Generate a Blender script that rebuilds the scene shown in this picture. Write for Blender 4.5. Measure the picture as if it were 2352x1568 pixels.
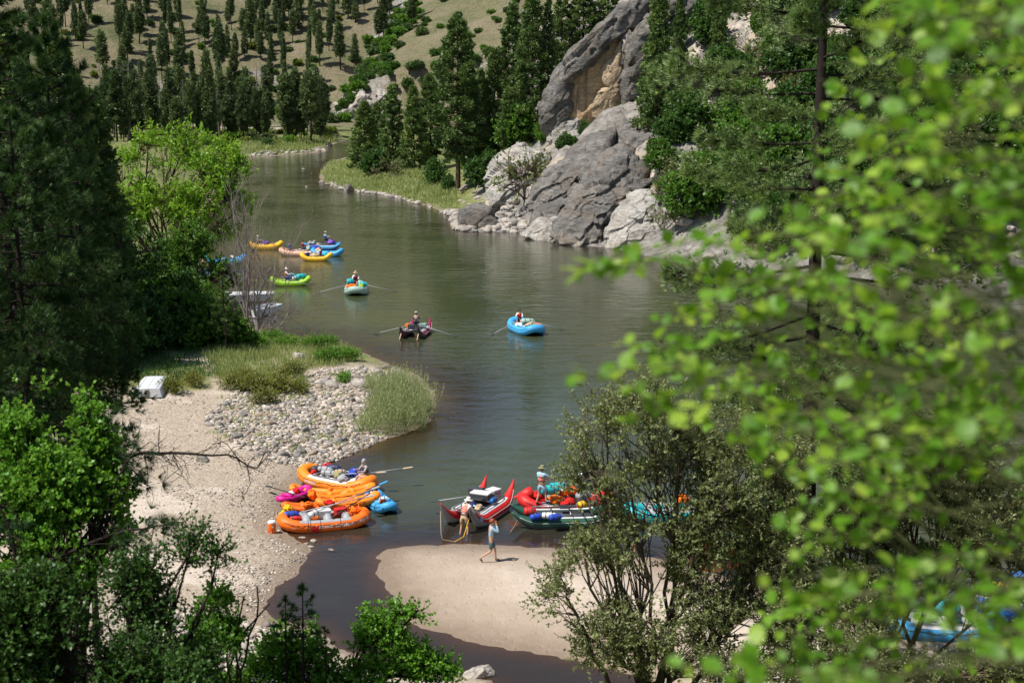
import bpy, bmesh, math, random
import numpy as np
from math import radians as R, pi as PI, sin, cos, tan, sqrt, exp
from mathutils import Vector, Matrix, Euler

S = bpy.context.scene
COL = S.collection
for o in list(bpy.data.objects): bpy.data.objects.remove(o)

# ------------------------------------------------------------------ camera
FV = 3266.0; CX = 1176.0; CY = 784.0; PITCH = R(10.65); CAMZ = 19.0
cam_d = bpy.data.cameras.new('camera'); cam = bpy.data.objects.new('camera', cam_d); COL.objects.link(cam)
cam.location = (0, 0, CAMZ); cam.rotation_euler = (R(90) - PITCH, 0, 0)
cam_d.lens = 50.0; cam_d.sensor_width = 36.0; cam_d.clip_start = 0.1; cam_d.clip_end = 6000
cam_d.dof.use_dof = True; cam_d.dof.focus_distance = 66.0; cam_d.dof.aperture_fstop = 2.8
S.camera = cam

# ------------------------------------------------------------------ light
SUN_EL = 60.0
SUN_TO = Vector((-0.90 * cos(R(SUN_EL)), -0.43 * cos(R(SUN_EL)), sin(R(SUN_EL)))).normalized()
w = bpy.data.worlds.new('World'); S.world = w; w.use_nodes = True
nt = w.node_tree
bg = nt.nodes['Background']; sky = nt.nodes.new('ShaderNodeTexSky'); sky.sky_type = 'NISHITA'
sky.sun_disc = False; sky.sun_elevation = R(SUN_EL)
sky.sun_rotation = math.atan2(SUN_TO.x, SUN_TO.y); sky.air_density = 1.0; sky.dust_density = 0.6
nt.links.new(sky.outputs[0], bg.inputs[0]); bg.inputs[1].default_value = 0.08
sun_d = bpy.data.lights.new('sun', 'SUN'); sun_d.energy = 5.0; sun_d.angle = R(0.5); sun_d.color = (1.0, 0.955, 0.88)
sun = bpy.data.objects.new('sun', sun_d); COL.objects.link(sun)
sun.rotation_euler = SUN_TO.to_track_quat('Z', 'Y').to_euler()
S.view_settings.view_transform = 'Standard'; S.view_settings.look = 'None'
S.view_settings.exposure = 0.4; S.view_settings.gamma = 1.0
S.cycles.max_bounces = 6; S.cycles.diffuse_bounces = 2; S.cycles.glossy_bounces = 2
S.cycles.transmission_bounces = 3; S.cycles.transparent_max_bounces = 6

# ------------------------------------------------------------------ picture <-> place
def ray(px, py):
    dx = (px - CX) / FV; dy = -(py - CY) / FV
    return Vector((dx, cos(PITCH) + dy * sin(PITCH), -sin(PITCH) + dy * cos(PITCH)))
def G(px, py, z=0.0):
    d = ray(px, py); t = (z - CAMZ) / d.z
    return Vector((d.x * t, d.y * t, z))
def AT(px, py, Y):
    d = ray(px, py); t = Y / d.y
    return Vector((d.x * t, Y, CAMZ + d.z * t))
def mpp(Y): return Y / (FV * 0.983)

# ------------------------------------------------------------------ noise
def _h2(ix, iy, seed):
    v = np.sin(ix * 127.1 + iy * 311.7 + seed * 74.7) * 43758.5453
    return v - np.floor(v)
def vn2(x, y, seed=0):
    xi = np.floor(x); yi = np.floor(y); fx = x - xi; fy = y - yi
    fx = fx * fx * (3 - 2 * fx); fy = fy * fy * (3 - 2 * fy)
    a = _h2(xi, yi, seed); b = _h2(xi + 1, yi, seed); c = _h2(xi, yi + 1, seed); d = _h2(xi + 1, yi + 1, seed)
    return (a * (1 - fx) + b * fx) * (1 - fy) + (c * (1 - fx) + d * fx) * fy
def fbm2(x, y, seed=0, o=4):
    s = 0; a = 0.5
    for i in range(o):
        s = s + a * vn2(x * 2 ** i, y * 2 ** i, seed + i * 3.1); a *= 0.5
    return s * 2 - 1
def _h3(x, y, z, s):
    v = np.sin(x * 127.1 + y * 311.7 + z * 191.9 + s * 74.7) * 43758.5453
    return v - np.floor(v)
def vn3(P, seed=0):
    Pi = np.floor(P); f = P - Pi; f = f * f * (3 - 2 * f); x, y, z = Pi.T; fx, fy, fz = f.T
    r = 0
    for dx in (0, 1):
        for dy in (0, 1):
            for dz in (0, 1):
                r = r + _h3(x + dx, y + dy, z + dz, seed) * (fx if dx else 1 - fx) * (fy if dy else 1 - fy) * (fz if dz else 1 - fz)
    return r
def fbm3(P, seed=0, o=4):
    s = 0; a = 0.5
    for i in range(o):
        s = s + a * vn3(P * 2 ** i, seed + i * 2.3); a *= 0.5
    return s * 2 - 1
def sstep(a, b, x):
    t = np.clip((x - a) / (b - a), 0, 1); return t * t * (3 - 2 * t)
def softp(x, k=1.0): return np.logaddexp(0, x / k) * k

# ------------------------------------------------------------------ mesh helpers
def mesh_np(name, V, F, mat, tint=None, smooth=False, attrs=None):
    V = np.asarray(V, dtype=np.float32).reshape(-1, 3); F = np.asarray(F, dtype=np.int32)
    me = bpy.data.meshes.new(name); n = F.shape[1]
    me.vertices.add(len(V)); me.vertices.foreach_set('co', V.ravel())
    me.loops.add(F.size); me.loops.foreach_set('vertex_index', F.ravel())
    me.polygons.add(len(F)); me.polygons.foreach_set('loop_start', np.arange(0, F.size, n, dtype=np.int32))
    me.polygons.foreach_set('loop_total', np.full(len(F), n, dtype=np.int32))
    if smooth: me.polygons.foreach_set('use_smooth', np.ones(len(F), dtype=bool))
    me.update(calc_edges=True)
    if tint is not None:
        a = me.attributes.new('tint', 'FLOAT', 'POINT'); a.data.foreach_set('value', np.asarray(tint, dtype=np.float32))
    for k, v in (attrs or {}).items():
        a = me.attributes.new(k, 'FLOAT', 'POINT'); a.data.foreach_set('value', np.asarray(v, dtype=np.float32))
    if mat: me.materials.append(mat)
    return me
class MB:
    def __init__(s): s.v = []; s.f = []
    def add(s, VF):
        V, F = VF; o = len(s.v); s.v += [tuple(p) for p in V]; s.f += [tuple(i + o for i in f) for f in F]; return s
    def mesh(s, name, mat, smooth=True):
        me = bpy.data.meshes.new(name); me.from_pydata(s.v, [], s.f); me.update()
        if smooth: me.polygons.foreach_set('use_smooth', [True] * len(me.polygons))
        if mat: me.materials.append(mat)
        return me
def xf(VF, loc=(0, 0, 0), rot=(0, 0, 0), sc=(1, 1, 1)):
    M = Matrix.LocRotScale(Vector(loc), Euler(rot), Vector(sc) if hasattr(sc, '__len__') else Vector((sc,) * 3))
    return [tuple(M @ Vector(p)) for p in VF[0]], VF[1]
_bc = {}
def box(sx, sy, sz, bev=0.0, loc=(0, 0, 0), rot=(0, 0, 0)):
    key = (round(sx, 3), round(sy, 3), round(sz, 3), bev)
    if key not in _bc:
        bm = bmesh.new(); bmesh.ops.create_cube(bm, size=1.0)
        bmesh.ops.scale(bm, vec=(sx, sy, sz), verts=bm.verts)
        if bev: bmesh.ops.bevel(bm, geom=list(bm.edges), offset=bev, segments=2, affect='EDGES', profile=0.6)
        bm.verts.ensure_lookup_table(); bm.verts.index_update()
        _bc[key] = ([tuple(v.co) for v in bm.verts], [tuple(v.index for v in f.verts) for f in bm.faces]); bm.free()
    return xf(_bc[key], loc, rot)
def tube(path, rad, n=8, cap=True, closed=False):
    P = [Vector(p) for p in path]; m = len(P)
    if not hasattr(rad, '__len__'): rad = [rad] * m
    V = []; F = []; up = None
    for i in range(m):
        if closed: d = P[(i + 1) % m] - P[i - 1]
        else: d = P[min(i + 1, m - 1)] - P[max(i - 1, 0)]
        d = d.normalized() if d.length > 1e-9 else Vector((0, 0, 1))
        if up is None: up = Vector((0, 0, 1)) if abs(d.z) < 0.9 else Vector((1, 0, 0))
        a = d.cross(up)
        if a.length < 1e-4: a = d.cross(Vector((0, 1, 0)))
        a.normalize(); b = a.cross(d).normalized(); up = b
        for k in range(n):
            t = 2 * PI * k / n; V.append(tuple(P[i] + (a * cos(t) + b * sin(t)) * rad[i]))
    for i in range(m if closed else m - 1):
        j = (i + 1) % m
        for k in range(n):
            l = (k + 1) % n; F.append((i * n + k, i * n + l, j * n + l, j * n + k))
    if cap and not closed:
        F.append(tuple(range(n))[::-1]); F.append(tuple((m - 1) * n + k for k in range(n)))
    return V, F
def lathe(prof, n=16, loc=(0, 0, 0), rot=(0, 0, 0)):
    V = []; F = []; m = len(prof)
    for r, z in prof:
        for k in range(n): V.append((max(r, 1e-4) * cos(2 * PI * k / n), max(r, 1e-4) * sin(2 * PI * k / n), z))
    for i in range(m - 1):
        for k in range(n):
            l = (k + 1) % n; F.append((i * n + k, i * n + l, (i + 1) * n + l, (i + 1) * n + k))
    return xf((V, F), loc, rot)
def ellip(rx, ry, rz, loc=(0, 0, 0), rot=(0, 0, 0), n=12, m=8):
    return xf(lathe([(sin(PI * i / m), -cos(PI * i / m)) for i in range(m + 1)], n), loc, rot, (rx, ry, rz))
def put(name, me, parent=None, loc=None, label=None):
    o = bpy.data.objects.new(name, me); COL.objects.link(o)
    if parent is not None: o.parent = parent
    if loc is not None: o.location = loc
    if label: o['label'] = label
    return o
def tag(o, label=None, cat=None, group=None, kind=None):
    if label: o['label'] = label
    if cat: o['category'] = cat
    if group: o['group'] = group
    if kind: o['kind'] = kind
    return o
def thing(name, label, cat, loc=(0, 0, 0), rz=0.0, group=None, sc=1.0):
    o = bpy.data.objects.new(name, None); COL.objects.link(o); o.empty_display_size = 0.3
    o.location = loc; o.rotation_euler = (0, 0, rz); o.scale = (sc,) * 3
    return tag(o, label, cat, group)
def dup(root, loc, rz=0.0, sc=1.0, label=None, group=None):
    r = root.copy(); COL.objects.link(r); r.location = loc; r.rotation_euler = (0, 0, rz)
    r.scale = (sc,) * 3 if not hasattr(sc, '__len__') else sc
    if label: r['label'] = label
    if group: r['group'] = group
    for ch in list(root.children):
        c = ch.copy(); COL.objects.link(c); c.parent = r
        for g in ch.children:
            d = g.copy(); COL.objects.link(d); d.parent = c
    return r

# ------------------------------------------------------------------ materials
def newmat(name):
    m = bpy.data.materials.new(name); m.use_nodes = True; nt = m.node_tree
    for n in list(nt.nodes):
        if n.type != 'OUTPUT_MATERIAL': nt.nodes.remove(n)
    return m, nt, [n for n in nt.nodes if n.type == 'OUTPUT_MATERIAL'][0]
class N:
    def __init__(s, nt): s.nt = nt
    def __call__(s, t, ins=None, **kw):
        n = s.nt.nodes.new(t)
        for k, v in kw.items(): setattr(n, k, v)
        for k, v in (ins or {}).items():
            if hasattr(v, 'is_linked') or hasattr(v, 'links'): s.nt.links.new(v, n.inputs[k])
            else: n.inputs[k].default_value = v
        return n
    def math(s, op, a, b=None, c=None, clamp=False):
        ins = {0: a}
        if b is not None: ins[1] = b
        if c is not None: ins[2] = c
        n = s('ShaderNodeMath', ins, operation=op); n.use_clamp = clamp; return n.outputs[0]
    def mix(s, f, a, b, bt='MIX'):
        n = s.nt.nodes.new('ShaderNodeMix'); n.data_type = 'RGBA'; n.blend_type = bt
        for k, v in ((0, f), (6, a), (7, b)):
            if hasattr(v, 'links'): s.nt.links.new(v, n.inputs[k])
            else: n.inputs[k].default_value = v
        return n.outputs[2]
    def noise(s, scale, detail=4, rough=0.6, vec=None, dist=0.0):
        ins = {'Scale': scale, 'Detail': detail, 'Roughness': rough, 'Distortion': dist}
        if vec is not None: ins['Vector'] = vec
        return s('ShaderNodeTexNoise', ins).outputs[0]
    def ramp(s, f, stops):
        n = s('ShaderNodeValToRGB', {0: f}); e = n.color_ramp.elements
        while len(e) < len(stops): e.new(0.5)
        for i, (p, c) in enumerate(stops):
            e[i].position = p; e[i].color = c if len(c) == 4 else tuple(c) + (1,)
        return n.outputs[0]
def c4(c): return tuple(c) + (1,) if len(c) == 3 else tuple(c)
def dark(c, k): return tuple(x * k for x in c[:3])
_mc = {}
def plain(name, col, rough=0.5, bump=0.0, scale=8.0, var=0.25, metal=0.0, spec=0.5):
    key = (name, tuple(col))
    if key in _mc: return _mc[key]
    m, nt, out = newmat(name); n = N(nt)
    tc = n('ShaderNodeTexCoord').outputs['Object']
    f = n.noise(scale, 5, 0.65, tc)
    c = n.mix(f, c4(dark(col, 1 - var)), c4(dark(col, 1 + var * 0.6)))
    b = n('ShaderNodeBsdfPrincipled', {'Base Color': c, 'Roughness': rough, 'Metallic': metal, 'Specular IOR Level': spec})
    if bump:
        bp = n('ShaderNodeBump', {'Height': n.noise(scale * 3, 4, 0.6, tc), 'Strength': bump, 'Distance': 0.02}); nt.links.new(bp.outputs[0], b.inputs['Normal'])
    nt.links.new(b.outputs[0], out.inputs[0]); _mc[key] = m; return m
def rubber(name, col): return plain(name, col, 0.52, 0.12, 5.0, 0.28, spec=0.4)
def cloth(name, col): return plain(name, col, 0.85, 0.15, 14.0, 0.22, spec=0.2)
def leafmat(name, a, b, c, trans=0.35, gloss=0.1, rough=0.45, rv=0.25):
    """a dark, b mid, c light leaf colours, spread by the per-leaf tint value"""
    m, nt, out = newmat(name); n = N(nt)
    t = n('ShaderNodeAttribute', attribute_name='tint').outputs['Fac']
    rnd = n('ShaderNodeObjectInfo').outputs['Random']
    t = n.math('ADD', t, n.math('MULTIPLY', n.math('SUBTRACT', rnd, 0.5), rv), clamp=True)
    col = n.ramp(t, [(0.0, a), (0.5, b), (1.0, c)])
    d = n('ShaderNodeBsdfDiffuse', {'Color': col}).outputs[0]
    tr = n('ShaderNodeBsdfTranslucent', {'Color': n.mix(0.5, col, c4((c[0] * 1.3, c[1] * 1.35, c[2] * 0.7)))}).outputs[0]
    mx = n('ShaderNodeMixShader', {0: trans, 1: d, 2: tr}).outputs[0]
    g = n('ShaderNodeBsdfGlossy', {'Color': (0.8, 0.85, 0.8, 1), 'Roughness': rough}).outputs[0]
    mx = n('ShaderNodeMixShader', {0: gloss * 0.6, 1: mx, 2: g}).outputs[0]
    nt.links.new(mx, out.inputs[0]); return m

M_bark = plain('bark_brown', (0.09, 0.06, 0.042), 0.95, 0.8, 10, 0.5, spec=0.1)
M_barkd = plain('bark_dark', (0.035, 0.028, 0.024), 0.95, 0.8, 10, 0.5, spec=0.1)
M_twig = plain('grey_brown_bark', (0.13, 0.105, 0.08), 0.95, 0.6, 10, 0.5, spec=0.1)
M_dead = plain('dead_wood', (0.30, 0.27, 0.24), 0.9, 0.4, 8, 0.4, spec=0.1)
M_farpine = leafmat('pine_needles_far', (0.035, 0.062, 0.030), (0.090, 0.130, 0.055), (0.18, 0.225, 0.09), 0.18, 0.02, rv=0.55)
M_midpine = leafmat('pine_needles_mid', (0.034, 0.070, 0.023), (0.085, 0.145, 0.042), (0.19, 0.255, 0.072), 0.18, 0.03, rv=0.4)
M_nearpine = leafmat('pine_needles_near', (0.009, 0.026, 0.009), (0.026, 0.068, 0.018), (0.13, 0.215, 0.065), 0.15, 0.04, 0.5)  # deep shade and sunlit tufts are put into these needle colours
M_nearpineR = leafmat('pine_needles_pale', (0.055, 0.10, 0.025), (0.13, 0.21, 0.06), (0.28, 0.37, 0.13), 0.25, 0.08, 0.5)  # lighter green needles for the near pine on the right
M_willow = leafmat('willow_leaves', (0.09, 0.19, 0.015), (0.19, 0.36, 0.028), (0.34, 0.52, 0.06), 0.4, 0.03)
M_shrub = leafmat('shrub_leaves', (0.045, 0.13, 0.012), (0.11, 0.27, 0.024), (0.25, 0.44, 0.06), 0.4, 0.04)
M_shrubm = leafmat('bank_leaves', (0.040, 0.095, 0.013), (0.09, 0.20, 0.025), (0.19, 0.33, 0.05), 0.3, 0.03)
M_shrubd = leafmat('dark_leaves', (0.025, 0.065, 0.014), (0.055, 0.125, 0.024), (0.11, 0.21, 0.04), 0.3, 0.04)  # dark greens; for some foliage the shade is put into this colour
M_olive = leafmat('olive_leaves', (0.09, 0.115, 0.04), (0.18, 0.215, 0.08), (0.32, 0.345, 0.16), 0.3, 0.05, 0.5)
M_mahog = leafmat('mahogany_leaves', (0.10, 0.12, 0.045), (0.20, 0.235, 0.09), (0.38, 0.40, 0.19), 0.35, 0.06, 0.5)
M_reed = leafmat('reed_stems', (0.24, 0.28, 0.13), (0.40, 0.45, 0.22), (0.56, 0.60, 0.34), 0.35, 0.03)
M_grassm = leafmat('bank_grass', (0.15, 0.20, 0.06), (0.28, 0.33, 0.12), (0.46, 0.48, 0.24), 0.35, 0.03)
M_front = leafmat('foreground_leaves', (0.035, 0.115, 0.006), (0.125, 0.30, 0.012), (0.36, 0.50, 0.06), 0.5, 0.04, 0.5)
# ================================================================== the river's plan and the lie of the land
RIVER_V = [(600,1400),(640,1350),(690,1305),(712,1262),(690,1240),(660,1228),(645,1200),(650,1165),(690,1110),(735,1072),
 (800,1050),(880,1012),(960,985),(1000,950),(1000,905),(960,860),(900,838),(850,815),(800,795),(740,778),(640,772),(560,735),
 (500,680),(470,610),(465,540),(480,470),(520,410),(548,368),(600,361),(680,355),(738,349),(748,337),(790,324),(860,318),
 (880,335),(830,350),(800,360),(752,375),(733,402),(742,420),(800,438),(880,447),(960,468),(1035,494),(1045,528),(1120,532),
 (1200,534),(1250,550),(1310,562),(1380,565),(1450,575),(1520,595),(1620,612),(1760,625),(1900,640),(2100,642),(2352,652),
 (2700,670),(3600,690),(3600,1150),(2900,1260),(2500,1380),(2352,1425),(2200,1440),(2080,1440),(1900,1390),(1700,1330),(1500,1280),(1400,1266),
 (1240,1256),(1060,1249),(930,1253),(878,1268),(866,1292),(872,1330),(900,1368),(935,1420),(990,1450),(1100,1476),(1250,1502),
 (1400,1530),(1550,1590),(1480,1640),(1350,1640),(1250,1610),(1150,1578),(1060,1552),(900,1530),(760,1478),(720,1438),(650,1425)]
RP = np.array([[G(*p).x, G(*p).y] for p in RIVER_V])
def _subdiv(P):
    out = []
    n = len(P)
    for i in range(n):
        p0, p1, p2, p3 = P[i - 1], P[i], P[(i + 1) % n], P[(i + 2) % n]
        for t in (0.0, 0.5):
            L = np.linalg.norm(p2 - p1)
            if t and L > 60: out.append((p1 + p2) / 2); continue
            out.append(p1 if t == 0 else (-p0 + 9 * p1 + 9 * p2 - p3) / 16 if L < 25 else (p1 + p2) / 2)
    return np.array(out)
RP = _subdiv(RP)
def sdist(x, y):
    """signed distance to the shoreline, positive on land"""
    x = np.asarray(x, float).ravel(); y = np.asarray(y, float).ravel()
    d2 = np.full(x.shape, 1e18); ins = np.zeros(x.shape, bool)
    for i in range(len(RP)):
        ax, ay = RP[i]; bx, by = RP[(i + 1) % len(RP)]
        ex, ey = bx - ax, by - ay; t = np.clip(((x - ax) * ex + (y - ay) * ey) / (ex * ex + ey * ey + 1e-9), 0, 1)
        d2 = np.minimum(d2, (x - ax - t * ex) ** 2 + (y - ay - t * ey) ** 2)
        if ay != by:
            c = ((ay > y) != (by > y)) & (x < (bx - ax) * (y - ay) / (by - ay) + ax); ins ^= c
    d = np.sqrt(d2); return np.where(ins, -d, d)
def Hs(x, y):
    shp = np.shape(x); x = np.asarray(x, float).ravel(); y = np.asarray(y, float).ravel()
    s = sdist(x, y); s = s + 0.35 * fbm2(x * 0.5, y * 0.5, 5, 3) * sstep(0, 6, np.abs(s)) + 0.35 * fbm2(x * 1.3, y * 1.3, 8, 3)
    sp = np.maximum(s, 0); az = x / np.maximum(y, 5)
    land = 0.95 * (1 - np.exp(-sp / 11)) + np.minimum(0.022 * sp, 1.5)
    z = np.where(s > 0, land, -np.minimum(0.11 * -s, 2.5))
    toe = 41.0 + 2.0 * fbm2(x * 0.08, 3 + y * 0, 2, 2)
    z = z + 0.418 * np.minimum(softp(toe - y, 1.5), sp * 1.3)
    z = z + 0.35 * softp(-x - 0.38 * y - 45, 8) * (s > 0)
    far = (y > 130) & (s > 0)
    k = sstep(-0.045, 0.035, az)
    kk = k * far
    rs = np.minimum(sp, 140)
    z = z + kk * (0.62 * softp(rs - 2.0, 1.2) + 0.9 * np.abs(fbm2(x * 0.16, y * 0.16, 11, 4)) * np.minimum(rs, 10) * 0.45)
    z = z + far * (1 - k) * 1.0 * sstep(2, 12, sp)
    nz = fbm2(x * 0.012, y * 0.012, 21, 5); nz2 = fbm2(x * 0.05, y * 0.05, 31, 4)
    xg = -65 + (y - 520) * 0.083
    Lh = 0.53 * (y - 590) + 0.16 * (xg - x) + 14 * nz + 3.5 * nz2
    Lh = np.minimum(Lh, 230 + 30 * nz)
    Sh = (0.26 * (y - 497) + 0.40 * (x - xg) + 7 * nz + 4.5 * np.abs(nz2) + 3) * sstep(492, 503, y)
    Sh = np.minimum(Sh, 200 + 30 * nz)
    m = np.where(x < xg, Lh, Sh); bl = sstep(-8, 8, x - xg); m = Lh * (1 - bl) + Sh * bl
    m = np.where(y > 460, m, -50)
    z = np.where(s > 0, np.maximum(z, m), z)
    return z.reshape(shp), s.reshape(shp)
def Hz(x, y):
    return float(Hs(np.array([x]), np.array([y]))[0][0])
_YS = np.concatenate([np.linspace(30, 120, 240), np.geomspace(120.5, 1100, 460)])
def hits(pts):
    """where lines of sight meet the ground or the water"""
    out = []
    for i in range(0, len(pts), 60):
        ch = pts[i:i + 60]; D = np.array([ray(*p) for p in ch])
        X = D[:, 0:1] / D[:, 1:2] * _YS; Z = CAMZ + D[:, 2:3] / D[:, 1:2] * _YS; YY = np.broadcast_to(_YS, X.shape)
        hz, s = Hs(X, YY); hz = np.maximum(hz, 0); b = Z <= hz
        for j in range(len(ch)):
            if b[j].any():
                k = int(np.argmax(b[j])); out.append((X[j, k], YY[j, k], hz[j, k], s[j, k]))
            else: out.append(None)
    return out
def hit(px, py): return hits([(px, py)])[0]

# ------------------------------------------------------------------ ground sheet
def grid(us, ys, wfun):
    U, Y = np.meshgrid(us, ys); X = (0.6 * U + 0.4 * U ** 3) * wfun(Y)
    n = len(us); m = len(ys)
    idx = np.arange(n * m).reshape(m, n)
    F = np.stack([idx[:-1, :-1], idx[:-1, 1:], idx[1:, 1:], idx[1:, :-1]], -1).reshape(-1, 4)
    return X, Y, F
wf = lambda Y: 0.9 * np.maximum(Y, 0) + 40
ys = np.concatenate([np.linspace(-60, 30, 30), np.linspace(30.3, 110, 220), np.geomspace(110.6, 360, 110), np.geomspace(363, 1500, 110)])
X, Y, F = grid(np.linspace(-1, 1, 321), ys, wf)
Z, SD = Hs(X, Y)
az = X / np.maximum(Y, 5)
m_hill = sstep(430, 470, Y)
rgt = sstep(-0.05, 0.0, az) * (Y > 130) * (Y < 430)
gy, gx = np.gradient(Z); 
m_rock = rgt * (0.45 + 0.55 * sstep(-0.35, 0.25, fbm2(X * 0.09, Y * 0.09, 41, 4) + 0.15 * (SD < 8))) + (Y >= 430) * sstep(0.15, 0.45, fbm2(X * 0.02 + Y * 0.01, Y * 0.03, 43, 4)) * 0.6
gul = np.exp(-((X - (-65 + (Y - 520) * 0.083)) / 9.0) ** 2) * (Y > 480) * 0.9
m_rock = np.clip(m_rock + gul * 0.9, 0, 1)
left = (az < -0.10) & (Y < 430)
m_grass = left * np.maximum(sstep(9, 17, SD + 3 * fbm2(X * 0.2, Y * 0.2, 51, 3)), (Y > 102) * sstep(0.3, 1.5, SD)) * sstep(76, 82, Y + 3 * fbm2(X * 0.3, Y * 0.3, 52, 3)) \
        + ((Y > 130) & (az < -0.02) & (az > -0.16)) * sstep(0.8, 2.5, SD) + (Y < 42) * sstep(2, 6, SD) * 0.8
tip = AT(700, 800, 90)
tipm = np.exp(-(((X + 10.5) / 5.0) ** 2 + ((Y - 100) / 9.0) ** 2)) * (SD > 0)
m_grass = np.clip(m_grass + tipm + rgt * sstep(0.0, 0.4, fbm2(X * 0.11, Y * 0.11, 61, 4)) * 0.45, 0, 1)
hx, hy = G(1150, 1350).x, G(1150, 1350).y
m_sandbar = ((X > G(860, 1290).x) & (Y < 60)).astype(float)
msh = mesh_np('ground', np.stack([X, Y, Z], -1), F, None, smooth=True, attrs={
    'hill': m_hill.ravel(), 'rock': m_rock.ravel(), 'grass': m_grass.ravel(), 'bar': m_sandbar.ravel(), 'shore': SD.ravel()})
def ground_mat():
    m, nt, out = newmat('ground_surface'); n = N(nt)
    A = lambda k: n('ShaderNodeAttribute', attribute_name=k).outputs['Fac']
    pos = n('ShaderNodeNewGeometry').outputs['Position']; sep = n('ShaderNodeSeparateXYZ', {0: pos})
    z = sep.outputs[2]
    big = n.noise(0.35, 5, 0.6, pos); mid = n.noise(2.2, 6, 0.65, pos); fine = n.noise(14, 5, 0.7, pos)
    vor = n('ShaderNodeTexVoronoi', {'Vector': pos, 'Scale': 9.0, 'Randomness': 1.0}); vf = n('ShaderNodeTexVoronoi', {'Vector': pos, 'Scale': 26.0})
    gravel = n.ramp(n('ShaderNodeSeparateColor', {0: vor.outputs['Color']}).outputs[0], [(0, (0.27, 0.215, 0.155)), (0.5, (0.41, 0.34, 0.26)), (1, (0.50, 0.43, 0.345))])
    gravel = n.mix(n.math('MULTIPLY', n.ramp(vor.outputs['Distance'], [(0.25, (0, 0, 0)), (0.75, (1, 1, 1))]), 0.75), gravel, (0.17, 0.13, 0.10, 1))
    gravel = n.mix(0.35, gravel, n.ramp(mid, [(0.3, (0.33, 0.27, 0.20)), (0.7, (0.52, 0.44, 0.345))]))
    sand = n.ramp(mid, [(0.25, (0.50, 0.42, 0.345)), (0.75, (0.62, 0.54, 0.455))])
    sand = n.mix(n.math('MULTIPLY', n.ramp(fine, [(0.35, (1, 1, 1)), (0.5, (0, 0, 0))]), 0.5), sand, (0.34, 0.27, 0.2, 1))
    patch = n.ramp(n.noise(0.22, 3, 0.5, pos), [(0.53, (0, 0, 0)), (0.6, (1, 1, 1))])
    beach = n.mix(n.math('MULTIPLY', patch, 0.7), gravel, sand)
    beach = n.mix(A('bar'), beach, sand)
    # damp near the waterline
    wet = n.math('SUBTRACT', 1.0, n.ramp(n.math('ADD', z, n.math('MULTIPLY', n.math('SUBTRACT', mid, 0.5), 0.10)), [(0.03, (0, 0, 0)), (0.20, (1, 1, 1))]))
    wet = n.math('MULTIPLY', wet, 0.72)
    barw = n.math('MULTIPLY', A('bar'), n.math('SUBTRACT', 1.0, n.ramp(n.math('ADD', n.math('SUBTRACT', z, 0.05), n.math('MULTIPLY', n.math('SUBTRACT', n.noise(0.5, 4, 0.6, pos), 0.5), 0.30)), [(0.20, (0, 0, 0)), (0.52, (1, 1, 1))])))
    beach = n.mix(n.math('MULTIPLY', barw, 0.75), beach, (0.27, 0.205, 0.15, 1))
    beach = n.mix(wet, beach, (0.16, 0.115, 0.078, 1))
    grass = n.ramp(n.math('ADD', n.math('MULTIPLY', big, 0.6), n.math('MULTIPLY', mid, 0.4)), [(0.3, (0.05, 0.075, 0.02)), (0.5, (0.13, 0.15, 0.05)), (0.7, (0.27, 0.23, 0.10))])
    gm = n.ramp(n.math('ADD', A('grass'), n.math('MULTIPLY', n.math('SUBTRACT', mid, 0.5), 0.9)), [(0.35, (0, 0, 0)), (0.6, (1, 1, 1))])
    col = n.mix(gm, beach, grass)
    hb = n.noise(0.045, 6, 0.65, pos); hf = n.noise(0.5, 6, 0.75, pos)
    hill = n.ramp(n.math('ADD', n.math('MULTIPLY', hb, 0.55), n.math('MULTIPLY', hf, 0.45)), [(0.36, (0.055, 0.072, 0.028)), (0.45, (0.115, 0.12, 0.055)), (0.53, (0.18, 0.152, 0.09)), (0.66, (0.22, 0.185, 0.14))])  # mottling mixes grass and soil tones with painted-in hillside shadows
    spk = n.ramp(n.noise(1.6, 4, 0.7, pos), [(0.50, (0, 0, 0)), (0.62, (1, 1, 1))])
    hill = n.mix(n.math('MULTIPLY', spk, 0.7), hill, (0.055, 0.055, 0.03, 1))
    col = n.mix(A('hill'), col, hill)
    rv = n.noise(0.8, 7, 0.72, pos, 0.6)
    rock = n.ramp(rv, [(0.3, (0.10, 0.09, 0.08)), (0.5, (0.27, 0.25, 0.225)), (0.68, (0.44, 0.40, 0.355))])
    rm = n.ramp(n.math('ADD', A('rock'), n.math('MULTIPLY', n.math('SUBTRACT', n.noise(0.6, 5, 0.7, pos), 0.5), 1.1)), [(0.42, (0, 0, 0)), (0.6, (1, 1, 1))])
    col = n.mix(rm, col, rock)
    bs = n('ShaderNodeBsdfPrincipled', {'Base Color': col, 'Specular IOR Level': 0.25})
    nt.links.new(n.math('SUBTRACT', 0.95, n.math('MULTIPLY', wet, 0.5)), bs.inputs['Roughness'])
    h1 = n.math('MULTIPLY', n.math('SUBTRACT', 1.0, vor.outputs['Distance']), n.math('SUBTRACT', 1.0, n.math('MULTIPLY', A('bar'), 0.93)))
    b1 = n('ShaderNodeBump', {'Height': h1, 'Strength': 0.55, 'Distance': 0.05})
    foot = n('ShaderNodeTexVoronoi', {'Vector': n('ShaderNodeMapping', {'Vector': pos, 'Scale': (1.0, 0.55, 1.0)}).outputs[0], 'Scale': 3.4}).outputs['Distance']
    b1 = n('ShaderNodeBump', {'Height': n.math('MULTIPLY', n.ramp(foot, [(0.12, (0, 0, 0)), (0.3, (1, 1, 1))]), A('bar')), 'Strength': 0.55, 'Distance': 0.035, 'Normal': b1.outputs[0]})
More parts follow.
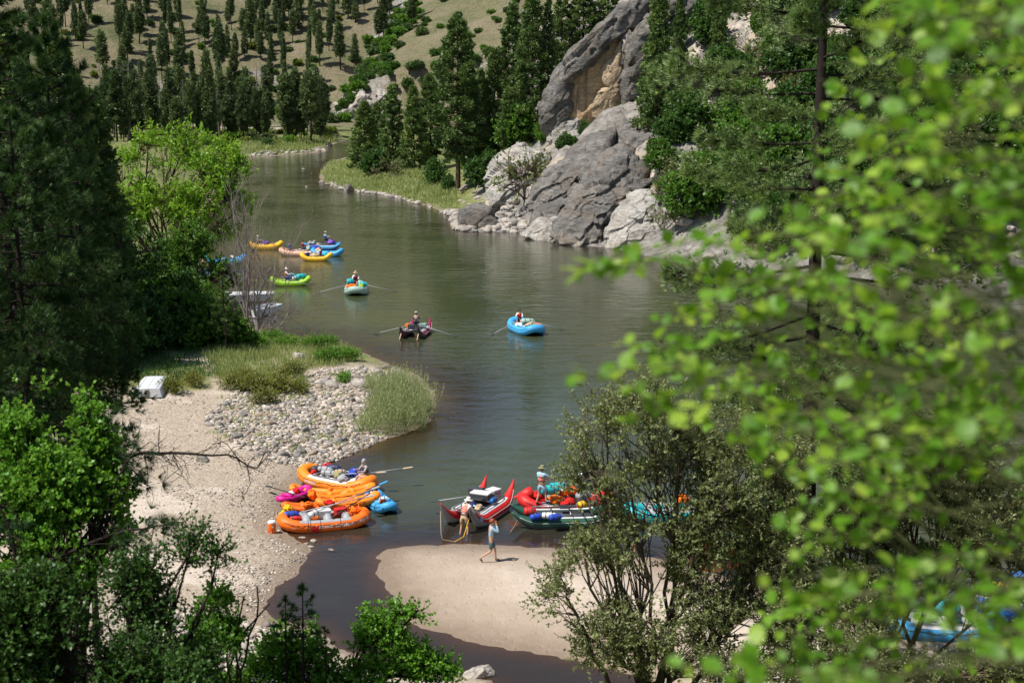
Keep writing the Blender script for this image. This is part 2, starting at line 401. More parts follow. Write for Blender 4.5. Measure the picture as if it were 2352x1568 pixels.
    b2 = n('ShaderNodeBump', {'Height': mid, 'Strength': 0.5, 'Distance': 0.12, 'Normal': b1.outputs[0]})
    b3 = n('ShaderNodeBump', {'Height': rv, 'Strength': n.math('MULTIPLY', rm, 0.9), 'Distance': 0.9, 'Normal': b2.outputs[0]})
    b4 = n('ShaderNodeBump', {'Height': hf, 'Strength': n.math('MULTIPLY', A('hill'), 0.6), 'Distance': 1.2, 'Normal': b3.outputs[0]})
    nt.links.new(b4.outputs[0], bs.inputs['Normal']); nt.links.new(bs.outputs[0], out.inputs[0]); return m
msh.materials.append(ground_mat())
tag(put('ground', msh), 'river valley ground of pale sand, gravel and dry grassy hillsides', kind='structure')

# ------------------------------------------------------------------ water sheet
ysw = np.concatenate([np.linspace(32, 110, 160), np.geomspace(111, 470, 90)])
X, Y, F = grid(np.linspace(-1, 1, 221), ysw, wf)
Zb, SDw = Hs(X, Y)
dep = np.maximum(-Zb, 0)
keep = (SDw < 3.0).ravel()
Fk = F[keep[F].any(1)]
used = np.unique(Fk); mp = np.full(X.size, -1); mp[used] = np.arange(len(used))
Vw = np.stack([X.ravel(), Y.ravel(), np.zeros(X.size)], -1)[used]
wm = mesh_np('river_water', Vw, mp[Fk], None, smooth=True, attrs={'depth': dep.ravel()[used], 'shore': (-SDw).ravel()[used]})
def water_mat():
    m, nt, out = newmat('river_water'); n = N(nt)
    pos = n('ShaderNodeNewGeometry').outputs['Position']; dp = n('ShaderNodeAttribute', attribute_name='depth').outputs['Fac']
    mp_ = n('ShaderNodeMapping', {'Vector': pos, 'Scale': (0.55, 1.0, 1.0)}).outputs[0]
    n1 = n.noise(0.9, 4, 0.6, mp_, 0.5); n2 = n.noise(4.5, 3, 0.6, mp_, 0.3); n3 = n.noise(0.10, 3, 0.5, mp_)
    patch = n.ramp(n.noise(0.07, 3, 0.55, pos, 0.8), [(0.35, (0.35, 0.35, 0.35)), (0.65, (1, 1, 1))])
    sep = n('ShaderNodeSeparateXYZ', {0: pos})
    calm = n.ramp(n.math('DIVIDE', sep.outputs[1], 100.0), [(0.46, (0.15, 0.15, 0.15)), (0.60, (1, 1, 1))])
    st = n.math('MULTIPLY', patch, calm)
    b1 = n('ShaderNodeBump', {'Height': n1, 'Strength': n.math('MULTIPLY', st, 0.8), 'Distance': 0.11})
    b2 = n('ShaderNodeBump', {'Height': n2, 'Strength': n.math('MULTIPLY', st, 0.5), 'Distance': 0.018, 'Normal': b1.outputs[0]})
    ramp_p = G(800, 1262)
    body = n.mix(n3, (0.036, 0.045, 0.021, 1), (0.056, 0.065, 0.030, 1))
    body = n.mix(n.ramp(dp, [(0.15, (1, 1, 1)), (0.75, (0, 0, 0))]), body, (0.030, 0.025, 0.020, 1))
    shal = n.math('POWER', 2.718, n.math('MULTIPLY', dp, -7.0))
    d = n('ShaderNodeBsdfDiffuse', {'Color': body}); tr = n('ShaderNodeBsdfTransparent', {'Color': (0.62, 0.50, 0.37, 1)})
    under = n('ShaderNodeMixShader', {0: n.math('MULTIPLY', shal, 0.85), 1: d.outputs[0], 2: tr.outputs[0]})
    g = n('ShaderNodeBsdfGlossy', {'Color': (1, 1, 1, 1), 'Roughness': 0.06, 'Normal': b2.outputs[0]})
    fr = n('ShaderNodeFresnel', {'IOR': 1.33, 'Normal': b2.outputs[0]})
    mx = n('ShaderNodeMixShader', {0: fr.outputs[0], 1: under.outputs[0], 2: g.outputs[0]})
    nt.links.new(mx.outputs[0], out.inputs[0]); return m
wm.materials.append(water_mat())
tag(put('river_water', wm), 'murky green river water with brown shallows', kind='structure')
# ================================================================== plant builders
def unit(n, rg):
    v = rg.normal(size=(n, 3)); return v / np.linalg.norm(v, axis=1, keepdims=True)
def norm(v): return v / np.maximum(np.linalg.norm(v, axis=-1, keepdims=True), 1e-9)
def leaf_cards(P, D, L, W, tint, rg, fold=0.0):
    n = len(P); D = norm(D); s = norm(np.cross(D, unit(n, rg))); L = np.broadcast_to(L, n)[:, None]; W = np.broadcast_to(W, n)[:, None]
    V = np.stack([P, P + D * L * 0.42 + s * W, P + D * L, P + D * L * 0.42 - s * W], 1).reshape(-1, 3)
    return V, np.arange(4 * n).reshape(n, 4), np.repeat(np.clip(tint, 0, 1), 4)
def needle_tufts(P, D, k, L, w, tint, rg, spread=0.9):
    n = len(P); d = norm(np.repeat(norm(D), k, 0) + spread * unit(n * k, rg)); P2 = np.repeat(P, k, 0)
    s = norm(np.cross(d, unit(n * k, rg))) * w; LL = (L * rg.uniform(0.7, 1.1, n * k))[:, None]
    V = np.stack([P2 - s, P2 + s, P2 + d * LL], 1).reshape(-1, 3)
    t = np.repeat(tint, k) + rg.uniform(-0.12, 0.12, n * k)
    return V, np.arange(3 * n * k).reshape(-1, 3), np.repeat(np.clip(t, 0, 1), 3)
def twig_tubes(A, B, r0, r1):
    """thin three-sided sticks from A to B"""
    n = len(A); d = norm(B - A); a = norm(np.cross(d, np.array([0.3, 0.2, 1.0]))); b = np.cross(a, d)
    V = []
    for P, r in ((A, r0), (B, r1)):
        for k in range(3):
            t = 2 * PI * k / 3; V.append(P + (a * cos(t) + b * sin(t)) * np.broadcast_to(r, n)[:, None])
    V = np.stack(V, 1).reshape(-1, 3); o = np.arange(n)[:, None] * 6
    F = np.concatenate([o + np.array([[k, (k + 1) % 3, 3 + (k + 1) % 3, 3 + k]]) for k in range(3)], 0)
    return V, F
class NB:
    def __init__(s): s.V = []; s.F = []; s.T = []; s.n = 0
    def add(s, V, F, T=None):
        V = np.asarray(V, float).reshape(-1, 3); s.V.append(V); s.F.append(np.asarray(F) + s.n); s.T.append(np.zeros(len(V)) if T is None else T); s.n += len(V)
    def tube(s, path, rad, n=5):
        V, F = tube(path, rad, n, cap=False); s.add(V, F)
    def mesh(s, name, mat, smooth=False):
        return mesh_np(name, np.concatenate(s.V), np.concatenate(s.F), mat, np.concatenate(s.T), smooth)

def pine(seed, H, Rd, mat, bark, t0=0.2, nb=60, ppb=14, mode='card', size=0.5, prof='cone', tr=0.22, tuftk=22, dens=1.0, low=0.0, kink=0.12, nw=0.0065):
    rg = np.random.default_rng(seed); W = NB(); Fo = NB()
    ph = rg.uniform(0, 6, 4)
    def tp(t): return np.array([kink * H * 0.08 * sin(ph[0] + t * 3) - kink * H * 0.08 * sin(ph[0]), kink * H * 0.08 * (sin(ph[1] + t * 2.5) - sin(ph[1])), H * t])
    ts = np.linspace(-0.03, 1, 11)
    W.tube([tp(t) for t in ts], [tr * (1.0 - 0.93 * max(t, 0)) + 0.01 for t in ts], 7 if mode == 'card' else 10)
    Ps = []; Ds = []; Ti = []; A = []; B = []
    for i in range(nb):
        t = t0 + (1 - t0) * (i + rg.uniform(0, 1)) / nb; u = (t - t0) / (1 - t0)
        if prof == 'cone': pr = (1 - u) ** 0.75 * (0.35 + 0.65 * min(1, u * 5 + low))
        elif prof == 'pond': pr = min(1, 0.45 + u * 2.2) * (1 - u ** 2.6) ** 0.9
        else: pr = min(1, 0.6 + u * 1.5) * (1 - u ** 2) ** 0.7
        L = Rd * pr * rg.uniform(0.62, 1.12) + 0.03 * Rd
        a = i * 2.39996 + rg.uniform(-0.5, 0.5); dx = np.array([cos(a), sin(a), 0.0]); sd = np.array([-sin(a), cos(a), 0.0])
        rise = (u - 0.45) * 0.9 + rg.uniform(-0.12, 0.12); up = rg.uniform(0.1, 0.28)
        b0 = tp(t)
        pt = lambda q: b0 + dx * L * q + np.array([0, 0, 1.0]) * L * (rise * q - 0.12 * q + up * q * q)
        br = max(0.012, tr * 0.28 * (1 - u * 0.75)) * (1 if mode == 'card' else 0.9)
        W.tube([pt(q) for q in (0, 0.35, 0.7, 1.0)], [br, br * 0.75, br * 0.45, br * 0.15], 4)
        n = max(3, int(ppb * dens * (0.35 + pr)))
        q = rg.uniform(0.22, 1.0, n) ** 0.7; lat = rg.uniform(-1, 1, n) * L * 0.30 * (1.15 - q)
        pos = np.array([pt(x) for x in q]) + sd * lat[:, None] + dx * (np.abs(lat) * 0.5)[:, None]
        pos[:, 2] += rg.normal(0, 0.06 * L, n) * 0.8 + 0.02
        base = np.array([pt(max(x - 0.12, 0.05)) for x in q])
        if mode != 'card': A.append(base); B.append(pos)
        Ps.append(pos); Ds.append(dx * 0.7 + np.array([0, 0, 0.45]) + sd * np.sign(lat)[:, None] * 0.5 + 0.25 * rg.normal(size=(n, 3)))
        Ti.append(np.clip(rg.uniform(0.2, 0.7) + rg.uniform(-0.18, 0.18, n) + 0.1 * u, 0, 1))
    P = np.concatenate(Ps); D = np.concatenate(Ds); T = np.concatenate(Ti)
    # the leader
    k = 6; P = np.concatenate([P, np.array([tp(1 - 0.012 * j) for j in range(k)])]); D = np.concatenate([D, np.tile([0, 0, 1.0], (k, 1)) + 0.4 * rg.normal(size=(k, 3))]); T = np.concatenate([T, np.full(k, 0.6)])
    if mode == 'card':
        m = 4; P2 = np.repeat(P, m, 0) + rg.normal(0, size * 0.33, (len(P) * m, 3)); D2 = norm(np.repeat(norm(D), m, 0) + 0.85 * unit(len(P) * m, rg))
        V, F, TT = leaf_cards(P2, D2, size * rg.uniform(0.7, 1.3, len(P2)), size * 0.24, np.repeat(T, m) + rg.uniform(-0.15, 0.15, len(P2)), rg)
    elif mode == 'spike':
        V, F, TT = needle_tufts(P, D, tuftk, size, size * 0.075, T, rg, 0.8)
    else:
        V, F, TT = needle_tufts(P, D, tuftk, size, nw, T, rg, 0.75)
        a_, b_ = np.concatenate(A), np.concatenate(B); W.add(*twig_tubes(a_, b_, 0.006, 0.003))
    Fo.add(V, F, TT)
    return W.mesh('pine_wood', bark), Fo.mesh('pine_foliage', mat)
def pine_thing(name, label, loc, meshes, rz=0, sc=1.0, group=None, cat='tree'):
    t = thing(name, label, cat, loc, rz, group)
    t.scale = (sc,) * 3 if not hasattr(sc, '__len__') else sc
    put('trunk', meshes[0], t); put('crown', meshes[1], t); return t

def limb(W, a, b, r0, r1, rg, n=5, sag=0.12, sides=5):
    a = np.array(a, float); b = np.array(b, float); L = np.linalg.norm(b - a); o = rg.normal(size=3) * L * sag
    pts = []; rr = []
    for i in range(n + 1):
        t = i / n; pts.append(a + (b - a) * t + o * 4 * t * (1 - t) * 0.5 + rg.normal(size=3) * L * 0.02 * (0 < i < n)); rr.append(r0 + (r1 - r0) * t)
    W.tube(pts, rr, sides); return np.array(pts)
def bush(seed, lobes, base, mat, bark, ntw=400, kl=7, ll=0.08, lw=0.03, tl=0.4, wr=0.06, hollow=0.5, gap=0.0, gs=1.0, tips=None, zmin=None, twr=0.004, up=0.35, nstem=None, cov=1.0):
    """lobes: (x, y, z, r[, rz]) - leafy masses; base: (x, y, z) - foot of the stems"""
    rg = np.random.default_rng(seed); W = NB(); Fo = NB(); base = np.array(base, float)
    tot = sum(l[3] ** 2 for l in lobes)
    hub = base + np.array([0, 0, 0.0])
    PP = []; DD = []; TT = []
    for li, l in enumerate(lobes):
        c = np.array(l[:3], float); r = l[3]; rz = l[4] if len(l) > 4 else r
        st = base + rg.normal(size=3) * np.array([wr * 3, wr * 3, 0])
        pl = limb(W, st, c, wr * rg.uniform(0.7, 1.1), wr * 0.45, rg, 6, 0.10, 6)
        n = max(6, int(ntw * r * r / tot)); u = unit(n, rg); rad = rg.uniform(hollow, 1.0, n) * (1 + 0.5 * (fbm3(u * 1.9 + li * 7, seed, 3))) * np.where(rg.random(n) < 0.12, rg.uniform(1.1, 1.4, n), 1.0)
        P = c + u * rad[:, None] * np.array([r, r, rz])
        if gap: 
            kp = fbm3(P * gs, seed + 5, 3) > gap - 0.5; P = P[kp]; u = u[kp]
        if zmin is not None: kp = P[:, 2] > zmin; P = P[kp]; u = u[kp]
        if len(P) < 3: continue
        ct = 0.48 + 0.30 * fbm3(P * gs * 1.3, seed + 9, 3) + rg.uniform(-0.10, 0.10)
        PP.append(P); DD.append(norm(u * 0.75 + np.array([0, 0, up]) + 0.45 * rg.normal(size=(len(P), 3)))); TT.append(ct)
        ns = max(3, int(len(P) / 14)); sel = rg.choice(len(P), ns, replace=False); mids = []
        for j in sel:
            s0 = pl[rg.integers(3, len(pl))]; q = limb(W, s0, P[j], wr * 0.34, wr * 0.06, rg, 3, 0.10, 4); mids.append(q[1]); mids.append(q[2])
        mids = np.array(mids); dd = ((P[:, None, :] - mids[None]) ** 2).sum(-1); nr = mids[dd.argmin(1)]
        W.add(*twig_tubes(nr, P, twr * 2, twr))
    P = np.concatenate(PP); D = np.concatenate(DD); T = np.concatenate(TT); n = len(P)
    tl_ = tl * rg.uniform(0.6, 1.2, n)
    W.add(*twig_tubes(P, P + D * tl_[:, None], twr, twr * 0.4))
    q = rg.uniform(0, 1, (n, kl)); LP = P[:, None, :] + D[:, None, :] * (tl_[:, None] * q)[..., None]
    LD = norm(D[:, None, :] * 0.6 + 0.8 * unit(n * kl, rg).reshape(n, kl, 3))
    LT = T[:, None] + rg.uniform(-0.16, 0.16, (n, kl)) + 0.12 * (q - 0.5)
    m = n * kl
    V, F, t4 = leaf_cards(LP.reshape(m, 3), LD.reshape(m, 3), ll * rg.uniform(0.65, 1.2, m), lw * rg.uniform(0.7, 1.2, m), LT.ravel(), rg)
    Fo.add(V, F, t4)
    return W.mesh('bush_wood', bark), Fo.mesh('bush_leaves', mat)
def bush_thing(name, label, meshes, loc=(0, 0, 0), rz=0, sc=1.0, group=None, cat='bush', pw='branches', pf='foliage'):
    t = thing(name, label, cat, loc, rz, group); t.scale = (sc,) * 3 if not hasattr(sc, '__len__') else sc
    put(pw, meshes[0], t); put(pf, meshes[1], t); return t
def lobesV(lst, basepx, Yb):
    """leafy masses given by where they are seen and how far off they stand -> local coordinates about the foot"""
    hb = Hz(AT(basepx, 900, Yb).x, Yb); foot = Vector((AT(basepx, 900, Yb).x, Yb, hb))
    out = []
    for l in lst:
        px, py, dy, rp = l[:4]; Y = Yb + dy; p = AT(px, py, Y) - foot; r = rp * mpp(Y)
        out.append((p.x, p.y, p.z, r) + ((l[4] * mpp(Y),) if len(l) > 4 else ()))
    return foot, out
def grow(seed, starts, L0, r0, depth, mat, spread=0.5, nk=3, upb=0.1, droop=0.0, taper=0.72, seg=4, minr=0.004, name='branches'):
    rg = np.random.default_rng(seed); W = NB(); tipsP = []; tipsD = []
    def rec(p, d, L, r, k):
        pts = [p]; rr = [r]; dd = d.copy()
        for i in range(seg):
            dd = norm(dd + rg.normal(size=3) * 0.16 + np.array([0, 0, upb - droop * (depth - k)])); pts.append(pts[-1] + dd * L / seg); rr.append(max(minr * 0.6, r * (1 - 0.42 * (i + 1) / seg)))
        W.tube(pts, rr, 6 if k == depth else 4 if k > 1 else 3)
        if k == 0: tipsP.append(pts[-1]); tipsD.append(dd); return
        for j in range(nk + (rg.random() < 0.5)):
            i = rg.integers(1, seg + 1); nd = norm(dd + spread * rg.normal(size=3) + np.array([0, 0, upb]))
            rec(pts[i], nd, L * rg.uniform(0.5, 0.95) * 0.85, max(minr, r * taper * 0.62), k - 1)
    for p, d in starts: rec(np.array(p, float), norm(np.array(d, float)), L0 * rg.uniform(0.8, 1.15), r0, depth)
    return W.mesh(name, mat), np.array(tipsP), np.array(tipsD)

# ================================================================== far hillside, forest on the flat
rnd = random.Random(7)
FP = [pine(100 + i, 1.0 * 15, [2.1, 1.7, 2.4, 1.5, 2.0, 1.8][i], M_farpine, M_barkd, [0.22, 0.35, 0.15, 0.3, 0.4, 0.25][i], 52, 9, 'card', 0.85, ['cone', 'pond', 'cone', 'cone', 'pond', 'cone'][i], 0.24, kink=0.05) for i in range(6)]
FPd = [pine(150 + i, 15, 2.7, M_farpine, M_barkd, 0.14 + 0.08 * i, 64, 15, 'card', 0.85, 'pond' if i % 2 else 'cone', 0.24, kink=0.05) for i in range(4)]
cand = []
dens = lambda x, y: (1.0 if 520 < x < 900 else 0.5 if x < 520 else 0.1)
while len(cand) < 330:
    x = rnd.uniform(60, 960); y = rnd.uniform(-25, 235)
    if x > 700 and y > 300 - (x - 700) * 0.9: continue
    cl = vn2(np.array(x * 0.02), np.array(y * 0.03), 4)
    if x > 560 and y > 150 and rnd.random() < 0.75: continue
    if rnd.random() < dens(x, y) * sstep(0.28, 0.62, float(cl)): cand.append((x, y))
hs = hits(cand); spots = []
for (x, y), h in zip(cand, hs):
    if h is None or h[1] < 560 or h[1] > 760: continue
    if any((h[0] - s[0]) ** 2 + (h[1] - s[1]) ** 2 < 14 for s in spots): continue
    spots.append(h)
spots = spots[:150]
protos = []
for i, h in enumerate(spots):
    k = i % 6; sc = rnd.uniform(0.7, 1.25)
    if len(protos) < 6:
        o = pine_thing('hillside_pine', 'dark pine standing with others on the dry grassy hillside beyond the river', (h[0], h[1], h[2] - 0.3), FP[k], rnd.uniform(0, 6), sc, 'pines scattered over the far hillside'); protos.append(o)
    else:
        wj = sc * rnd.uniform(0.6, 1.25); o = dup(protos[k], (h[0], h[1], h[2] - 0.3), rnd.uniform(0, 6), (wj, wj, sc * rnd.uniform(0.75, 1.3)))
fl = []
for i in range(72):
    x = 205 + 545 * (i + rnd.random()) / 72; by = rnd.choice([326, 322, 316, 308, 300, 292]); fl.append((x, by, rnd.uniform(150, 240)))
fl += [(482, 326, 122), (300, 322, 150), (395, 324, 160), (715, 333, 168), (665, 320, 190), (590, 322, 205), (740, 318, 215), (350, 318, 140), (560, 325, 200)]
fl = [f for f in fl if not (625 < f[0] < 650)]
hs = hits([(f[0], f[1]) for f in fl]); pd = []
for f, h in zip(fl, hs):
    if h is None or h[3] < 1.5: continue
    top = AT(f[0], f[2], h[1]).z; sc = max((top - h[2]) / 15.0, 0.6); sw = sc * rnd.uniform(0.55, 0.95)
    if len(pd) < 4: pd.append(pine_thing('riverside_pine', 'tall dark pine in the dense stand on the flat behind the far bank', h[:3], FPd[len(pd)], rnd.uniform(0, 6), (sw, sw, sc), 'pines in the stand on the far flat'))
    else: dup(pd[rnd.randrange(4)], h[:3], rnd.uniform(0, 6), (sw, sw, sc))
# grey burnt snags
sn, _, _ = grow(5, [((0, 0, 0), (0, 0, 1))], 12, 0.2, 0, M_dead, seg=6)
W = NB(); rg = np.random.default_rng(3); W.tube([(0, 0, -0.3), (0.1, 0, 5), (0, 0.1, 10), (0.1, 0, 14)], [0.22, 0.17, 0.11, 0.03], 6)
for i in range(26):
    z = rg.uniform(4, 13); a = rg.uniform(0, 6.28); L = rg.uniform(0.6, 1.6); W.tube([(0, 0, z), (cos(a) * L, sin(a) * L, z + 0.2)], [0.04, 0.015], 3)
snag = W.mesh('snag', plain('snag_wood', (0.20, 0.18, 0.165), 0.95, 0.2, 4, 0.4))
for i in range(24):
    x = rnd.uniform(235, 350) if i < 16 else rnd.uniform(350, 760); by = rnd.uniform(285, 325); h = hit(x, by)
    if h is None: continue
    sc = rnd.uniform(0.8, 1.5)
    o = put('dead_snag', snag, None, h[:3]); o.scale = (sc, sc, sc); o.rotation_euler = (rnd.uniform(-0.06, 0.06), rnd.uniform(-0.06, 0.06), rnd.uniform(0, 6))
    tag(o, 'bare grey dead trunk among the pines on the far flat', 'dead tree', 'dead grey trunks on the far flat')

def lowbush(seed, mat, n=260, ll=0.28, kl=5): 
    return bush(seed, [(0, 0, 0.55, 0.8, 0.6), (0.55, 0.2, 0.4, 0.5, 0.45), (-0.5, -0.1, 0.4, 0.55, 0.45)], (0, 0, 0), mat, M_barkd, n, kl, ll, ll * 0.36, 0.3, 0.03, 0.5, zmin=0.02, twr=0.008)
LB = [lowbush(200, M_midpine, 220), lowbush(201, M_shrubm, 220), lowbush(202, M_shrubd, 220), lowbush(203, leafmat('thicket_leaves', (0.07, 0.11, 0.015), (0.15, 0.20, 0.03), (0.27, 0.31, 0.06), 0.3, 0.03), 220), lowbush(204, M_olive, 170)]
def scatter_bush(pts, kinds, name, label, group, s0, s1, lift=0.0, zs=(0.7, 1.1)):
    first = {}
    hh = hits(pts)
    for p, h in zip(pts, hh):
        if h is None or h[3] < 0.2: continue
        k = rnd.choice(kinds); sc = rnd.uniform(s0, s1)
        if k not in first: first[k] = bush_thing(name, label, LB[k], (h[0], h[1], h[2] - 0.1), rnd.uniform(0, 6), (sc, sc, sc * rnd.uniform(*zs)), group)
        else: dup(first[k], (h[0], h[1], h[2] - 0.1), rnd.uniform(0, 6), (sc, sc, sc * rnd.uniform(*zs)))
gl = []
for i in range(95):
    t = rnd.random() ** 0.8; x = 765 + 175 * t + rnd.gauss(8, 18); y = 290 - 270 * t + rnd.gauss(0, 12); gl.append((x, y))
scatter_bush(gl, [0, 1, 1, 2], 'gully_shrub', 'green shrub growing in the gully between the two far slopes', 'shrubs along the far gully', 1.3, 3.0)
gl = [(rnd.uniform(820, 1230), rnd.uniform(-10, 230)) for i in range(60)]
gl = [p for p in gl if p[1] < 300 - (p[0] - 780) * 0.0 and p[1] > 250 - (p[0] - 770) * 1.45]
scatter_bush(gl, [0, 1, 2], 'slope_shrub', 'small round green shrub dotted on the tan slope right of the gully', 'shrubs dotted on the tan slope', 1.2, 2.4)
gl = [(rnd.uniform(60, 780), rnd.uniform(0, 290)) for i in range(130)]
scatter_bush(gl, [0, 1, 2, 3], 'hill_shrub', 'low green shrub among the pines on the far hillside', 'shrubs on the far hillside', 1.0, 2.6)
gl = [(rnd.uniform(300, 770), rnd.uniform(300, 338)) for i in range(110)]
scatter_bush(gl, [1, 3, 3, 4, 0], 'thicket_shrub', 'yellow green shrub in the thicket at the foot of the far pines', 'shrubs at the foot of the far pines', 0.9, 1.8)

# ================================================================== right bank trees
MP = [pine(300, 28, 4.6, M_midpine, M_bark, 0.2, 130, 36, 'card', 0.52, 'pond', 0.42, kink=0.06),
      pine(301, 18, 3.6, M_midpine, M_barkd, 0.06, 110, 34, 'card', 0.50, 'cone', 0.26, kink=0.05, low=0.6),
      pine(302, 18, 3.0, M_midpine, M_barkd, 0.12, 100, 32, 'card', 0.50, 'pond', 0.26, kink=0.05),
      pine(303, 26, 4.2, M_midpine, M_bark, 0.12, 135, 34, 'card', 0.52, 'cone', 0.36, kink=0.05, low=0.4)]
MH = [28, 18, 18, 26]
RT = [(1052, 442, 36, 0, 1.05, 'tallest bushy pine on the right bank with a bare lower trunk at the rocks'),
 (1074, 405, 70, 3, 0.8, 'pine with a bare brown trunk right behind the tallest bank pine'),
 (838, 384, 232, 1, 1.5, 'broad dark conifer at the left end of the right bank trees'),
 (868, 372, 235, 2, 1.0, 'narrow dark pine just right of the broad leftmost conifer'),
 (903, 385, 196, 2, 1.0, 'spiky dark pine rising third in the right bank row'),
 (952, 392, 196, 1, 1.05, 'dark cone shaped pine left of the tallest bank pine'),
 (990, 385, 170, 2, 1.0, 'dark pine half hidden by the left side of the tallest bank pine'),
 (1135, 392, 112, 1, 0.95, 'full dark pine midway between the tallest pine and the cliff'),
 (1170, 365, 200, 2, 1.1, 'short green conifer above the trail left of the cliff'),
 (1105, 380, 160, 2, 0.9, 'pine squeezed between the tallest pine and the full dark one'),
 (1222, 330, -40, 3, 1.0, 'very tall pine standing just left of the grey cliff'),
 (1258, 280, -10, 3, 0.7, 'tall pine rising behind the left shoulder of the grey cliff'),
 (1180, 300, 10, 2, 0.9, 'thin pine on the slope left of the very tall pine'),
 (1510, 300, -30, 1, 0.9, 'dark dense conifer against the right side of the grey cliff'),
 (1560, 250, -20, 3, 0.75, 'pine on the rocky slope right of the dense conifer'),
 (1340, 90, -60, 2, 1.2, 'round topped pine on the skyline behind the cliff top'),
 (1395, 60, -70, 1, 1.1, 'pine behind the highest point of the cliff'),
 (1290, 120, -30, 2, 0.9, 'pine behind the cliff cap on its left'),
 (1650, 200, -40, 3, 0.8, 'pine high on the rocky slope behind the near pine'),
 (1790, 160, -60, 1, 0.9, 'conifer high on the slope seen behind the near pine trunk'),
 (2050, 300, 40, 2, 1.0, 'conifer on the right slope seen through the foreground leaves'),
 (2200, 420, 150, 1, 1.0, 'conifer low on the right slope behind the foreground leaves')]
hs = hits([(t[0], max(t[1], 60)) for t in RT])
for t, h in zip(RT, hs):
    if h is None: continue
    X0, Y0, Z0 = h[:3]
    if t[1] < 130:
        Y0 = 235; p = AT(t[0], t[1], Y0); X0 = p.x; Z0 = Hz(X0, Y0)
    top = AT(t[0], t[2], Y0).z; Hh = max(top - Z0, 7); sc = Hh / MH[t[3]]; 
    pine_thing('bank_pine', t[5], (X0, Y0, Z0 - 0.2), MP[t[3]], t[0] * 0.7, (sc * t[4], sc * t[4], sc), 'pines on the right bank')
MB1 = bush(400, [(0, 0, 1.6, 1.5, 1.5), (1.3, 0.3, 1.1, 1.0, 1.0), (-1.2, 0.2, 1.2, 1.1, 1.1), (0.2, -0.5, 2.6, 1.0, 1.0)], (0, 0, 0), M_shrubm, M_barkd, 900, 8, 0.24, 0.085, 0.45, 0.06, 0.5, zmin=0.02, twr=0.01)
MB2 = bush(401, [(0, 0, 1.6, 1.4, 1.6), (1.1, -0.3, 1.3, 1.0, 1.1), (-1.0, 0.2, 1.0, 1.0, 1.0)], (0, 0, 0), M_shrubd, M_barkd, 850, 8, 0.24, 0.085, 0.45, 0.06, 0.5, zmin=0.02, twr=0.01)
MB3 = bush(402, [(0, 0, 1.5, 1.6, 1.3), (1.2, 0.1, 1.2, 1.0, 0.9), (-1.3, 0, 1.0, 1.0, 0.9)], (0, 0, 0), M_olive, M_bark, 620, 8, 0.20, 0.055, 0.5, 0.05, 0.45, gap=0.4, zmin=0.02, twr=0.012)
RB = [(865, 405, 1, 1.5, 'dark leafy shrub on the grass below the leftmost conifers'), (893, 412, 2, 1.4, 'rounded dark shrub beside the grassy bank, right of its twin'),
 (1000, 425, 1, 1.3, 'dark green shrub left of the foot of the tallest pine'), (1030, 440, 1, 0.8, 'small green shrub by the foot of the tallest pine'),
 (1105, 400, 0, 1.5, 'bright green shrub behind the bare pine trunks'), (1125, 435, 1, 1.7, 'upright green shrub beside the dark stone bank'),
 (1200, 460, 2, 2.3, 'grey green sparse shrub on the pale rocks at the foot of the crag'), (1160, 455, 2, 1.6, 'sparse olive shrub left of the larger grey one'),
 (1195, 340, 0, 1.8, 'bright green shrub above the trail'), (1150, 372, 0, 1.2, 'low bright green shrub left of the trail'), (1250, 330, 0, 0.8, 'small green shrub at the foot of the grey cliff')]
_b = [MB1, MB2, MB3]; _m = {}
for px, py, k, sc, lab in RB:
    h = hit(px, py)
    if h: bush_thing('bank_shrub', lab, _b[k], h[:3], px * 0.31, sc, 'shrubs on the right bank')
sl = [(rnd.uniform(1490, 2352), rnd.uniform(20, 600)) for i in range(150)]
hh = hits(sl); firsts = {}
for p, h in zip(sl, hh):
    if h is None or h[3] < 3: continue
    k = rnd.choice([0, 1, 1, 2]); sc = rnd.uniform(0.8, 2.0)
    if k not in firsts: firsts[k] = bush_thing('slope_shrub', 'leafy shrub on the rocky slope behind the near pine', _b[k], h[:3], rnd.uniform(0, 6), sc, 'shrubs on the rocky slope')
    else: dup(firsts[k], h[:3], rnd.uniform(0, 6), sc)
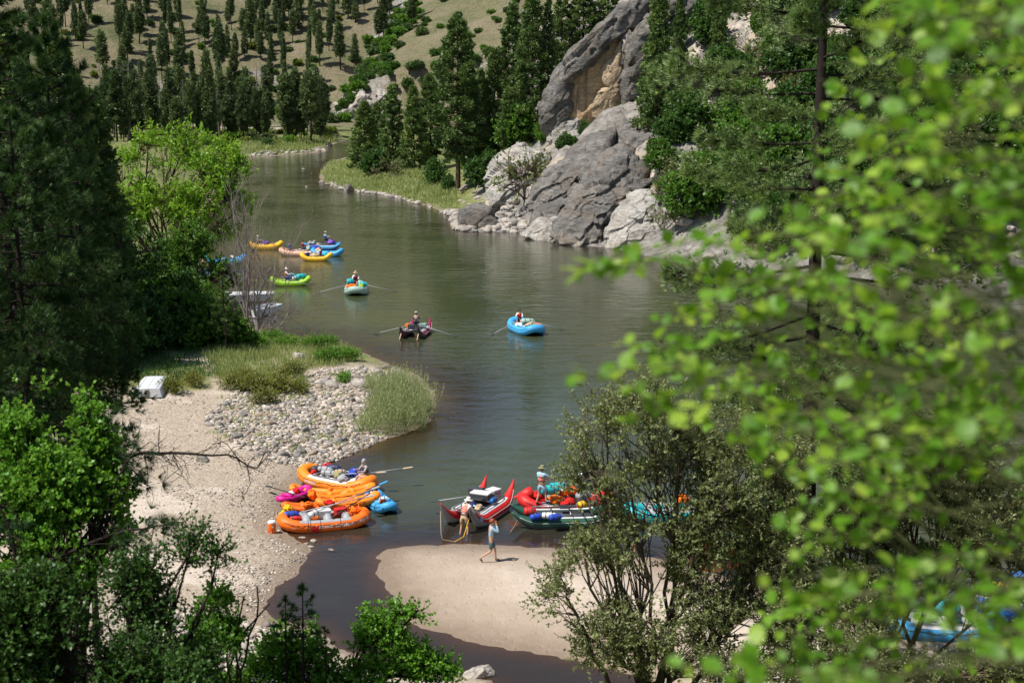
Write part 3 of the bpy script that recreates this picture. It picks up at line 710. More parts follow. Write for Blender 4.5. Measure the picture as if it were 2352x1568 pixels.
# ================================================================== rocks
def rockmat(name, stops, lichen=0.35, tan=None, scale=0.5, bump=0.9, dist=0.35, base=None):
    m, nt, out = newmat(name); n = N(nt)
    pos = n('ShaderNodeNewGeometry').outputs['Position']; oi = n('ShaderNodeObjectInfo').outputs['Random']
    mp = n('ShaderNodeMapping', {'Vector': pos, 'Rotation': (0.0, R(-42), 0.0), 'Scale': (0.45, 1.0, 1.6)}).outputs[0]
    a = n.noise(scale, 8, 0.72, mp, 0.8); b = n.noise(scale * 5, 6, 0.7, mp, 0.4)
    c = n.ramp(n.math('ADD', n.math('MULTIPLY', a, 0.6), n.math('MULTIPLY', b, 0.4)), stops)
    c = n.mix(n.math('MULTIPLY', oi, 0.25), c, (0.26, 0.22, 0.18, 1))
    if tan is not None:
        t = n('ShaderNodeAttribute', attribute_name='tan').outputs['Fac']
        tn = n.ramp(n.math('ADD', t, n.math('MULTIPLY', n.math('SUBTRACT', a, 0.5), 0.8)), [(0.4, (0, 0, 0)), (0.62, (1, 1, 1))])
        tc = n.ramp(n.math('ADD', n.math('MULTIPLY', a, 0.5), n.math('MULTIPLY', b, 0.5)), [(0.3, dark(tan, 0.45)), (0.5, tan), (0.7, dark(tan, 1.35))])
        c = n.mix(tn, c, tc)
    if base is not None:
        sep = n('ShaderNodeSeparateXYZ', {0: pos})
        lv = n.ramp(n.math('ADD', n.math('DIVIDE', sep.outputs[2], 4.0), n.math('MULTIPLY', n.math('SUBTRACT', a, 0.5), 0.25)), [(0.10, (1, 1, 1)), (0.26, (0, 0, 0))])
        c = n.mix(n.math('MULTIPLY', lv, 0.75), c, c4(base))
    crk = n('ShaderNodeTexVoronoi', {'Vector': mp, 'Scale': scale * 1.3}, feature='DISTANCE_TO_EDGE').outputs['Distance']
    ck = n.ramp(crk, [(0.0, (1, 1, 1)), (0.035, (0, 0, 0))])
    st = n.ramp(n.noise(scale * 1.4, 5, 0.7, n('ShaderNodeMapping', {'Vector': pos, 'Scale': (1.6, 1.6, 0.16)}).outputs[0]), [(0.5, (0, 0, 0)), (0.66, (1, 1, 1))])
    c = n.mix(n.math('MULTIPLY', n.ramp(n.noise(0.35, 5, 0.7, pos), [(0.48, (0, 0, 0)), (0.62, (1, 1, 1))]), 0.4), c, (0.21, 0.155, 0.105, 1))
    c = n.mix(n.math('MULTIPLY', st, 0.55), c, (0.055, 0.052, 0.05, 1))
    c = n.mix(n.math('MULTIPLY', ck, 0.45), c, (0.05, 0.045, 0.04, 1))
    bs = n('ShaderNodeBsdfPrincipled', {'Base Color': c, 'Roughness': 0.9, 'Specular IOR Level': 0.2})
    b1 = n('ShaderNodeBump', {'Height': b, 'Strength': bump, 'Distance': dist}); b2 = n('ShaderNodeBump', {'Height': n.noise(scale * 16, 5, 0.7, mp), 'Strength': bump * 0.7, 'Distance': dist * 0.3, 'Normal': b1.outputs[0]})
    nt.links.new(b2.outputs[0], bs.inputs['Normal']); nt.links.new(bs.outputs[0], out.inputs[0]); return m
G3 = [(0.36, (0.040, 0.040, 0.040)), (0.46, (0.12, 0.117, 0.112)), (0.56, (0.22, 0.21, 0.197)), (0.70, (0.38, 0.36, 0.33))]
M_crag = rockmat('cliff_rock', G3, tan=(0.60, 0.41, 0.23), base=(0.42, 0.38, 0.31))
M_crag2 = rockmat('pale_cliff_rock', [(0.3, (0.16, 0.15, 0.14)), (0.45, (0.36, 0.34, 0.31)), (0.6, (0.56, 0.53, 0.48)), (0.75, (0.66, 0.63, 0.58))], tan=(0.50, 0.38, 0.25), base=(0.45, 0.41, 0.34))
M_stone = rockmat('river_stone', [(0.3, (0.11, 0.105, 0.10)), (0.5, (0.24, 0.225, 0.21)), (0.7, (0.40, 0.375, 0.345))], scale=1.2, bump=0.35, dist=0.05)
M_stonet = rockmat('tan_stone', [(0.3, (0.17, 0.12, 0.09)), (0.5, (0.33, 0.25, 0.19)), (0.7, (0.48, 0.38, 0.30))], scale=1.4, bump=0.3, dist=0.04)
M_stonep = rockmat('pale_stone', [(0.3, (0.23, 0.21, 0.185)), (0.5, (0.40, 0.365, 0.32)), (0.7, (0.54, 0.50, 0.45))], scale=1.4, bump=0.3, dist=0.05)

def facets(P, seed, k):
    """cells, each a tilted plane at its own height: broken, jointed rock"""
    P = P + 0.35 * np.stack([fbm3(P * 0.8, seed + 1, 2), fbm3(P * 0.8, seed + 2, 2), fbm3(P * 0.8, seed + 3, 2)], 1)
    Pi = np.floor(P); best = np.full(len(P), 1e9); out = np.zeros(len(P))
    for dx in (-1, 0, 1):
        for dy in (-1, 0, 1):
            for dz in (-1, 0, 1):
                x, y, z = Pi[:, 0] + dx, Pi[:, 1] + dy, Pi[:, 2] + dz
                c_ = np.stack([x + _h3(x, y, z, seed), y + _h3(x, y, z, seed + 11), z + _h3(x, y, z, seed + 23)], 1)
                r_ = P - c_; dd = (r_ ** 2).sum(1); h = (_h3(x, y, z, seed + 31) - 0.5) * 1.3 + r_[:, 0] * (_h3(x, y, z, seed + 37) - 0.5) * 1.4 + r_[:, 2] * (_h3(x, y, z, seed + 41) - 0.5) * 1.4
                m_ = dd < best; out = np.where(m_, h, out); best = np.where(m_, dd, best)
    return out * k
def crag(name, outl, Y0, thick, seed, mat, parent, amp=0.7, tanm=0.0, back=0.6, lean=0.0, nr=54, na=200, gr=0.55, cut=None):
    """a rock body whose rim runs through the given outline; bulges towards and away from the viewer"""
    P = [AT(x, y, Y0) for x, y in outl]; c = sum((p for p in P), Vector()) / len(P)
    A = np.array([[p.x - c.x, p.z - c.z] for p in P]); ang = np.arctan2(A[:, 1], A[:, 0]); rr = np.hypot(A[:, 0], A[:, 1])
    o = np.argsort(ang); ang = ang[o]; rr = rr[o]
    th = np.linspace(-PI, PI, na, endpoint=False)
    ring = np.interp(th, np.concatenate([ang - 2 * PI, ang, ang + 2 * PI]), np.tile(rr, 3))
    V = []; 
    q = np.linspace(0.0, 1, nr)
    for side in (-1, 1):
        for j, t in enumerate(q if side < 0 else np.linspace(1, 0, max(8, nr // 5))):
            if side > 0 and j == 0: continue
            x = ring * t * np.cos(th); z = ring * t * np.sin(th); d = side * (thick if side < 0 else thick * back) * np.sqrt(max(1 - t ** 2.6, 0)) * (1.0 if side < 0 else 1.0)
            V.append(np.stack([x, np.full(na, d) + lean * z, z], 1))
    V = np.concatenate(V); m = len(V) // na
    q3 = V * np.array([1, 1, 1.0]); u = (q3[:, 0] * 0.72 + q3[:, 2] * 0.70); v = (-q3[:, 0] * 0.70 + q3[:, 2] * 0.72)
    Q = np.stack([u * 0.22, q3[:, 1] * 0.5, v * 1.0], 1) * gr
    rid = 1 - np.abs(fbm3(Q, seed, 4)) * 2; big = fbm3(V * 0.16, seed + 3, 4); det = fbm3(V * 1.1, seed + 6, 3)
    nrm = norm(V * np.array([1 / max(rr.mean(), .1), 1 / thick, 1 / max(rr.mean(), .1)]))
    uv = np.stack([u, q3[:, 1] * 1.0, v], 1)
    disp = 0.7 * facets(uv * np.array([0.16, 0.28, 0.42]) * gr / 0.55, seed, 1.0) + 0.34 * facets(uv * np.array([0.42, 0.7, 1.1]) * gr / 0.55, seed + 5, 1.0) + 0.45 * big + 0.10 * det
    V = V + nrm * (amp * 1.5 * disp)[:, None]
    V[:, 1] += 0.15 * amp * rid
    if cut is not None: V = cut(V)
    F = []; idx = np.arange(m * na).reshape(m, na)
    F = np.stack([idx[:-1], np.roll(idx[:-1], -1, 1), np.roll(idx[1:], -1, 1), idx[1:]], -1).reshape(-1, 4)
    me = mesh_np(name, V, F, mat, None, smooth=False, attrs={'tan': np.full(len(V), tanm)})
    return put(name, me, parent, tuple(c))
def up(lst): return lst
def ribbon(name, spine, Y0, thick, seed, mat, parent, amp, tanm=-0.4, ns=90, na=64):
    """a long overhanging band of rock that follows a curved edge"""
    P = np.array([[AT(x, y, Y0).x, AT(x, y, Y0).z, w_ * mpp(Y0)] for x, y, w_ in spine]); c = P.mean(0); tt = np.linspace(0, len(P) - 1, ns)
    I = lambda k: np.interp(tt, np.arange(len(P)), P[:, k])
    x, z, w_ = I(0) - c[0], I(1) - c[1], I(2); 
    ker = np.ones(9) / 9; sm = lambda v: np.convolve(np.pad(v, 4, 'edge'), ker, 'valid'); x, z, w_ = sm(x), sm(z), sm(w_)
    dx, dz = np.gradient(x), np.gradient(z); L = np.hypot(dx, dz); nx, nz = -dz / L, dx / L; e = np.sqrt(np.clip(1 - np.abs(np.linspace(-1, 1, ns)) ** 6, 0.0, 1))
    th = np.linspace(0, 2 * PI, na, endpoint=False); C_, S_ = np.cos(th), np.sin(th); C_ = np.sign(C_) * np.abs(C_) ** 0.7; S_ = np.sign(S_) * np.abs(S_) ** 0.7
    V = np.stack([x[:, None] + (nx * w_ * e)[:, None] * C_, thick * e[:, None] * S_, z[:, None] + (nz * w_ * e)[:, None] * C_], -1); N_ = norm(np.stack([nx[:, None] * C_, 0 * x[:, None] + S_, nz[:, None] * C_], -1)).reshape(-1, 3); V = V.reshape(-1, 3)
    u = V[:, 0] * 0.72 + V[:, 2] * 0.70; v = -V[:, 0] * 0.70 + V[:, 2] * 0.72; uv = np.stack([u, V[:, 1], v], 1)
    disp = 0.8 * facets(uv * np.array([0.12, 0.3, 0.55]), seed, 1.0) + 0.4 * facets(uv * np.array([0.4, 0.8, 1.4]), seed + 5, 1.0) + 0.1 * fbm3(V * 1.1, seed + 6, 3)
    V = V + N_ * (amp * 1.5 * disp)[:, None]; idx = np.arange(ns * na).reshape(ns, na)
    F = np.stack([idx[:-1], np.roll(idx[:-1], -1, 1), np.roll(idx[1:], -1, 1), idx[1:]], -1).reshape(-1, 4)
    return put(name, mesh_np(name, V, F, mat, None, False, {'tan': np.full(len(V), tanm)}), parent, (c[0], Y0, c[1]))
cl = thing('cliff', 'big grey cliff with a dark overhanging cap above a hollow tan face', 'cliff', (0, 0, 0))
crag('rock_slab', [(1236, 268), (1248, 232), (1262, 190), (1285, 150), (1300, 140), (1318, 160), (1318, 220), (1324, 262), (1330, 290), (1322, 312), (1296, 330), (1266, 335), (1246, 308)], 199, 3.4, 11, M_crag, cl, 0.55, 0.05)
crag('pale_rock_slab', [(1262, 300), (1280, 268), (1310, 262), (1340, 275), (1335, 305), (1300, 335), (1275, 345)], 197.5, 2.4, 12, M_crag2, cl, 0.6, 0.2)
ribbon('overhang_cap', [(1306, 214, 5), (1304, 188, 14), (1316, 158, 22), (1340, 128, 27), (1376, 96, 24), (1408, 64, 27), (1446, 36, 30), (1480, 8, 24), (1510, -20, 10)], 196.3, 1.6, 13, M_crag, cl, 0.6)
crag('hollow_tan_face', [(1298, 205), (1325, 150), (1370, 98), (1422, 66), (1432, 110), (1408, 215), (1388, 262), (1345, 300), (1314, 296), (1300, 245)], 197.0, 1.2, 14, M_crag, cl, 0.35, 1.0)
crag('tan_edge', [(1386, 262), (1392, 200), (1408, 120), (1428, 90), (1432, 120), (1424, 200), (1420, 250), (1395, 285), (1370, 296)], 196.3, 1.6, 16, M_crag2, cl, 0.35, 0.75)
crag('right_rock_slab', [(1424, 225), (1428, 160), (1440, 100), (1456, 58), (1490, 30), (1530, 20), (1530, 110), (1505, 190), (1475, 250), (1430, 262)], 194.8, 3.0, 15, M_crag, cl, 0.6, 0.0)
crag('top_rock', [(1440, 60), (1470, 20), (1520, -30), (1600, -60), (1640, 0), (1600, 60), (1530, 80), (1470, 90)], 206, 4.5, 19, M_crag, cl, 0.8, 0.2)
cg = thing('crag', 'fissured grey crag dipping into the river below the cliff', 'crag', (0, 0, 0))
crag('rock_slab', [(1212, 528), (1222, 478), (1250, 420), (1292, 370), (1338, 330), (1388, 305), (1422, 305), (1420, 340), (1395, 400), (1352, 470), (1310, 535), (1262, 552), (1228, 548)], 174.5, 3.6, 21, M_crag, cg, 0.85, 0.0, lean=1.1)
crag('leaning_rock_slab', [(1262, 535), (1282, 480), (1330, 420), (1395, 350), (1440, 330), (1490, 372), (1502, 420), (1462, 440), (1420, 470), (1385, 520), (1362, 566), (1318, 570), (1290, 556)], 166, 3.8, 22, M_crag, cg, 0.9, -0.1, lean=1.0)
crag('pale_rock_slab', [(1385, 572), (1398, 510), (1440, 462), (1500, 440), (1540, 470), (1545, 520), (1520, 560), (1470, 582), (1420, 580)], 159.5, 2.8, 23, M_crag2, cg, 0.6, 0.1, lean=0.8)
crag('upper_rock', [(1395, 420), (1400, 350), (1440, 300), (1500, 290), (1545, 330), (1560, 400), (1510, 450), (1440, 450)], 178, 3.8, 25, M_crag, cg, 0.9, 0.2, lean=1.1)
crag('side_rock', [(1500, 560), (1520, 480), (1580, 420), (1660, 430), (1700, 500), (1690, 580), (1620, 605), (1540, 590)], 160, 3.4, 26, M_crag2, cg, 0.9, 0.3, lean=1.0)
crag('shoulder_rock', [(1350, 340), (1380, 308), (1420, 290), (1480, 285), (1540, 300), (1530, 340), (1450, 350), (1390, 370)], 184, 3.2, 28, M_crag, cg, 0.8, 0.25, lean=1.0, nr=40, na=150)
crag('foot_rock', [(1200, 540), (1225, 500), (1262, 495), (1300, 530), (1300, 560), (1255, 560)], 166.5, 2.2, 29, M_crag2, cg, 0.6, 0.0, lean=0.6, nr=40, na=140)
cg2 = thing('rock_knoll', 'pale rock knoll carrying the trail left of the crag', 'rock', (0, 0, 0))
crag('rock_face', [(1115, 440), (1130, 380), (1170, 345), (1230, 338), (1268, 350), (1260, 400), (1230, 450), (1210, 500), (1150, 480)], 186, 3.6, 27, M_crag2, cg2, 0.8, 0.35, lean=0.9)
cg3 = thing('slope_outcrop', 'grey rock outcrop on the slope behind the near pine', 'rock', (0, 0, 0))
for j, (x, y, r, Y0) in enumerate([(1600, 90, 70, 215), (1700, 250, 60, 200), (1850, 180, 90, 215), (1980, 420, 80, 190), (2120, 130, 90, 220), (2260, 330, 90, 205), (1700, 480, 60, 182), (2000, 300, 60, 200), (2300, 80, 90, 225), (1600, 330, 50, 192)]):
    crag('outcrop_face', [(x + r * cos(a) * (1.1 + 0.3 * sin(3 * a + j)), y + r * 0.85 * sin(a)) for a in np.linspace(0, 6.28, 13)[:-1]], Y0, 3.2, 40 + j, M_crag if j % 2 else M_crag2, cg3, 0.9, 0.3, nr=26, na=80)
cg4 = thing('far_rock_face', 'grey pink rock face where the tan slope meets the river bend', 'rock', (0, 0, 0))
for j, (x, y, r, s) in enumerate([(790, 268, 26, 1.3), (830, 245, 26, 1.2), (775, 300, 16, 1.0), (880, 228, 20, 0.9)]):
    crag('rock_face', [(x + r * cos(a), y + r * s * sin(a)) for a in np.linspace(0, 6.28, 13)[:-1]], 500, 5, 60 + j, M_crag2, cg4, 2.2, 0.4, nr=26, na=80, gr=0.3)

def boulder_mesh(seed, sub, mat, flat=0.7, rough=0.35, smooth=True):
    bm = bmesh.new(); bmesh.ops.create_icosphere(bm, subdivisions=sub, radius=1.0)
    V = np.array([v.co[:] for v in bm.verts]); F = [tuple(v.index for v in f.verts) for f in bm.faces]; bm.free()
    rg = np.random.default_rng(seed)
    # chip flat planes off the ball
    for k in range(9):
        n = unit(1, rg)[0]; dd = rg.uniform(0.62, 0.92); h = V @ n; V = V - np.outer(np.maximum(h - dd, 0) * 0.85, n)
    V = V * (1 + rough * 0.35 * fbm3(V * 1.6, seed, 3)[:, None]); V = V * np.array([1.0, rg.uniform(0.7, 0.95), flat])
    return mesh_np('rock', V, np.array(F), mat, None, smooth)
BS = [boulder_mesh(500 + i, 3, [M_stone, M_stonet, M_stone, M_stonep, M_stonep, M_stone][i], [0.7, 0.6, 0.8, 0.6, 0.7, 0.55][i]) for i in range(6)]
BB = [boulder_mesh(520 + i, 5, [M_crag, M_stonep, M_crag][i], [0.75, 0.7, 0.85][i], 0.6, False) for i in range(3)]
def rock(me, loc, s, rz, label, group=None, sz=1.0, cat='rock', name='rock'):
    o = put(name, me, None, loc); o.scale = (s, s * 0.9, s * sz); o.rotation_euler = (rnd.uniform(-0.2, 0.2), rnd.uniform(-0.2, 0.2), rz)
    return tag(o, label, cat, group)
def rockpx(px, py, rpx, me, label, sz=1.0, sink=0.25, name='boulder', cat='boulder'):
    h = hit(px, py); 
    if h is None: return
    s = rpx * mpp(h[1]); return rock(me, (h[0], h[1] + s * 0.3, h[2] + s * 0.7 * sz * (1 - 2 * sink) * 0.5), s, px * 0.7, label, None, sz, cat, name)
rockpx(1090, 522, 52, BB[0], 'largest dark grey boulder at the water left of the crag', 0.95, 0.1)
rockpx(1122, 526, 30, BB[2], 'smaller grey boulder leaning against the largest dark one', 0.9, 0.1)
rockpx(800, 440, 15, BB[2], 'lone dark boulder at the tip of the grassy right bank', 1.0, 0.1)
rockpx(1165, 530, 18, BB[1], 'pale flat boulder at the waterline right of the two dark ones')
rockpx(1235, 545, 24, BB[1], 'pale boulder under the left foot of the crag')
rockpx(1205, 527, 20, BB[1], 'low pale boulder between the crag and the flat one', 0.6)
rockpx(697, 391, 5, BS[3], 'small pale stone breaking the water off the right bank')
rockpx(704, 431, 4, BS[3], 'tiny pale stone awash in mid river')
rockpx(466, 1062, 19, BB[2], 'grey boulder alone on the beach sand behind the bare twigs', 0.75)
rockpx(620, 975, 18, BS[1], 'reddish brown stone at the left edge of the cobbles', 0.7)
rockpx(597, 958, 15, BS[1], 'brown rounded stone above the reddish one')
rockpx(545, 1008, 19, BS[5], 'broad grey stone at the sandy edge of the cobbles', 0.9)
rockpx(690, 1042, 15, BS[2], 'round brown grey stone at the lower rim of the cobbles', 1.1)
rockpx(825, 890, 24, BS[4], 'large white boulder near the top of the cobble point', 0.9)
rockpx(762, 893, 20, BS[4], 'round pale boulder left of the large white one', 1.0)
rockpx(742, 882, 22, BS[3], 'pale boulder in the weeds at the top of the cobbles', 0.8)
rockpx(910, 862, 24, BB[1], 'angular pale boulder beside the reeds', 0.7)
rockpx(886, 848, 18, BS[0], 'grey flat boulder at the river edge above the reeds', 0.6)
rockpx(686, 830, 16, BB[1], 'upright white boulder in the grass at the back of the point', 1.6)
rockpx(672, 880, 14, BB[2], 'dark burnt stump like boulder in the yellow weeds', 1.2)
rockpx(545, 905, 12, BS[3], 'angular white stone at the left of the cobbles')
rockpx(598, 1022, 10, BS[4], 'small white stone below the brown ones')
rockpx(1100, 1556, 42, BB[1], 'smooth tan boulder at the bottom edge by the dark slough', 0.7, 0.3)
rockpx(905, 1552, 26, BS[4], 'pale stone at the bottom edge left of the tan boulder')
rockpx(1010, 1562, 24, BS[3], 'pale stone among leaves at the bottom edge')
rockpx(2190, 1522, 40, BS[4], 'pale rock in the bush at the lower right')
# cobbles on the point
def inpoly(x, y, P):
    c = False
    for i in range(len(P)):
        ax, ay = P[i]; bx, by = P[i - 1]
        if (ay > y) != (by > y) and x < (bx - ax) * (y - ay) / (by - ay) + ax: c = not c
    return c
CP = [(520, 930), (560, 900), (640, 910), (700, 880), (740, 850), (830, 840), (900, 850), (880, 900), (860, 960), (900, 1000), (860, 1020), (760, 1055), (700, 1062), (600, 1050), (540, 1020), (470, 980)]
def rpts(n, poly, f=None):
    xs = [p[0] for p in poly]; ys_ = [p[1] for p in poly]; out = []
    while len(out) < n:
        x = rnd.uniform(min(xs), max(xs)); y = rnd.uniform(min(ys_), max(ys_))
        if inpoly(x, y, poly) and (f is None or rnd.random() < f(x, y)): out.append((x, y))
    return out
pts = rpts(600, CP); hh = hits(pts); k = 0; small = []; used_r = []
for p, h in zip(pts, hh):
    if h is None or h[3] < 0.1: continue
    s = min(0.44, 0.09 + abs(rnd.gauss(0, 0.095))) * (1 + 0.25 * (p[0] > 700))
    if k < 290:
        if any((h[0] - q[0]) ** 2 + (h[1] - q[1]) ** 2 < (0.75 * (s + q[2])) ** 2 for q in used_r): continue
        used_r.append((h[0], h[1], s))
        rock(BS[rnd.choice([0, 0, 2, 2, 3, 4, 5, 1, 1])], (h[0], h[1], h[2] + s * 0.15), s, rnd.uniform(0, 6), 'grey cobble lying in the stony field on the river point', 'cobbles on the river point', 1.0, 'stone', 'cobble'); k += 1
# the many small stones
def pebble_field(name, label, pts, smin, smax, mats, seed, flat=0.6):
    rg = np.random.default_rng(seed); bm = bmesh.new(); bmesh.ops.create_icosphere(bm, subdivisions=1, radius=1.0)
    V0 = np.array([v.co[:] for v in bm.verts]); F0 = np.array([[v.index for v in f.verts] for f in bm.faces]); bm.free()
    n = len(pts); P = np.array(pts); s = smin + (smax - smin) * rg.random(n) ** 2.5
    a = rg.uniform(0, 6.28, n); V = V0[None] * (1 + 0.45 * rg.normal(size=(n, len(V0), 1)) * 0.4) * np.stack([s, s * rg.uniform(0.6, 1, n), s * flat * rg.uniform(0.6, 1.1, n)], -1)[:, None, :]
    c, sn_ = np.cos(a)[:, None], np.sin(a)[:, None]; V = np.stack([V[..., 0] * c - V[..., 1] * sn_, V[..., 0] * sn_ + V[..., 1] * c, V[..., 2]], -1) + P[:, None, :] + np.array([0, 0, 1]) * (s * 0.15)[:, None, None]
    F = F0[None] + (np.arange(n) * len(V0))[:, None, None]
    me = mesh_np(name, V.reshape(-1, 3), F.reshape(-1, 3), mats, np.repeat(rg.random(n), len(V0)))
    return tag(put(name, me), label, 'pebbles', None, 'stuff')
def pebmat():
    m, nt, out = newmat('pebbles'); n = N(nt); t = n('ShaderNodeAttribute', attribute_name='tint').outputs['Fac']
    c = n.ramp(t, [(0, (0.13, 0.12, 0.11)), (0.3, (0.27, 0.235, 0.205)), (0.65, (0.42, 0.36, 0.30)), (1, (0.58, 0.52, 0.45))])
    b = n('ShaderNodeBsdfPrincipled', {'Base Color': c, 'Roughness': 0.85, 'Specular IOR Level': 0.2}); nt.links.new(b.outputs[0], out.inputs[0]); return m
M_peb = pebmat()
def terr_pts(px_poly, n, f=None, smin=0.0):
    P = rpts(n, px_poly, f); g = np.array([[G(*p, 0.4).x, G(*p, 0.4).y] for p in P]); z, s = Hs(g[:, 0], g[:, 1]); k = s > smin
    return np.stack([g[k, 0], g[k, 1], z[k]], 1)
pebble_field('pebbles', 'small grey stones filling the gaps between the cobbles', terr_pts(CP, 6000), 0.05, 0.19, M_peb, 71)
BP = [(300, 930), (520, 920), (560, 1000), (640, 1050), (740, 1060), (690, 1120), (640, 1170), (650, 1230), (720, 1260), (700, 1310), (640, 1350), (590, 1410), (560, 1400), (380, 1500), (250, 1500), (200, 1300), (250, 1000)]
pebble_field('gravel', 'loose tan gravel strewn over the left beach', terr_pts(BP, 8000, lambda x, y: 0.15 + sstep(0.42, 0.62, float(vn2(np.array(x * 0.012), np.array(y * 0.03), 9)))), 0.018, 0.085, M_peb, 72, 0.55)
LP = [(380, 1400), (600, 1410), (660, 1440), (740, 1500), (880, 1560), (880, 1600), (380, 1600)]
pebble_field('bank_rubble', 'pale broken stones on the bank at the bottom of the frame', terr_pts(LP, 1300), 0.05, 0.26, M_peb, 73, 0.7)
# stones along the right bank
edge = [(742, 420), (800, 440), (880, 449), (960, 471), (1035, 500), (1050, 532), (1120, 536), (1200, 538), (1250, 553)]
rk = []
for i in range(250):
    j = rnd.randrange(len(edge) - 1); t = rnd.random(); a, b = edge[j], edge[j + 1]
    wdt = 3 + 16 * (a[0] > 900) + 10 * (a[0] > 1000)
    rk.append((a[0] + (b[0] - a[0]) * t + rnd.uniform(-6, 6), a[1] + (b[1] - a[1]) * t - rnd.random() ** 1.3 * wdt))
for p in rpts(60, [(1030, 500), (1060, 440), (1120, 400), (1200, 480), (1210, 530), (1060, 530)]): rk.append(p)
for h in hits(rk):
    if h is None or h[3] < -0.3: continue
    s = rnd.uniform(0.25, 0.75) * (1.25 if h[1] < 200 else 1)
    rock(BS[rnd.choice([3, 4, 3, 4, 0, 5])], (h[0], h[1], h[2] + s * 0.1), s, rnd.uniform(0, 6), 'pale stone lying along the waterline of the right bank', 'stones along the right bank', rnd.uniform(0.6, 1), 'stone', 'bank_stone')
rk = [(rnd.uniform(548, 760), 0) for i in range(90)]
rk = [(x, np.interp(x, [548, 600, 680, 740, 790], [366, 360, 354, 348, 330]) - rnd.random() * 9) for x, _ in rk]
for h in hits(rk):
    if h is None or h[3] < -1: continue
    s = rnd.uniform(0.35, 1.0); rock(BS[rnd.choice([3, 4, 0])], (h[0], h[1], h[2] + s * 0.1), s, rnd.uniform(0, 6), 'stone on the far bank below the pine stand', 'stones along the far bank', 0.7, 'stone', 'far_bank_stone')
rk = rpts(170, [(1500, 600), (1520, 420), (1700, 300), (2352, 250), (2352, 640), (1800, 625)])
for h in hits(rk):
    if h is None or h[3] < 0: continue
    s = rnd.uniform(0.3, 1.3); rock(BS[rnd.choice([3, 4, 0, 1])], (h[0], h[1], h[2] + s * 0.1), s, rnd.uniform(0, 6), 'tumbled block on the rocky slope behind the foreground leaves', 'tumbled blocks on the right slope', 0.8, 'rock', 'tumbled_block')
# dark stone revetment under the trail
tw = thing('stone_bank_wall', 'dark low stone wall slanting up from the river to the trail', 'wall', (0, 0, 0))
a = hit(1060, 450); b = hit(1170, 350)
for i in range(44):
    t = i / 44; y_px = 448 - 98 * t; x_px = 1058 + 112 * t; h = hit(x_px, y_px)
    if h:
        for kk in range(2):
            o = put('stone', BS[(i + kk) % 3], tw, (h[0], h[1], h[2] + 0.25 + kk * 0.45)); s = rnd.uniform(0.35, 0.5); o.scale = (s, s, s * 0.8); o.rotation_euler = (0, 0, rnd.uniform(0, 6))

# ================================================================== grasses and reeds
def blades(P, seed, hmin, hmax, wd, lean=0.35, per=8, spread=0.15, D0=(0, 0, 1)):
    rg = np.random.default_rng(seed); n = len(P) * per; Q = np.repeat(np.asarray(P), per, 0).astype(float); Q[:, :2] += rg.normal(0, spread, (n, 2))
    D = norm(np.array(D0) + lean * rg.normal(size=(n, 3)) * np.array([1, 1, 0.2])); L = rg.uniform(hmin, hmax, n)
    return Q, D, L, rg
def grass_patch(name, label, P, seed, hmin, hmax, wd, mat, **kw):
    Q, D, L, rg = blades(P, seed, hmin, hmax, wd, **kw)
    V, F, T = leaf_cards(Q, D, L, wd, 0.5 + 0.35 * fbm2(Q[:, 0] * 0.5, Q[:, 1] * 0.5, seed, 3) + rg.uniform(-0.2, 0.2, len(Q)), rg)
    return tag(put(name, mesh_np(name, V, F, mat, T)), label, 'grass', None, 'stuff')
def poly_ground(poly, n, smin=0.1, zoff=0.4, f=None):
    P = rpts(n, poly, f); out = [h[:3] for h in hits(P) if h is not None and h[3] > smin]; return np.array(out)
grass_patch('bank_grass', 'pale green grass on the flat tongue of the right bank', poly_ground([(738, 418), (745, 385), (760, 372), (850, 365), (1000, 400), (1060, 440), (1040, 495), (960, 466), (880, 445), (800, 436)], 1500, 0.6), 81, 0.4, 1.0, 0.06, M_grassm, per=12, spread=0.6)
grass_patch('far_grass', 'yellow green grass along the far bank', poly_ground([(560, 355), (560, 325), (770, 318), (760, 335), (700, 350)], 380, 0.6), 82, 0.6, 1.4, 0.10, M_grassm, per=12, spread=1.0)
grass_patch('point_grass', 'tall grass and weeds at the back of the river point', poly_ground([(470, 800), (600, 770), (760, 785), (820, 820), (760, 850), (690, 850), (700, 900), (640, 905), (560, 890), (500, 870)], 1100, 0.2), 83, 0.25, 0.7, 0.022, M_grassm, per=10, spread=0.25)
grass_patch('forest_floor_grass', 'dark grass under the trees of the left bank', poly_ground([(150, 880), (200, 780), (450, 760), (640, 790), (560, 850), (420, 880), (300, 870)], 700, 0.5), 84, 0.2, 0.6, 0.02, M_shrubd, per=9, spread=0.3)
grass_patch('stem_clump_weeds', 'small weeds sprouting between the cobbles', poly_ground([(500, 900), (900, 840), (900, 1000), (700, 1060), (480, 1000)], 110, 0.2), 85, 0.15, 0.4, 0.02, M_grassm, per=14, spread=0.14, lean=0.7)
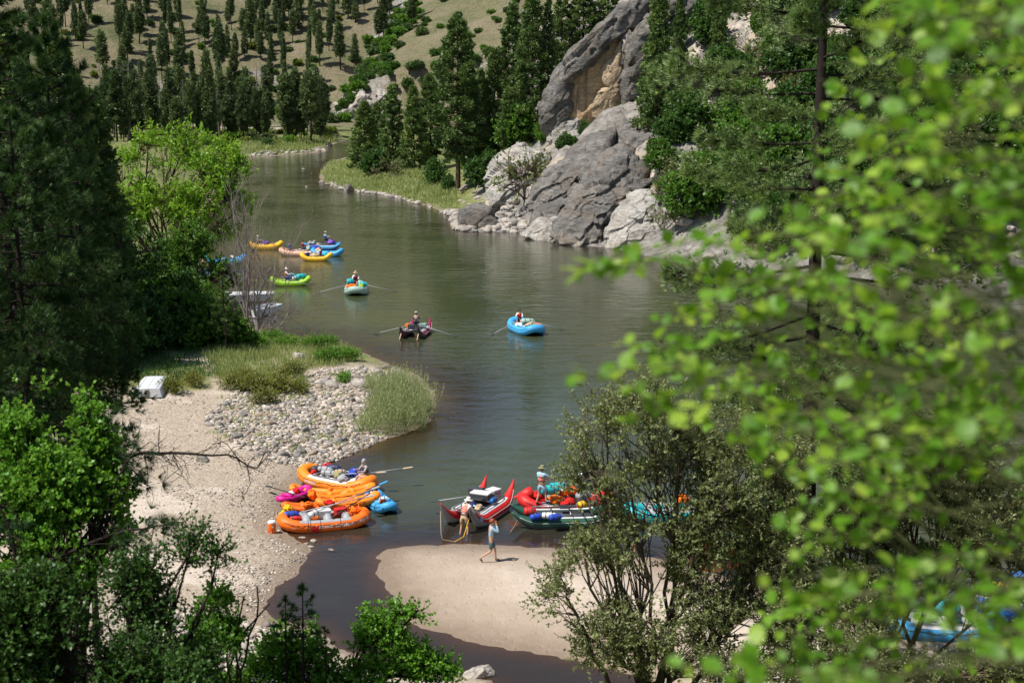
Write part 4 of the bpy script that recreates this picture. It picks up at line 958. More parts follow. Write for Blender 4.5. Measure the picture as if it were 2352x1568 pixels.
# reed willow at the tip
def reeds(name, label, pts, seed, h0, h1, mat, per):
    Q, D, L, rg = blades(pts, seed, h0, h1, 0.01, lean=0.20, per=per, spread=0.16)
    nb = NB(); nb.add(*twig_tubes(Q, Q + D * L[:, None], 0.006, 0.003))
    k = 12; q = rg.uniform(0.15, 1.0, (len(Q), k)); P = Q[:, None] + D[:, None] * (L[:, None] * q)[..., None]; m = len(Q) * k
    LD = norm(np.repeat(D, k, 0) + 0.45 * unit(m, rg)); tt = np.repeat(0.5 + 0.35 * fbm3(Q * 0.9, seed, 3), k) + rg.uniform(-0.15, 0.15, m) + 0.15 * (q.ravel() - 0.5)
    V, F, T = leaf_cards(P.reshape(m, 3), LD, 0.17 * rg.uniform(0.7, 1.2, m), 0.014, tt, rg)
    nb.add(V, F, T)
    t = thing(name, label, 'bush', (0, 0, 0)); put('stems', nb.mesh('stems', mat), t); return t
reeds('reed_willow', 'feathery pale green willow clump at the tip of the river point', poly_ground([(868, 985), (862, 930), (880, 905), (930, 905), (975, 930), (992, 960), (985, 985), (930, 1000), (890, 1008)], 150, -0.3), 91, 0.9, 2.2, M_reed, 12)
reeds('reed_willow', 'thin pale willow clump on the cobbles left of the big one', poly_ground([(820, 1000), (850, 940), (870, 950), (865, 1005)], 28, 0.0), 92, 0.5, 1.1, M_reed, 8)
reeds('reed_willow', 'small pale willow sprig by the boulders above the big clump', poly_ground([(840, 905), (850, 880), (870, 890), (865, 910)], 10, 0.0), 93, 0.6, 1.1, M_reed, 10)
YB = bush(210, [(0, 0, 0.5, 0.7, 0.5), (0.6, 0.1, 0.45, 0.5, 0.45), (-0.6, 0.1, 0.4, 0.5, 0.4)], (0, 0, 0), leafmat('weed_leaves', (0.10, 0.12, 0.02), (0.20, 0.22, 0.035), (0.34, 0.33, 0.07), 0.35, 0.08), M_barkd, 420, 7, 0.09, 0.025, 0.22, 0.01, 0.3, zmin=0.02)
YG = bush(211, [(0, 0, 0.5, 0.7, 0.5), (0.6, 0.1, 0.45, 0.5, 0.45), (-0.6, 0.1, 0.4, 0.5, 0.4)], (0, 0, 0), M_shrub, M_barkd, 420, 7, 0.09, 0.028, 0.22, 0.01, 0.3, zmin=0.02)
for px, py, sc, k, lab in [(395, 905, 1.0, 0, 'yellow green weed beside the upturned boat'), (445, 888, 0.9, 0, 'second yellow green weed to the right of the boat'), (540, 900, 1.0, 0, 'left end of the yellow weed row behind the cobbles'),
    (590, 905, 1.2, 0, 'thick yellow weed in the middle of the row behind the cobbles'), (640, 900, 1.2, 0, 'tall yellow weed behind the cobbles'), (610, 930, 0.9, 0, 'yellow weed leaning over the front of the row'), (670, 870, 1.0, 0, 'yellow weed against the dark boulder'), (560, 880, 0.9, 0, 'yellow weed at the back of the row'), (690, 905, 0.8, 0, 'yellow weed at the right end of the row'),
    (755, 835, 1.1, 1, 'green shrub at the back corner of the river point'), (795, 828, 1.0, 1, 'green shrub nearest the river at the back of the point'), (720, 800, 0.9, 1, 'green shrub in the grass behind the point'), (660, 800, 0.9, 1, 'green shrub under the dead bush'),
    (790, 880, 0.7, 1, 'low green weed between pale boulders'), (745, 800, 1.0, 2, 'grey green shrub behind the point'), (590, 800, 1.0, 1, 'green shrub by the foot of the dead bush'), (625, 785, 0.9, 1, 'small green shrub right of the foot of the dead bush')]:
    h = hit(px, py)
    if h: bush_thing('weed', lab, [YB, YG, YG][k], h[:3], px, sc, cat='plant', pw='stems', pf='leaves')

# ================================================================== left bank trees
ft, lb = lobesV([(340, 350, 0, 55), (420, 345, 0, 60), (500, 365, 0, 55), (300, 420, -1, 60), (380, 430, -2, 75), (470, 440, -2, 75), (530, 430, 0, 35), (350, 520, -1, 60), (430, 530, -2, 70), (500, 510, -1, 50), (250, 400, 1, 60), (290, 480, 0, 65), (230, 460, 0, 50), (535, 390, 0, 34), (545, 470, 0, 34)], 410, 136)
wl = bush(600, lb, (0, 0, 0), M_willow, M_bark, 8500, 9, 0.34, 0.08, 0.95, 0.16, 0.45, gap=0.42, gs=0.55, twr=0.012, up=0.7)
bush_thing('willow_tree', 'bright yellow green willow on the left bank above the dark trees', wl, ft, cat='tree')
ft, lb = lobesV([(430, 560, 0, 60), (500, 640, -1, 52), (400, 640, 0, 60), (470, 720, -2, 62), (380, 730, -2, 60), (440, 780, -3, 40), (530, 740, -1, 38), (330, 680, 0, 55), (540, 790, -2, 26), (360, 800, -3, 30)], 440, 112)
db = bush(601, lb, (0, 0, 0), M_shrubm, M_bark, 6000, 9, 0.24, 0.075, 0.55, 0.10, 0.5, gap=0.33, gs=0.8, twr=0.01)
bush_thing('leafy_tree', 'mid green leafy tree below the willow, left of the dead bush', db, ft, cat='tree')
ft, lb = lobesV([(250, 520, 0, 70), (320, 580, 0, 60), (230, 640, 0, 70), (300, 700, 0, 60), (330, 780, -1, 50), (250, 780, 0, 70), (160, 600, 2, 80), (140, 760, 2, 80), (260, 840, -1, 40)], 260, 100)
dk = bush(602, lb, (0, 0, 0), M_shrubd, M_barkd, 6000, 9, 0.24, 0.08, 0.55, 0.10, 0.5, gap=0.3, gs=0.8, twr=0.01)  # the shade on this tree is put into its dark leaf colour
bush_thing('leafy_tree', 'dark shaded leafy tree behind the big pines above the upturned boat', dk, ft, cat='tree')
sp = pine(610, 6, 1.3, M_midpine, M_barkd, 0.25, 50, 16, 'spike', 0.2, 'pond', 0.10, tuftk=14)
h = hit(521, 812); pine_thing('young_pine', 'slim young pine with a dark trunk under the leafy tree', h[:3], sp, 0, 0.85)
for i, (px, py, tp, lab) in enumerate([(60, 830, 60, 'tall pine deep in the left bank stand'), (170, 815, 90, 'tall pine beside the sandy track of the left bank'), (235, 800, 215, 'shorter pine at the right edge of the left bank stand'), (-60, 860, 0, 'pine of the left bank stand partly outside the frame')]):
    h = hit(px, py); Hh = AT(px, tp, h[1]).z - h[2]; sc = Hh / 26
    pine_thing('left_bank_pine', lab, h[:3], MP[3], i, (sc * 1.15, sc * 1.15, sc))
for i, (px, py, k, sc, lab) in enumerate([(262, 838, 1, 1.2, 'dark shrub under the pines at the left end of the bank thicket'), (305, 812, 1, 1.3, 'dark shrub second from the left in the bank thicket'), (350, 800, 1, 1.2, 'dark shrub in front of the leafy trees of the left bank'), (395, 796, 0, 1.1, 'green shrub midway along the bank thicket'),
    (435, 792, 1, 1.1, 'dark shrub left of the slim young pine'), (472, 800, 0, 1.0, 'green shrub just left of the slim young pine'), (548, 800, 0, 0.6, 'green shrub between the young pine and the dead bush'), (330, 770, 0, 1.5, 'green shrub behind the dark row of the bank thicket'), (420, 765, 1, 1.4, 'tall dark shrub behind the young pine'),]):
    h = hit(px, py)
    if h: bush_thing('thicket_shrub', lab, _b[k], h[:3], px * 0.7, sc, 'shrubs of the left bank thicket')
# the dead grey bush
h = hit(583, 775); k = mpp(h[1])
st = [((rnd.uniform(-0.5, 0.5), rnd.uniform(-0.4, 0.4), -0.2), (rnd.uniform(-0.3, 0.3), rnd.uniform(-0.3, 0.3), 1)) for i in range(7)]
dm, tp_, td_ = grow(620, st, 5.2, 0.09, 4, plain('dead_twigs', (0.24, 0.20, 0.175), 0.9, 0.3, 6, 0.4), 0.36, 3, 0.10, seg=4, minr=0.010, name='branches')
t = thing('dead_bush', 'leafless grey bush with tangled twigs standing in front of the water', 'bush', h[:3], 0); put('branches', dm, t); t.scale = (0.95, 0.95, 1.0)
st = [((rnd.uniform(-1.0, 1.0), rnd.uniform(-0.4, 0.4), -0.1), (rnd.uniform(-0.8, 0.8), rnd.uniform(-0.3, 0.3), 0.9)) for i in range(6)]
dm, tp_, td_ = grow(621, st, 2.6, 0.05, 3, plain('dead_twigs', (0.24, 0.20, 0.175)), 0.45, 3, 0.0, droop=0.05, seg=4, minr=0.009)
h2 = hit(620, 765); t = thing('dead_bush', 'low leafless grey bush arching over the water to the right of the tall one', 'bush', h2[:3], 0); put('branches', dm, t)
# ================================================================== plants on the near slope
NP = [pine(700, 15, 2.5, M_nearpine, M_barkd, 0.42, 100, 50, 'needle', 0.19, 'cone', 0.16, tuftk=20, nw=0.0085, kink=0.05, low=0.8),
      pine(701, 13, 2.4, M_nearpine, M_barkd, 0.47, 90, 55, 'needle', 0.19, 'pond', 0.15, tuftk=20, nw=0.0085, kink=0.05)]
def near_pine(px, topy, Y, k, lab, w=1.0, rz=0):
    p = AT(px, topy, Y); z = Hz(p.x, Y) - 0.2; sc = (p.z - z) / [15, 13][k]
    return pine_thing('near_pine', lab, (p.x, Y, z), NP[k], rz, (sc * w, sc * w, sc))
near_pine(-15, -120, 27, 0, 'dark near pine filling the left edge of the frame', 1.0)
near_pine(100, 45, 33, 1, 'near pine with a sunlit pointed top left of the willow', 0.66, 1)
near_pine(150, 190, 39, 0, 'lower near pine at the right side of the left pine group', 0.55, 2)
near_pine(25, 260, 24, 1, 'short dark near pine in front of the left pine group', 0.85, 4)
near_pine(-120, 300, 20, 0, 'near pine mostly cut off by the left frame edge', 0.9, 5)
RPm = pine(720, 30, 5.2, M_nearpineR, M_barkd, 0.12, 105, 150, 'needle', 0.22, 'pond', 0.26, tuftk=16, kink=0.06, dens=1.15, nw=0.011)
p = AT(1872, 800, 38); pine_thing('near_ponderosa', 'tall open pine with a dark trunk behind the foreground leaves', (p.x, 38, Hz(p.x, 38) - 0.2), RPm, 0.6)

ft, lb = lobesV([(1480, 960, 0, 120), (1380, 1000, 0, 85), (1360, 1100, -0.3, 90), (1420, 1060, -0.3, 100), (1560, 1060, 0.3, 110), (1680, 1000, 0.5, 110), (1640, 1140, 0, 130), (1480, 1180, 0, 120), (1340, 1260, -0.6, 75), (1420, 1330, -0.5, 110), (1300, 1370, -0.8, 75), (1600, 1300, 0, 140), (1760, 1200, 0.5, 130), (1780, 1350, 0.3, 150), (1500, 1450, -0.6, 120), (1650, 1480, -0.4, 140), (1380, 1480, -0.8, 75), (1850, 1480, 0, 140), (1800, 1060, 0.8, 100)], 1500, 27)
mh = bush(730, lb, (0, 0, 0), M_mahog, M_twig, 15000, 12, 0.075, 0.020, 0.30, 0.055, 0.35, gap=0.36, gs=1.5, twr=0.003, up=0.5)
bush_thing('mahogany_tree', 'big small leaved olive tree with twisting dark limbs in front of the sand bar', mh, ft, cat='tree')
ft, lb = lobesV([(1990, 1020, 0, 90), (2080, 1120, 0, 110), (1960, 1180, 0, 100), (2180, 1060, 0, 110), (2200, 1220, 0, 120), (2060, 1300, 0, 110), (2300, 1150, 0, 120), (1980, 1400, -1, 100), (2320, 1320, 0, 90)], 2080, 36)
mo = bush(731, lb, (0, 0, 0), M_olive, M_bark, 6500, 9, 0.11, 0.03, 0.36, 0.06, 0.4, gap=0.33, gs=1.1, twr=0.006, up=0.5)
bush_thing('olive_shrub', 'grey olive shrub behind the foreground leaves at the right', mo, ft)
ft, lb = lobesV([(1960, 1540, 0, 110), (2080, 1590, 0, 100), (2230, 1580, 0.3, 90), (2330, 1520, 0, 80)], 2050, 26)
mo = bush(732, lb, (0, 0, 0), M_mahog, M_bark, 3600, 9, 0.085, 0.02, 0.3, 0.05, 0.35, gap=0.3, gs=1.5, up=0.5)
bush_thing('olive_shrub', 'low olive shrub along the bottom edge at the right', mo, ft)

# lower left thickets
ft, lb = lobesV([(60, 1010, 0, 95), (170, 980, 0.3, 75), (225, 1030, 0.2, 50), (120, 1110, -0.3, 110), (30, 1200, -0.5, 120), (230, 1130, 0, 80), (160, 1260, -0.5, 110), (250, 1230, 0, 50), (40, 1380, -0.8, 110), (60, 890, 0.5, 50)], 120, 19)
ls = bush(740, lb, (0, 0, 0), M_shrub, M_barkd, 6500, 9, 0.07, 0.028, 0.24, 0.05, 0.3, gap=0.30, gs=1.6, up=0.5)
bush_thing('near_shrub', 'bright green leafy shrub with dark bare limbs at the lower left', ls, ft)
ft, lb = lobesV([(310, 1350, 0, 85), (400, 1350, 0.2, 55), (250, 1440, -0.3, 110), (380, 1450, 0, 85), (470, 1390, 0.3, 40), (120, 1500, -0.4, 120), (330, 1540, -0.4, 110), (450, 1530, 0, 60), (20, 1560, -0.5, 100), (500, 1270, 0.5, 24), (450, 1240, 0.5, 26), (430, 1290, 0.4, 30)], 300, 17)
ls = bush(741, lb, (0, 0, 0), M_shrubd, M_barkd, 5200, 9, 0.055, 0.020, 0.34, 0.03, 0.15, gap=0.50, gs=1.6, up=0.4)  # shadowed lower growth, its shade painted by darker leaves
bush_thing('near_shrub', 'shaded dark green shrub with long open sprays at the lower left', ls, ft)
ft, lb = lobesV([(650, 1500, 0, 60), (740, 1480, 0, 55), (820, 1500, 0, 60), (900, 1480, 0, 48), (860, 1430, 0, 30), (920, 1405, 0, 24), (960, 1400, 0, 20), (700, 1560, -0.5, 80), (850, 1570, -0.5, 80), (600, 1560, 0, 60), (960, 1530, 0, 50), (1020, 1550, 0, 35), (500, 1580, 0, 50)], 760, 27)
ls = bush(742, lb, (0, 0, 0), M_shrub, M_barkd, 3600, 9, 0.085, 0.032, 0.30, 0.045, 0.3, gap=0.33, gs=1.4, up=0.6)
bush_thing('near_shrub', 'bright green bush reaching up over the dark slough at the bottom centre', ls, ft)
ft, lb = lobesV([(500, 1380, 0, 26), (470, 1440, 0, 34), (560, 1370, 0, 22), (590, 1345, 0, 16), (620, 1385, 0, 18), (520, 1460, 0, 40), (450, 1500, 0, 40)], 500, 24)
ls = bush(743, lb, (0, 0, 0), M_shrub, M_barkd, 900, 8, 0.075, 0.03, 0.26, 0.03, 0.3, gap=0.3, gs=1.6, up=0.6)
bush_thing('near_shrub', 'thin green sapling sprays left of the bottom centre bush', ls, ft)
sp2 = pine(744, 3.0, 0.5, M_nearpine, M_barkd, 0.45, 16, 6, 'needle', 0.16, 'pond', 0.03, tuftk=30)
for px, py, Y, lab in [(690, 1345, 26, 'pine seedling with the highest tuft above the bottom bush'), (653, 1372, 26.3, 'pine seedling left of the highest one'), (745, 1440, 25.5, 'pine seedling poking out of the bottom bush')]:
    p = AT(px, py, Y); z = Hz(p.x, Y); pine_thing('pine_seedling', lab, (p.x, Y, z), sp2, px, (p.z - z) / 3.0)
ft, lb = lobesV([(40, 1420, 0, 100), (160, 1500, 0, 110), (290, 1560, 0, 90), (400, 1590, 0, 70), (60, 1560, 0, 100), (110, 1360, 0.2, 60)], 150, 15)
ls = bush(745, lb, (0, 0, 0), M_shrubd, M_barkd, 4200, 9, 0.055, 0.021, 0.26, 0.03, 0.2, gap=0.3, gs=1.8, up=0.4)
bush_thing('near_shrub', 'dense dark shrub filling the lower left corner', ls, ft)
# a half dead pine bough reaching in from the left
def bough(name, label, pts, Y0, r0, seed, tufts, ntw=26, mat=M_nearpine, bark=None):
    rg = np.random.default_rng(seed); W = NB(); P = [np.array(AT(x, y, Y0 + dy)) for x, y, dy in pts]
    fine = []
    for i in range(len(P) - 1):
        for t in (0, 0.33, 0.66): fine.append(P[i] * (1 - t) + P[i + 1] * t + rg.normal(size=3) * 0.012)
    fine.append(P[-1]); W.tube(fine, [r0 * (1 - 0.85 * i / len(fine)) for i in range(len(fine))], 7)
    for i in range(ntw):
        j = rg.integers(len(fine) // 4, len(fine)); a = fine[j]; d = norm(np.array([rg.uniform(-0.2, 1), rg.normal() * 0.5, rg.normal() * 0.8])); L = rg.uniform(0.25, 0.75)
        m1 = a + d * L * 0.5 + rg.normal(size=3) * 0.04; e = m1 + norm(d + 0.5 * rg.normal(size=3)) * L * 0.5; W.tube([a, m1, e], [0.008, 0.006, 0.003], 4)
        for q in range(3):
            b = a + (e - a) * rg.uniform(0.3, 1); W.tube([b, b + norm(d + 0.9 * rg.normal(size=3)) * 0.18], [0.005, 0.002], 3)
    t = thing(name, label, 'branch', (0, 0, 0)); put('limb', W.mesh('limb', bark or M_barkd), t)
    TP = np.array([AT(x, y, Y0 + dy) for x, y, dy in tufts]); TP = np.repeat(TP, 5, 0) + rg.normal(size=(len(TP) * 5, 3)) * 0.07
    V, F, T = needle_tufts(TP, np.array([0.8, -0.2, 0.1]) + 0.5 * rg.normal(size=TP.shape), 42, 0.19, 0.0035, np.full(len(TP), 0.3), rg, 0.9)
    put('needles', mesh_np('needles', V, F, mat, T), t); return t
bough('pine_bough', 'half dead pine bough with bare twigs reaching over the beach', [(-60, 1185, -1), (60, 1150, -0.6), (170, 1105, 0), (250, 1060, 0), (330, 1042, 0.2), (430, 1040, 0.3), (520, 1045, 0.4), (590, 1075, 0.5)], 19, 0.045, 751,
      [(270, 1040, 0), (310, 1020, 0), (320, 1090, 0), (350, 1110, 0), (300, 1120, 0.1), (290, 1010, 0), (340, 1060, 0.1), (262, 955, 0.1), (250, 985, 0.1), (275, 1065, 0)], 40)
bough('pine_bough', 'dark pine bough with tufts hanging at the left below the bare one', [(-60, 1330, -1), (80, 1300, -0.5), (200, 1250, 0), (300, 1215, 0), (380, 1205, 0)], 18, 0.04, 752,
      [(380, 1195, 0), (360, 1215, 0), (340, 1190, 0), (400, 1215, 0), (300, 1230, 0), (320, 1250, 0), (270, 1245, 0)], 20)
bough('bare_limb', 'long dark limb curving up through the lower left shrub', [(130, 1600, 0), (110, 1450, 0), (125, 1330, 0), (190, 1240, 0.1), (250, 1150, 0.2), (290, 1060, 0.2)], 18.5, 0.05, 753, [(290, 1060, 0.2)], 26)
bough('bare_limb', 'second dark limb rising at the far lower left', [(40, 1600, 0), (60, 1400, 0), (30, 1230, 0), (-10, 1130, 0)], 17.5, 0.045, 754, [(20, 1210, 0)], 16)

# ------------------------------------------------------------------ foreground leaves, a few metres from the lens
def leaf_template():
    w = [0, 0.40, 0.50, 0.30, 0]; x = [0, 0.24, 0.52, 0.80, 1.0]; V = []; F = []
    V.append((0, 0, 0))
    for i in (1, 2, 3): V += [(x[i], w[i], 0.06), (x[i], 0, -0.03 + 0.05 * x[i]), (x[i], -w[i], 0.06)]
    V.append((1.0, 0, -0.06))
    F = [(0, 1, 2, 2), (0, 2, 3, 3), (1, 4, 5, 2), (2, 5, 6, 3), (4, 7, 8, 5), (5, 8, 9, 6), (7, 10, 8, 8), (8, 10, 9, 9)]
    return np.array(V, float), F
LV, LF = leaf_template(); LFt = []
for f in LF: LFt += [(f[0], f[1], f[2])] + ([(f[0], f[2], f[3])] if f[2] != f[3] else [])
LFt = np.array(LFt)
rg = np.random.default_rng(77)
BY = [0, 150, 300, 420, 500, 560, 600, 650, 700, 780, 850, 930, 1000, 1080, 1150, 1250, 1330, 1420, 1500, 1600]
BX = [1965, 1950, 1930, 1800, 1700, 1500, 1330, 1340, 1520, 1480, 1360, 1430, 1600, 1880, 1850, 1800, 1900, 1720, 1650, 1600]
anch = []
while len(anch) < 440:
    y = rg.uniform(-60, 1640); xb = np.interp(y, BY, BX); x = rg.uniform(xb, 2480); u = (x - xb) / 500
    g = float(vn2(np.array(x * 0.009), np.array(y * 0.009), 33))
    if rg.random() < (0.22 + 0.6 * min(u, 1)) * (0.06 if g < 0.38 else 1.0): anch.append((x, y, rg.uniform(2.5, 4.4)))
anch += [(1330, 615, 3.0), (1400, 622, 3.0), (1450, 606, 3.05), (1350, 865, 2.9), (1430, 850, 2.95), (1500, 870, 3.0), (1500, 940, 3.0), (1560, 900, 3.0), (1820, 1090, 3.1), (1900, 1110, 3.1), (1600, 620, 3.2), (1680, 560, 3.2), (1560, 560, 3.1), (1700, 1510, 2.4), (1820, 1540, 2.4), (1640, 1545, 2.5)]
ft_ = thing('foreground_bush', 'bright green out of focus leaves hanging close to the camera at the right', 'bush', (0, 0, 0))
Wf = NB(); LPs = []; LDs = []; LNs = []; LTs = []; LSs = []
for x, y, Y in anch:
    p = np.array(AT(x, y, Y)); d = norm(np.array([-0.9, rg.uniform(-0.2, 0.2), rg.uniform(-0.5, 0.35)])); L = rg.uniform(0.12, 0.24)
    a = p - d * L * 0.6; Wf.tube([a, p, p + d * L * 0.5], [0.0028, 0.0022, 0.001], 4)
    r = p + np.array([rg.uniform(0.25, 0.6), rg.uniform(-0.1, 0.2), -rg.uniform(0.0, 0.3)]); Wf.tube([a, (a + r) / 2 + rg.normal(size=3) * 0.02, r], [0.0018, 0.0022, 0.003], 4)
    tt = rg.uniform(0.25, 0.75)
    for k in range(6):
        q = rg.uniform(-0.5, 0.5); LPs.append(p + d * L * q); LDs.append(norm(d * 0.5 + 0.9 * unit(1, rg)[0])); LNs.append(norm(np.array([-0.25, -0.35, 0.75]) + 0.55 * unit(1, rg)[0])); LTs.append(tt + rg.uniform(-0.3, 0.3)); LSs.append(rg.uniform(0.026, 0.050))
LPs = np.array(LPs); LDs = np.array(LDs); LNs = np.array(LNs); LTs = np.clip(LTs, 0, 1); LSs = np.array(LSs)
xs_ = LDs; ys_ = norm(np.cross(LNs, xs_)); zs_ = np.cross(xs_, ys_)
put('twigs', Wf.mesh('twigs', plain('green_twig', (0.09, 0.10, 0.03), 0.8)), ft_)
order = np.argsort(-LSs / LPs[:, 1]); big, rest = order[:290], order[290:]
Wl = 0.85
for v in range(1):
    lm = [mesh_np('leaf', LV * np.array([1, Wl, 1]), LFt, M_front, np.full(len(LV), t), True) for t in (0.15, 0.35, 0.5, 0.65, 0.9)]
for i in big:
    M = Matrix((tuple(xs_[i]) , tuple(ys_[i]), tuple(zs_[i]))).transposed().to_4x4(); M = Matrix.Translation(LPs[i]) @ M @ Matrix.Diagonal((LSs[i],) * 3 + (1,))
    o = bpy.data.objects.new('leaf', lm[min(4, int(LTs[i] * 5))]); COL.objects.link(o); o.parent = ft_; o.matrix_local = M
T_ = LV * np.array([1, Wl, 1])
V = LPs[rest][:, None] + LSs[rest][:, None, None] * (T_[None, :, 0:1] * xs_[rest][:, None] + T_[None, :, 1:2] * ys_[rest][:, None] + T_[None, :, 2:3] * zs_[rest][:, None])
o = put('foliage', mesh_np('foliage', V.reshape(-1, 3), (LFt[None] + np.arange(len(rest))[:, None, None] * len(T_)).reshape(-1, 3), M_front, np.repeat(LTs[rest], len(T_)), True), ft_); o['kind'] = 'stuff'
# ================================================================== boats and gear
M_metal = plain('frame_metal', (0.30, 0.31, 0.32), 0.35, 0, 6, 0.2, metal=0.8)
M_black = plain('black_rubber', (0.018, 0.018, 0.02), 0.5)
M_grey = rubber('grey_pad', (0.36, 0.37, 0.39)); M_lgrey = rubber('pale_pad', (0.58, 0.58, 0.58))
M_white = plain('white_plastic', (0.74, 0.74, 0.72), 0.4, 0, 5, 0.08)
M_wood = plain('oar_wood', (0.42, 0.25, 0.12), 0.5, 0.1, 10, 0.3)
C = dict(orange=(0.88, 0.16, 0.010), orange2=(0.92, 0.24, 0.012), red=(0.60, 0.018, 0.016), blue=(0.012, 0.13, 0.45), lblue=(0.05, 0.34, 0.66), yellow=(0.85, 0.46, 0.012), lime=(0.30, 0.52, 0.03), maroon=(0.22, 0.012, 0.045), magenta=(0.60, 0.01, 0.25),
         teal=(0.02, 0.42, 0.46), green=(0.012, 0.08, 0.05), pink=(0.75, 0.42, 0.30), mint=(0.30, 0.44, 0.38), navy=(0.015, 0.03, 0.10), dgrey=(0.05, 0.055, 0.06), royal=(0.02, 0.07, 0.48), tan=(0.50, 0.38, 0.24), grey=(0.33, 0.34, 0.36), purple=(0.20, 0.10, 0.42), white=(0.74, 0.74, 0.72), khaki=(0.30, 0.28, 0.14))
def rub(c): return rubber('rubber_' + c, C[c])
def clo(c): return cloth('cloth_' + c, C[c])
class Surf:
    """a swept tube that patches and lettering can be laid on"""
    def __init__(s, P, rad, closed):
        s.P = [Vector(p) for p in P]; s.r = rad if hasattr(rad, '__len__') else [rad] * len(P); s.c = closed; m = len(P); s.fr = []
        for i in range(m):
            d = (s.P[(i + 1) % m] - s.P[i - 1]) if closed else (s.P[min(i + 1, m - 1)] - s.P[max(i - 1, 0)])
            d.normalize(); a = d.cross(Vector((0, 0, 1))).normalized(); b = a.cross(d).normalized(); s.fr.append((a, b))
        s.L = [0]
        for i in range(1, m): s.L.append(s.L[-1] + (s.P[i] - s.P[i - 1]).length)
    def at(s, i, ang, off=0.0):
        m = len(s.P); i0 = int(math.floor(i)); t = i - i0; j0 = i0 % m if s.c else min(max(i0, 0), m - 1); j1 = (i0 + 1) % m if s.c else min(max(i0 + 1, 0), m - 1)
        p = s.P[j0].lerp(s.P[j1], t); a = s.fr[j0][0].lerp(s.fr[j1][0], t).normalized(); b = s.fr[j0][1].lerp(s.fr[j1][1], t).normalized(); r = s.r[j0] * (1 - t) + s.r[j1] * t
        return p + (a * cos(ang) + b * sin(ang)) * (r + off)
    def body(s, n=16):
        m = len(s.P); V = [tuple(s.at(i, 2 * PI * k / n)) for i in range(m) for k in range(n)]; F = []
        for i in range(m if s.c else m - 1):
            j = (i + 1) % m
            for k in range(n): l = (k + 1) % n; F.append((i * n + k, j * n + k, j * n + l, i * n + l))
        if not s.c: F.append(tuple(range(n))); F.append(tuple((m - 1) * n + k for k in range(n))[::-1])
        return V, F
    def patch(s, i0, i1, a0, a1, off=0.008, na=6, ni=None):
        ni = ni or int(abs(i1 - i0)) + 2; V = []; F = []
        for i in range(ni):
            for k in range(na + 1): V.append(tuple(s.at(i0 + (i1 - i0) * i / (ni - 1), a0 + (a1 - a0) * k / na, off)))
        for i in range(ni - 1):
            for k in range(na): q = i * (na + 1) + k; F.append((q, q + na + 1, q + na + 2, q + 1))
        return V, F
    def band(s, i, wi=0.25, off=0.012): return s.patch(i - wi, i + wi, 0, 2 * PI, off, 14, 3)
def raft_path(L, W, r, kick, n=48, ex=0.62, ey=0.62):
    A = L / 2 - r; B = W / 2 - r; P = []
    for i in range(n):
        f = 2 * PI * i / n - PI; c, s_ = cos(f), sin(f)
        x = A * math.copysign(abs(c) ** ex, c); y = B * math.copysign(abs(s_) ** ey, s_); P.append((x, y, r - 0.07 + kick * abs(x / A) ** 4))
    # even spacing
    P = [Vector(p) for p in P]; Ls = [0]
    for i in range(n): Ls.append(Ls[-1] + (P[(i + 1) % n] - P[i]).length)
    out = []
    for i in range(n):
        t = Ls[-1] * i / n; j = max(k for k in range(n) if Ls[k] <= t + 1e-9); q = (t - Ls[j]) / max(Ls[j + 1] - Ls[j], 1e-9); out.append(P[j].lerp(P[(j + 1) % n], q))
    return out
def oar(parent, a, b, blade='black', shaft=None, bl=0.5):
    a, b = Vector(a), Vector(b); d = (b - a).normalized()
    o = put('oar', MB().add(tube([a, b], 0.024, 8)).mesh('oar', shaft or M_grey), parent)
    sd = d.cross(Vector((0, 0, 1))).normalized(); V = []; F = []
    P0 = b - d * 0.05; prof = [(0, 0.03), (0.12, 0.075), (0.35, 0.09), (0.85, 0.085), (1.0, 0.04)]
    for sgn in (-1, 1):
        for t, w_ in prof:
            for q in (-1, 1): V.append(tuple(P0 + d * bl * t + sd * w_ * q + Vector((0, 0, 0.012 * sgn))))
    for h in (0, 10):
        for i in range(4): f = (h + 2 * i, h + 2 * i + 1, h + 2 * i + 3, h + 2 * i + 2); F.append(f if h else f[::-1])
    for i in range(4): F.append((2 * i, 2 * i + 2, 12 + 2 * i, 10 + 2 * i)); F.append((2 * i + 3, 2 * i + 1, 11 + 2 * i, 13 + 2 * i))
    F.append((8, 9, 19, 18)); put('blade', MB().add((V, F)).mesh('blade', rub(blade) if blade in C else M_black, False), o); return o
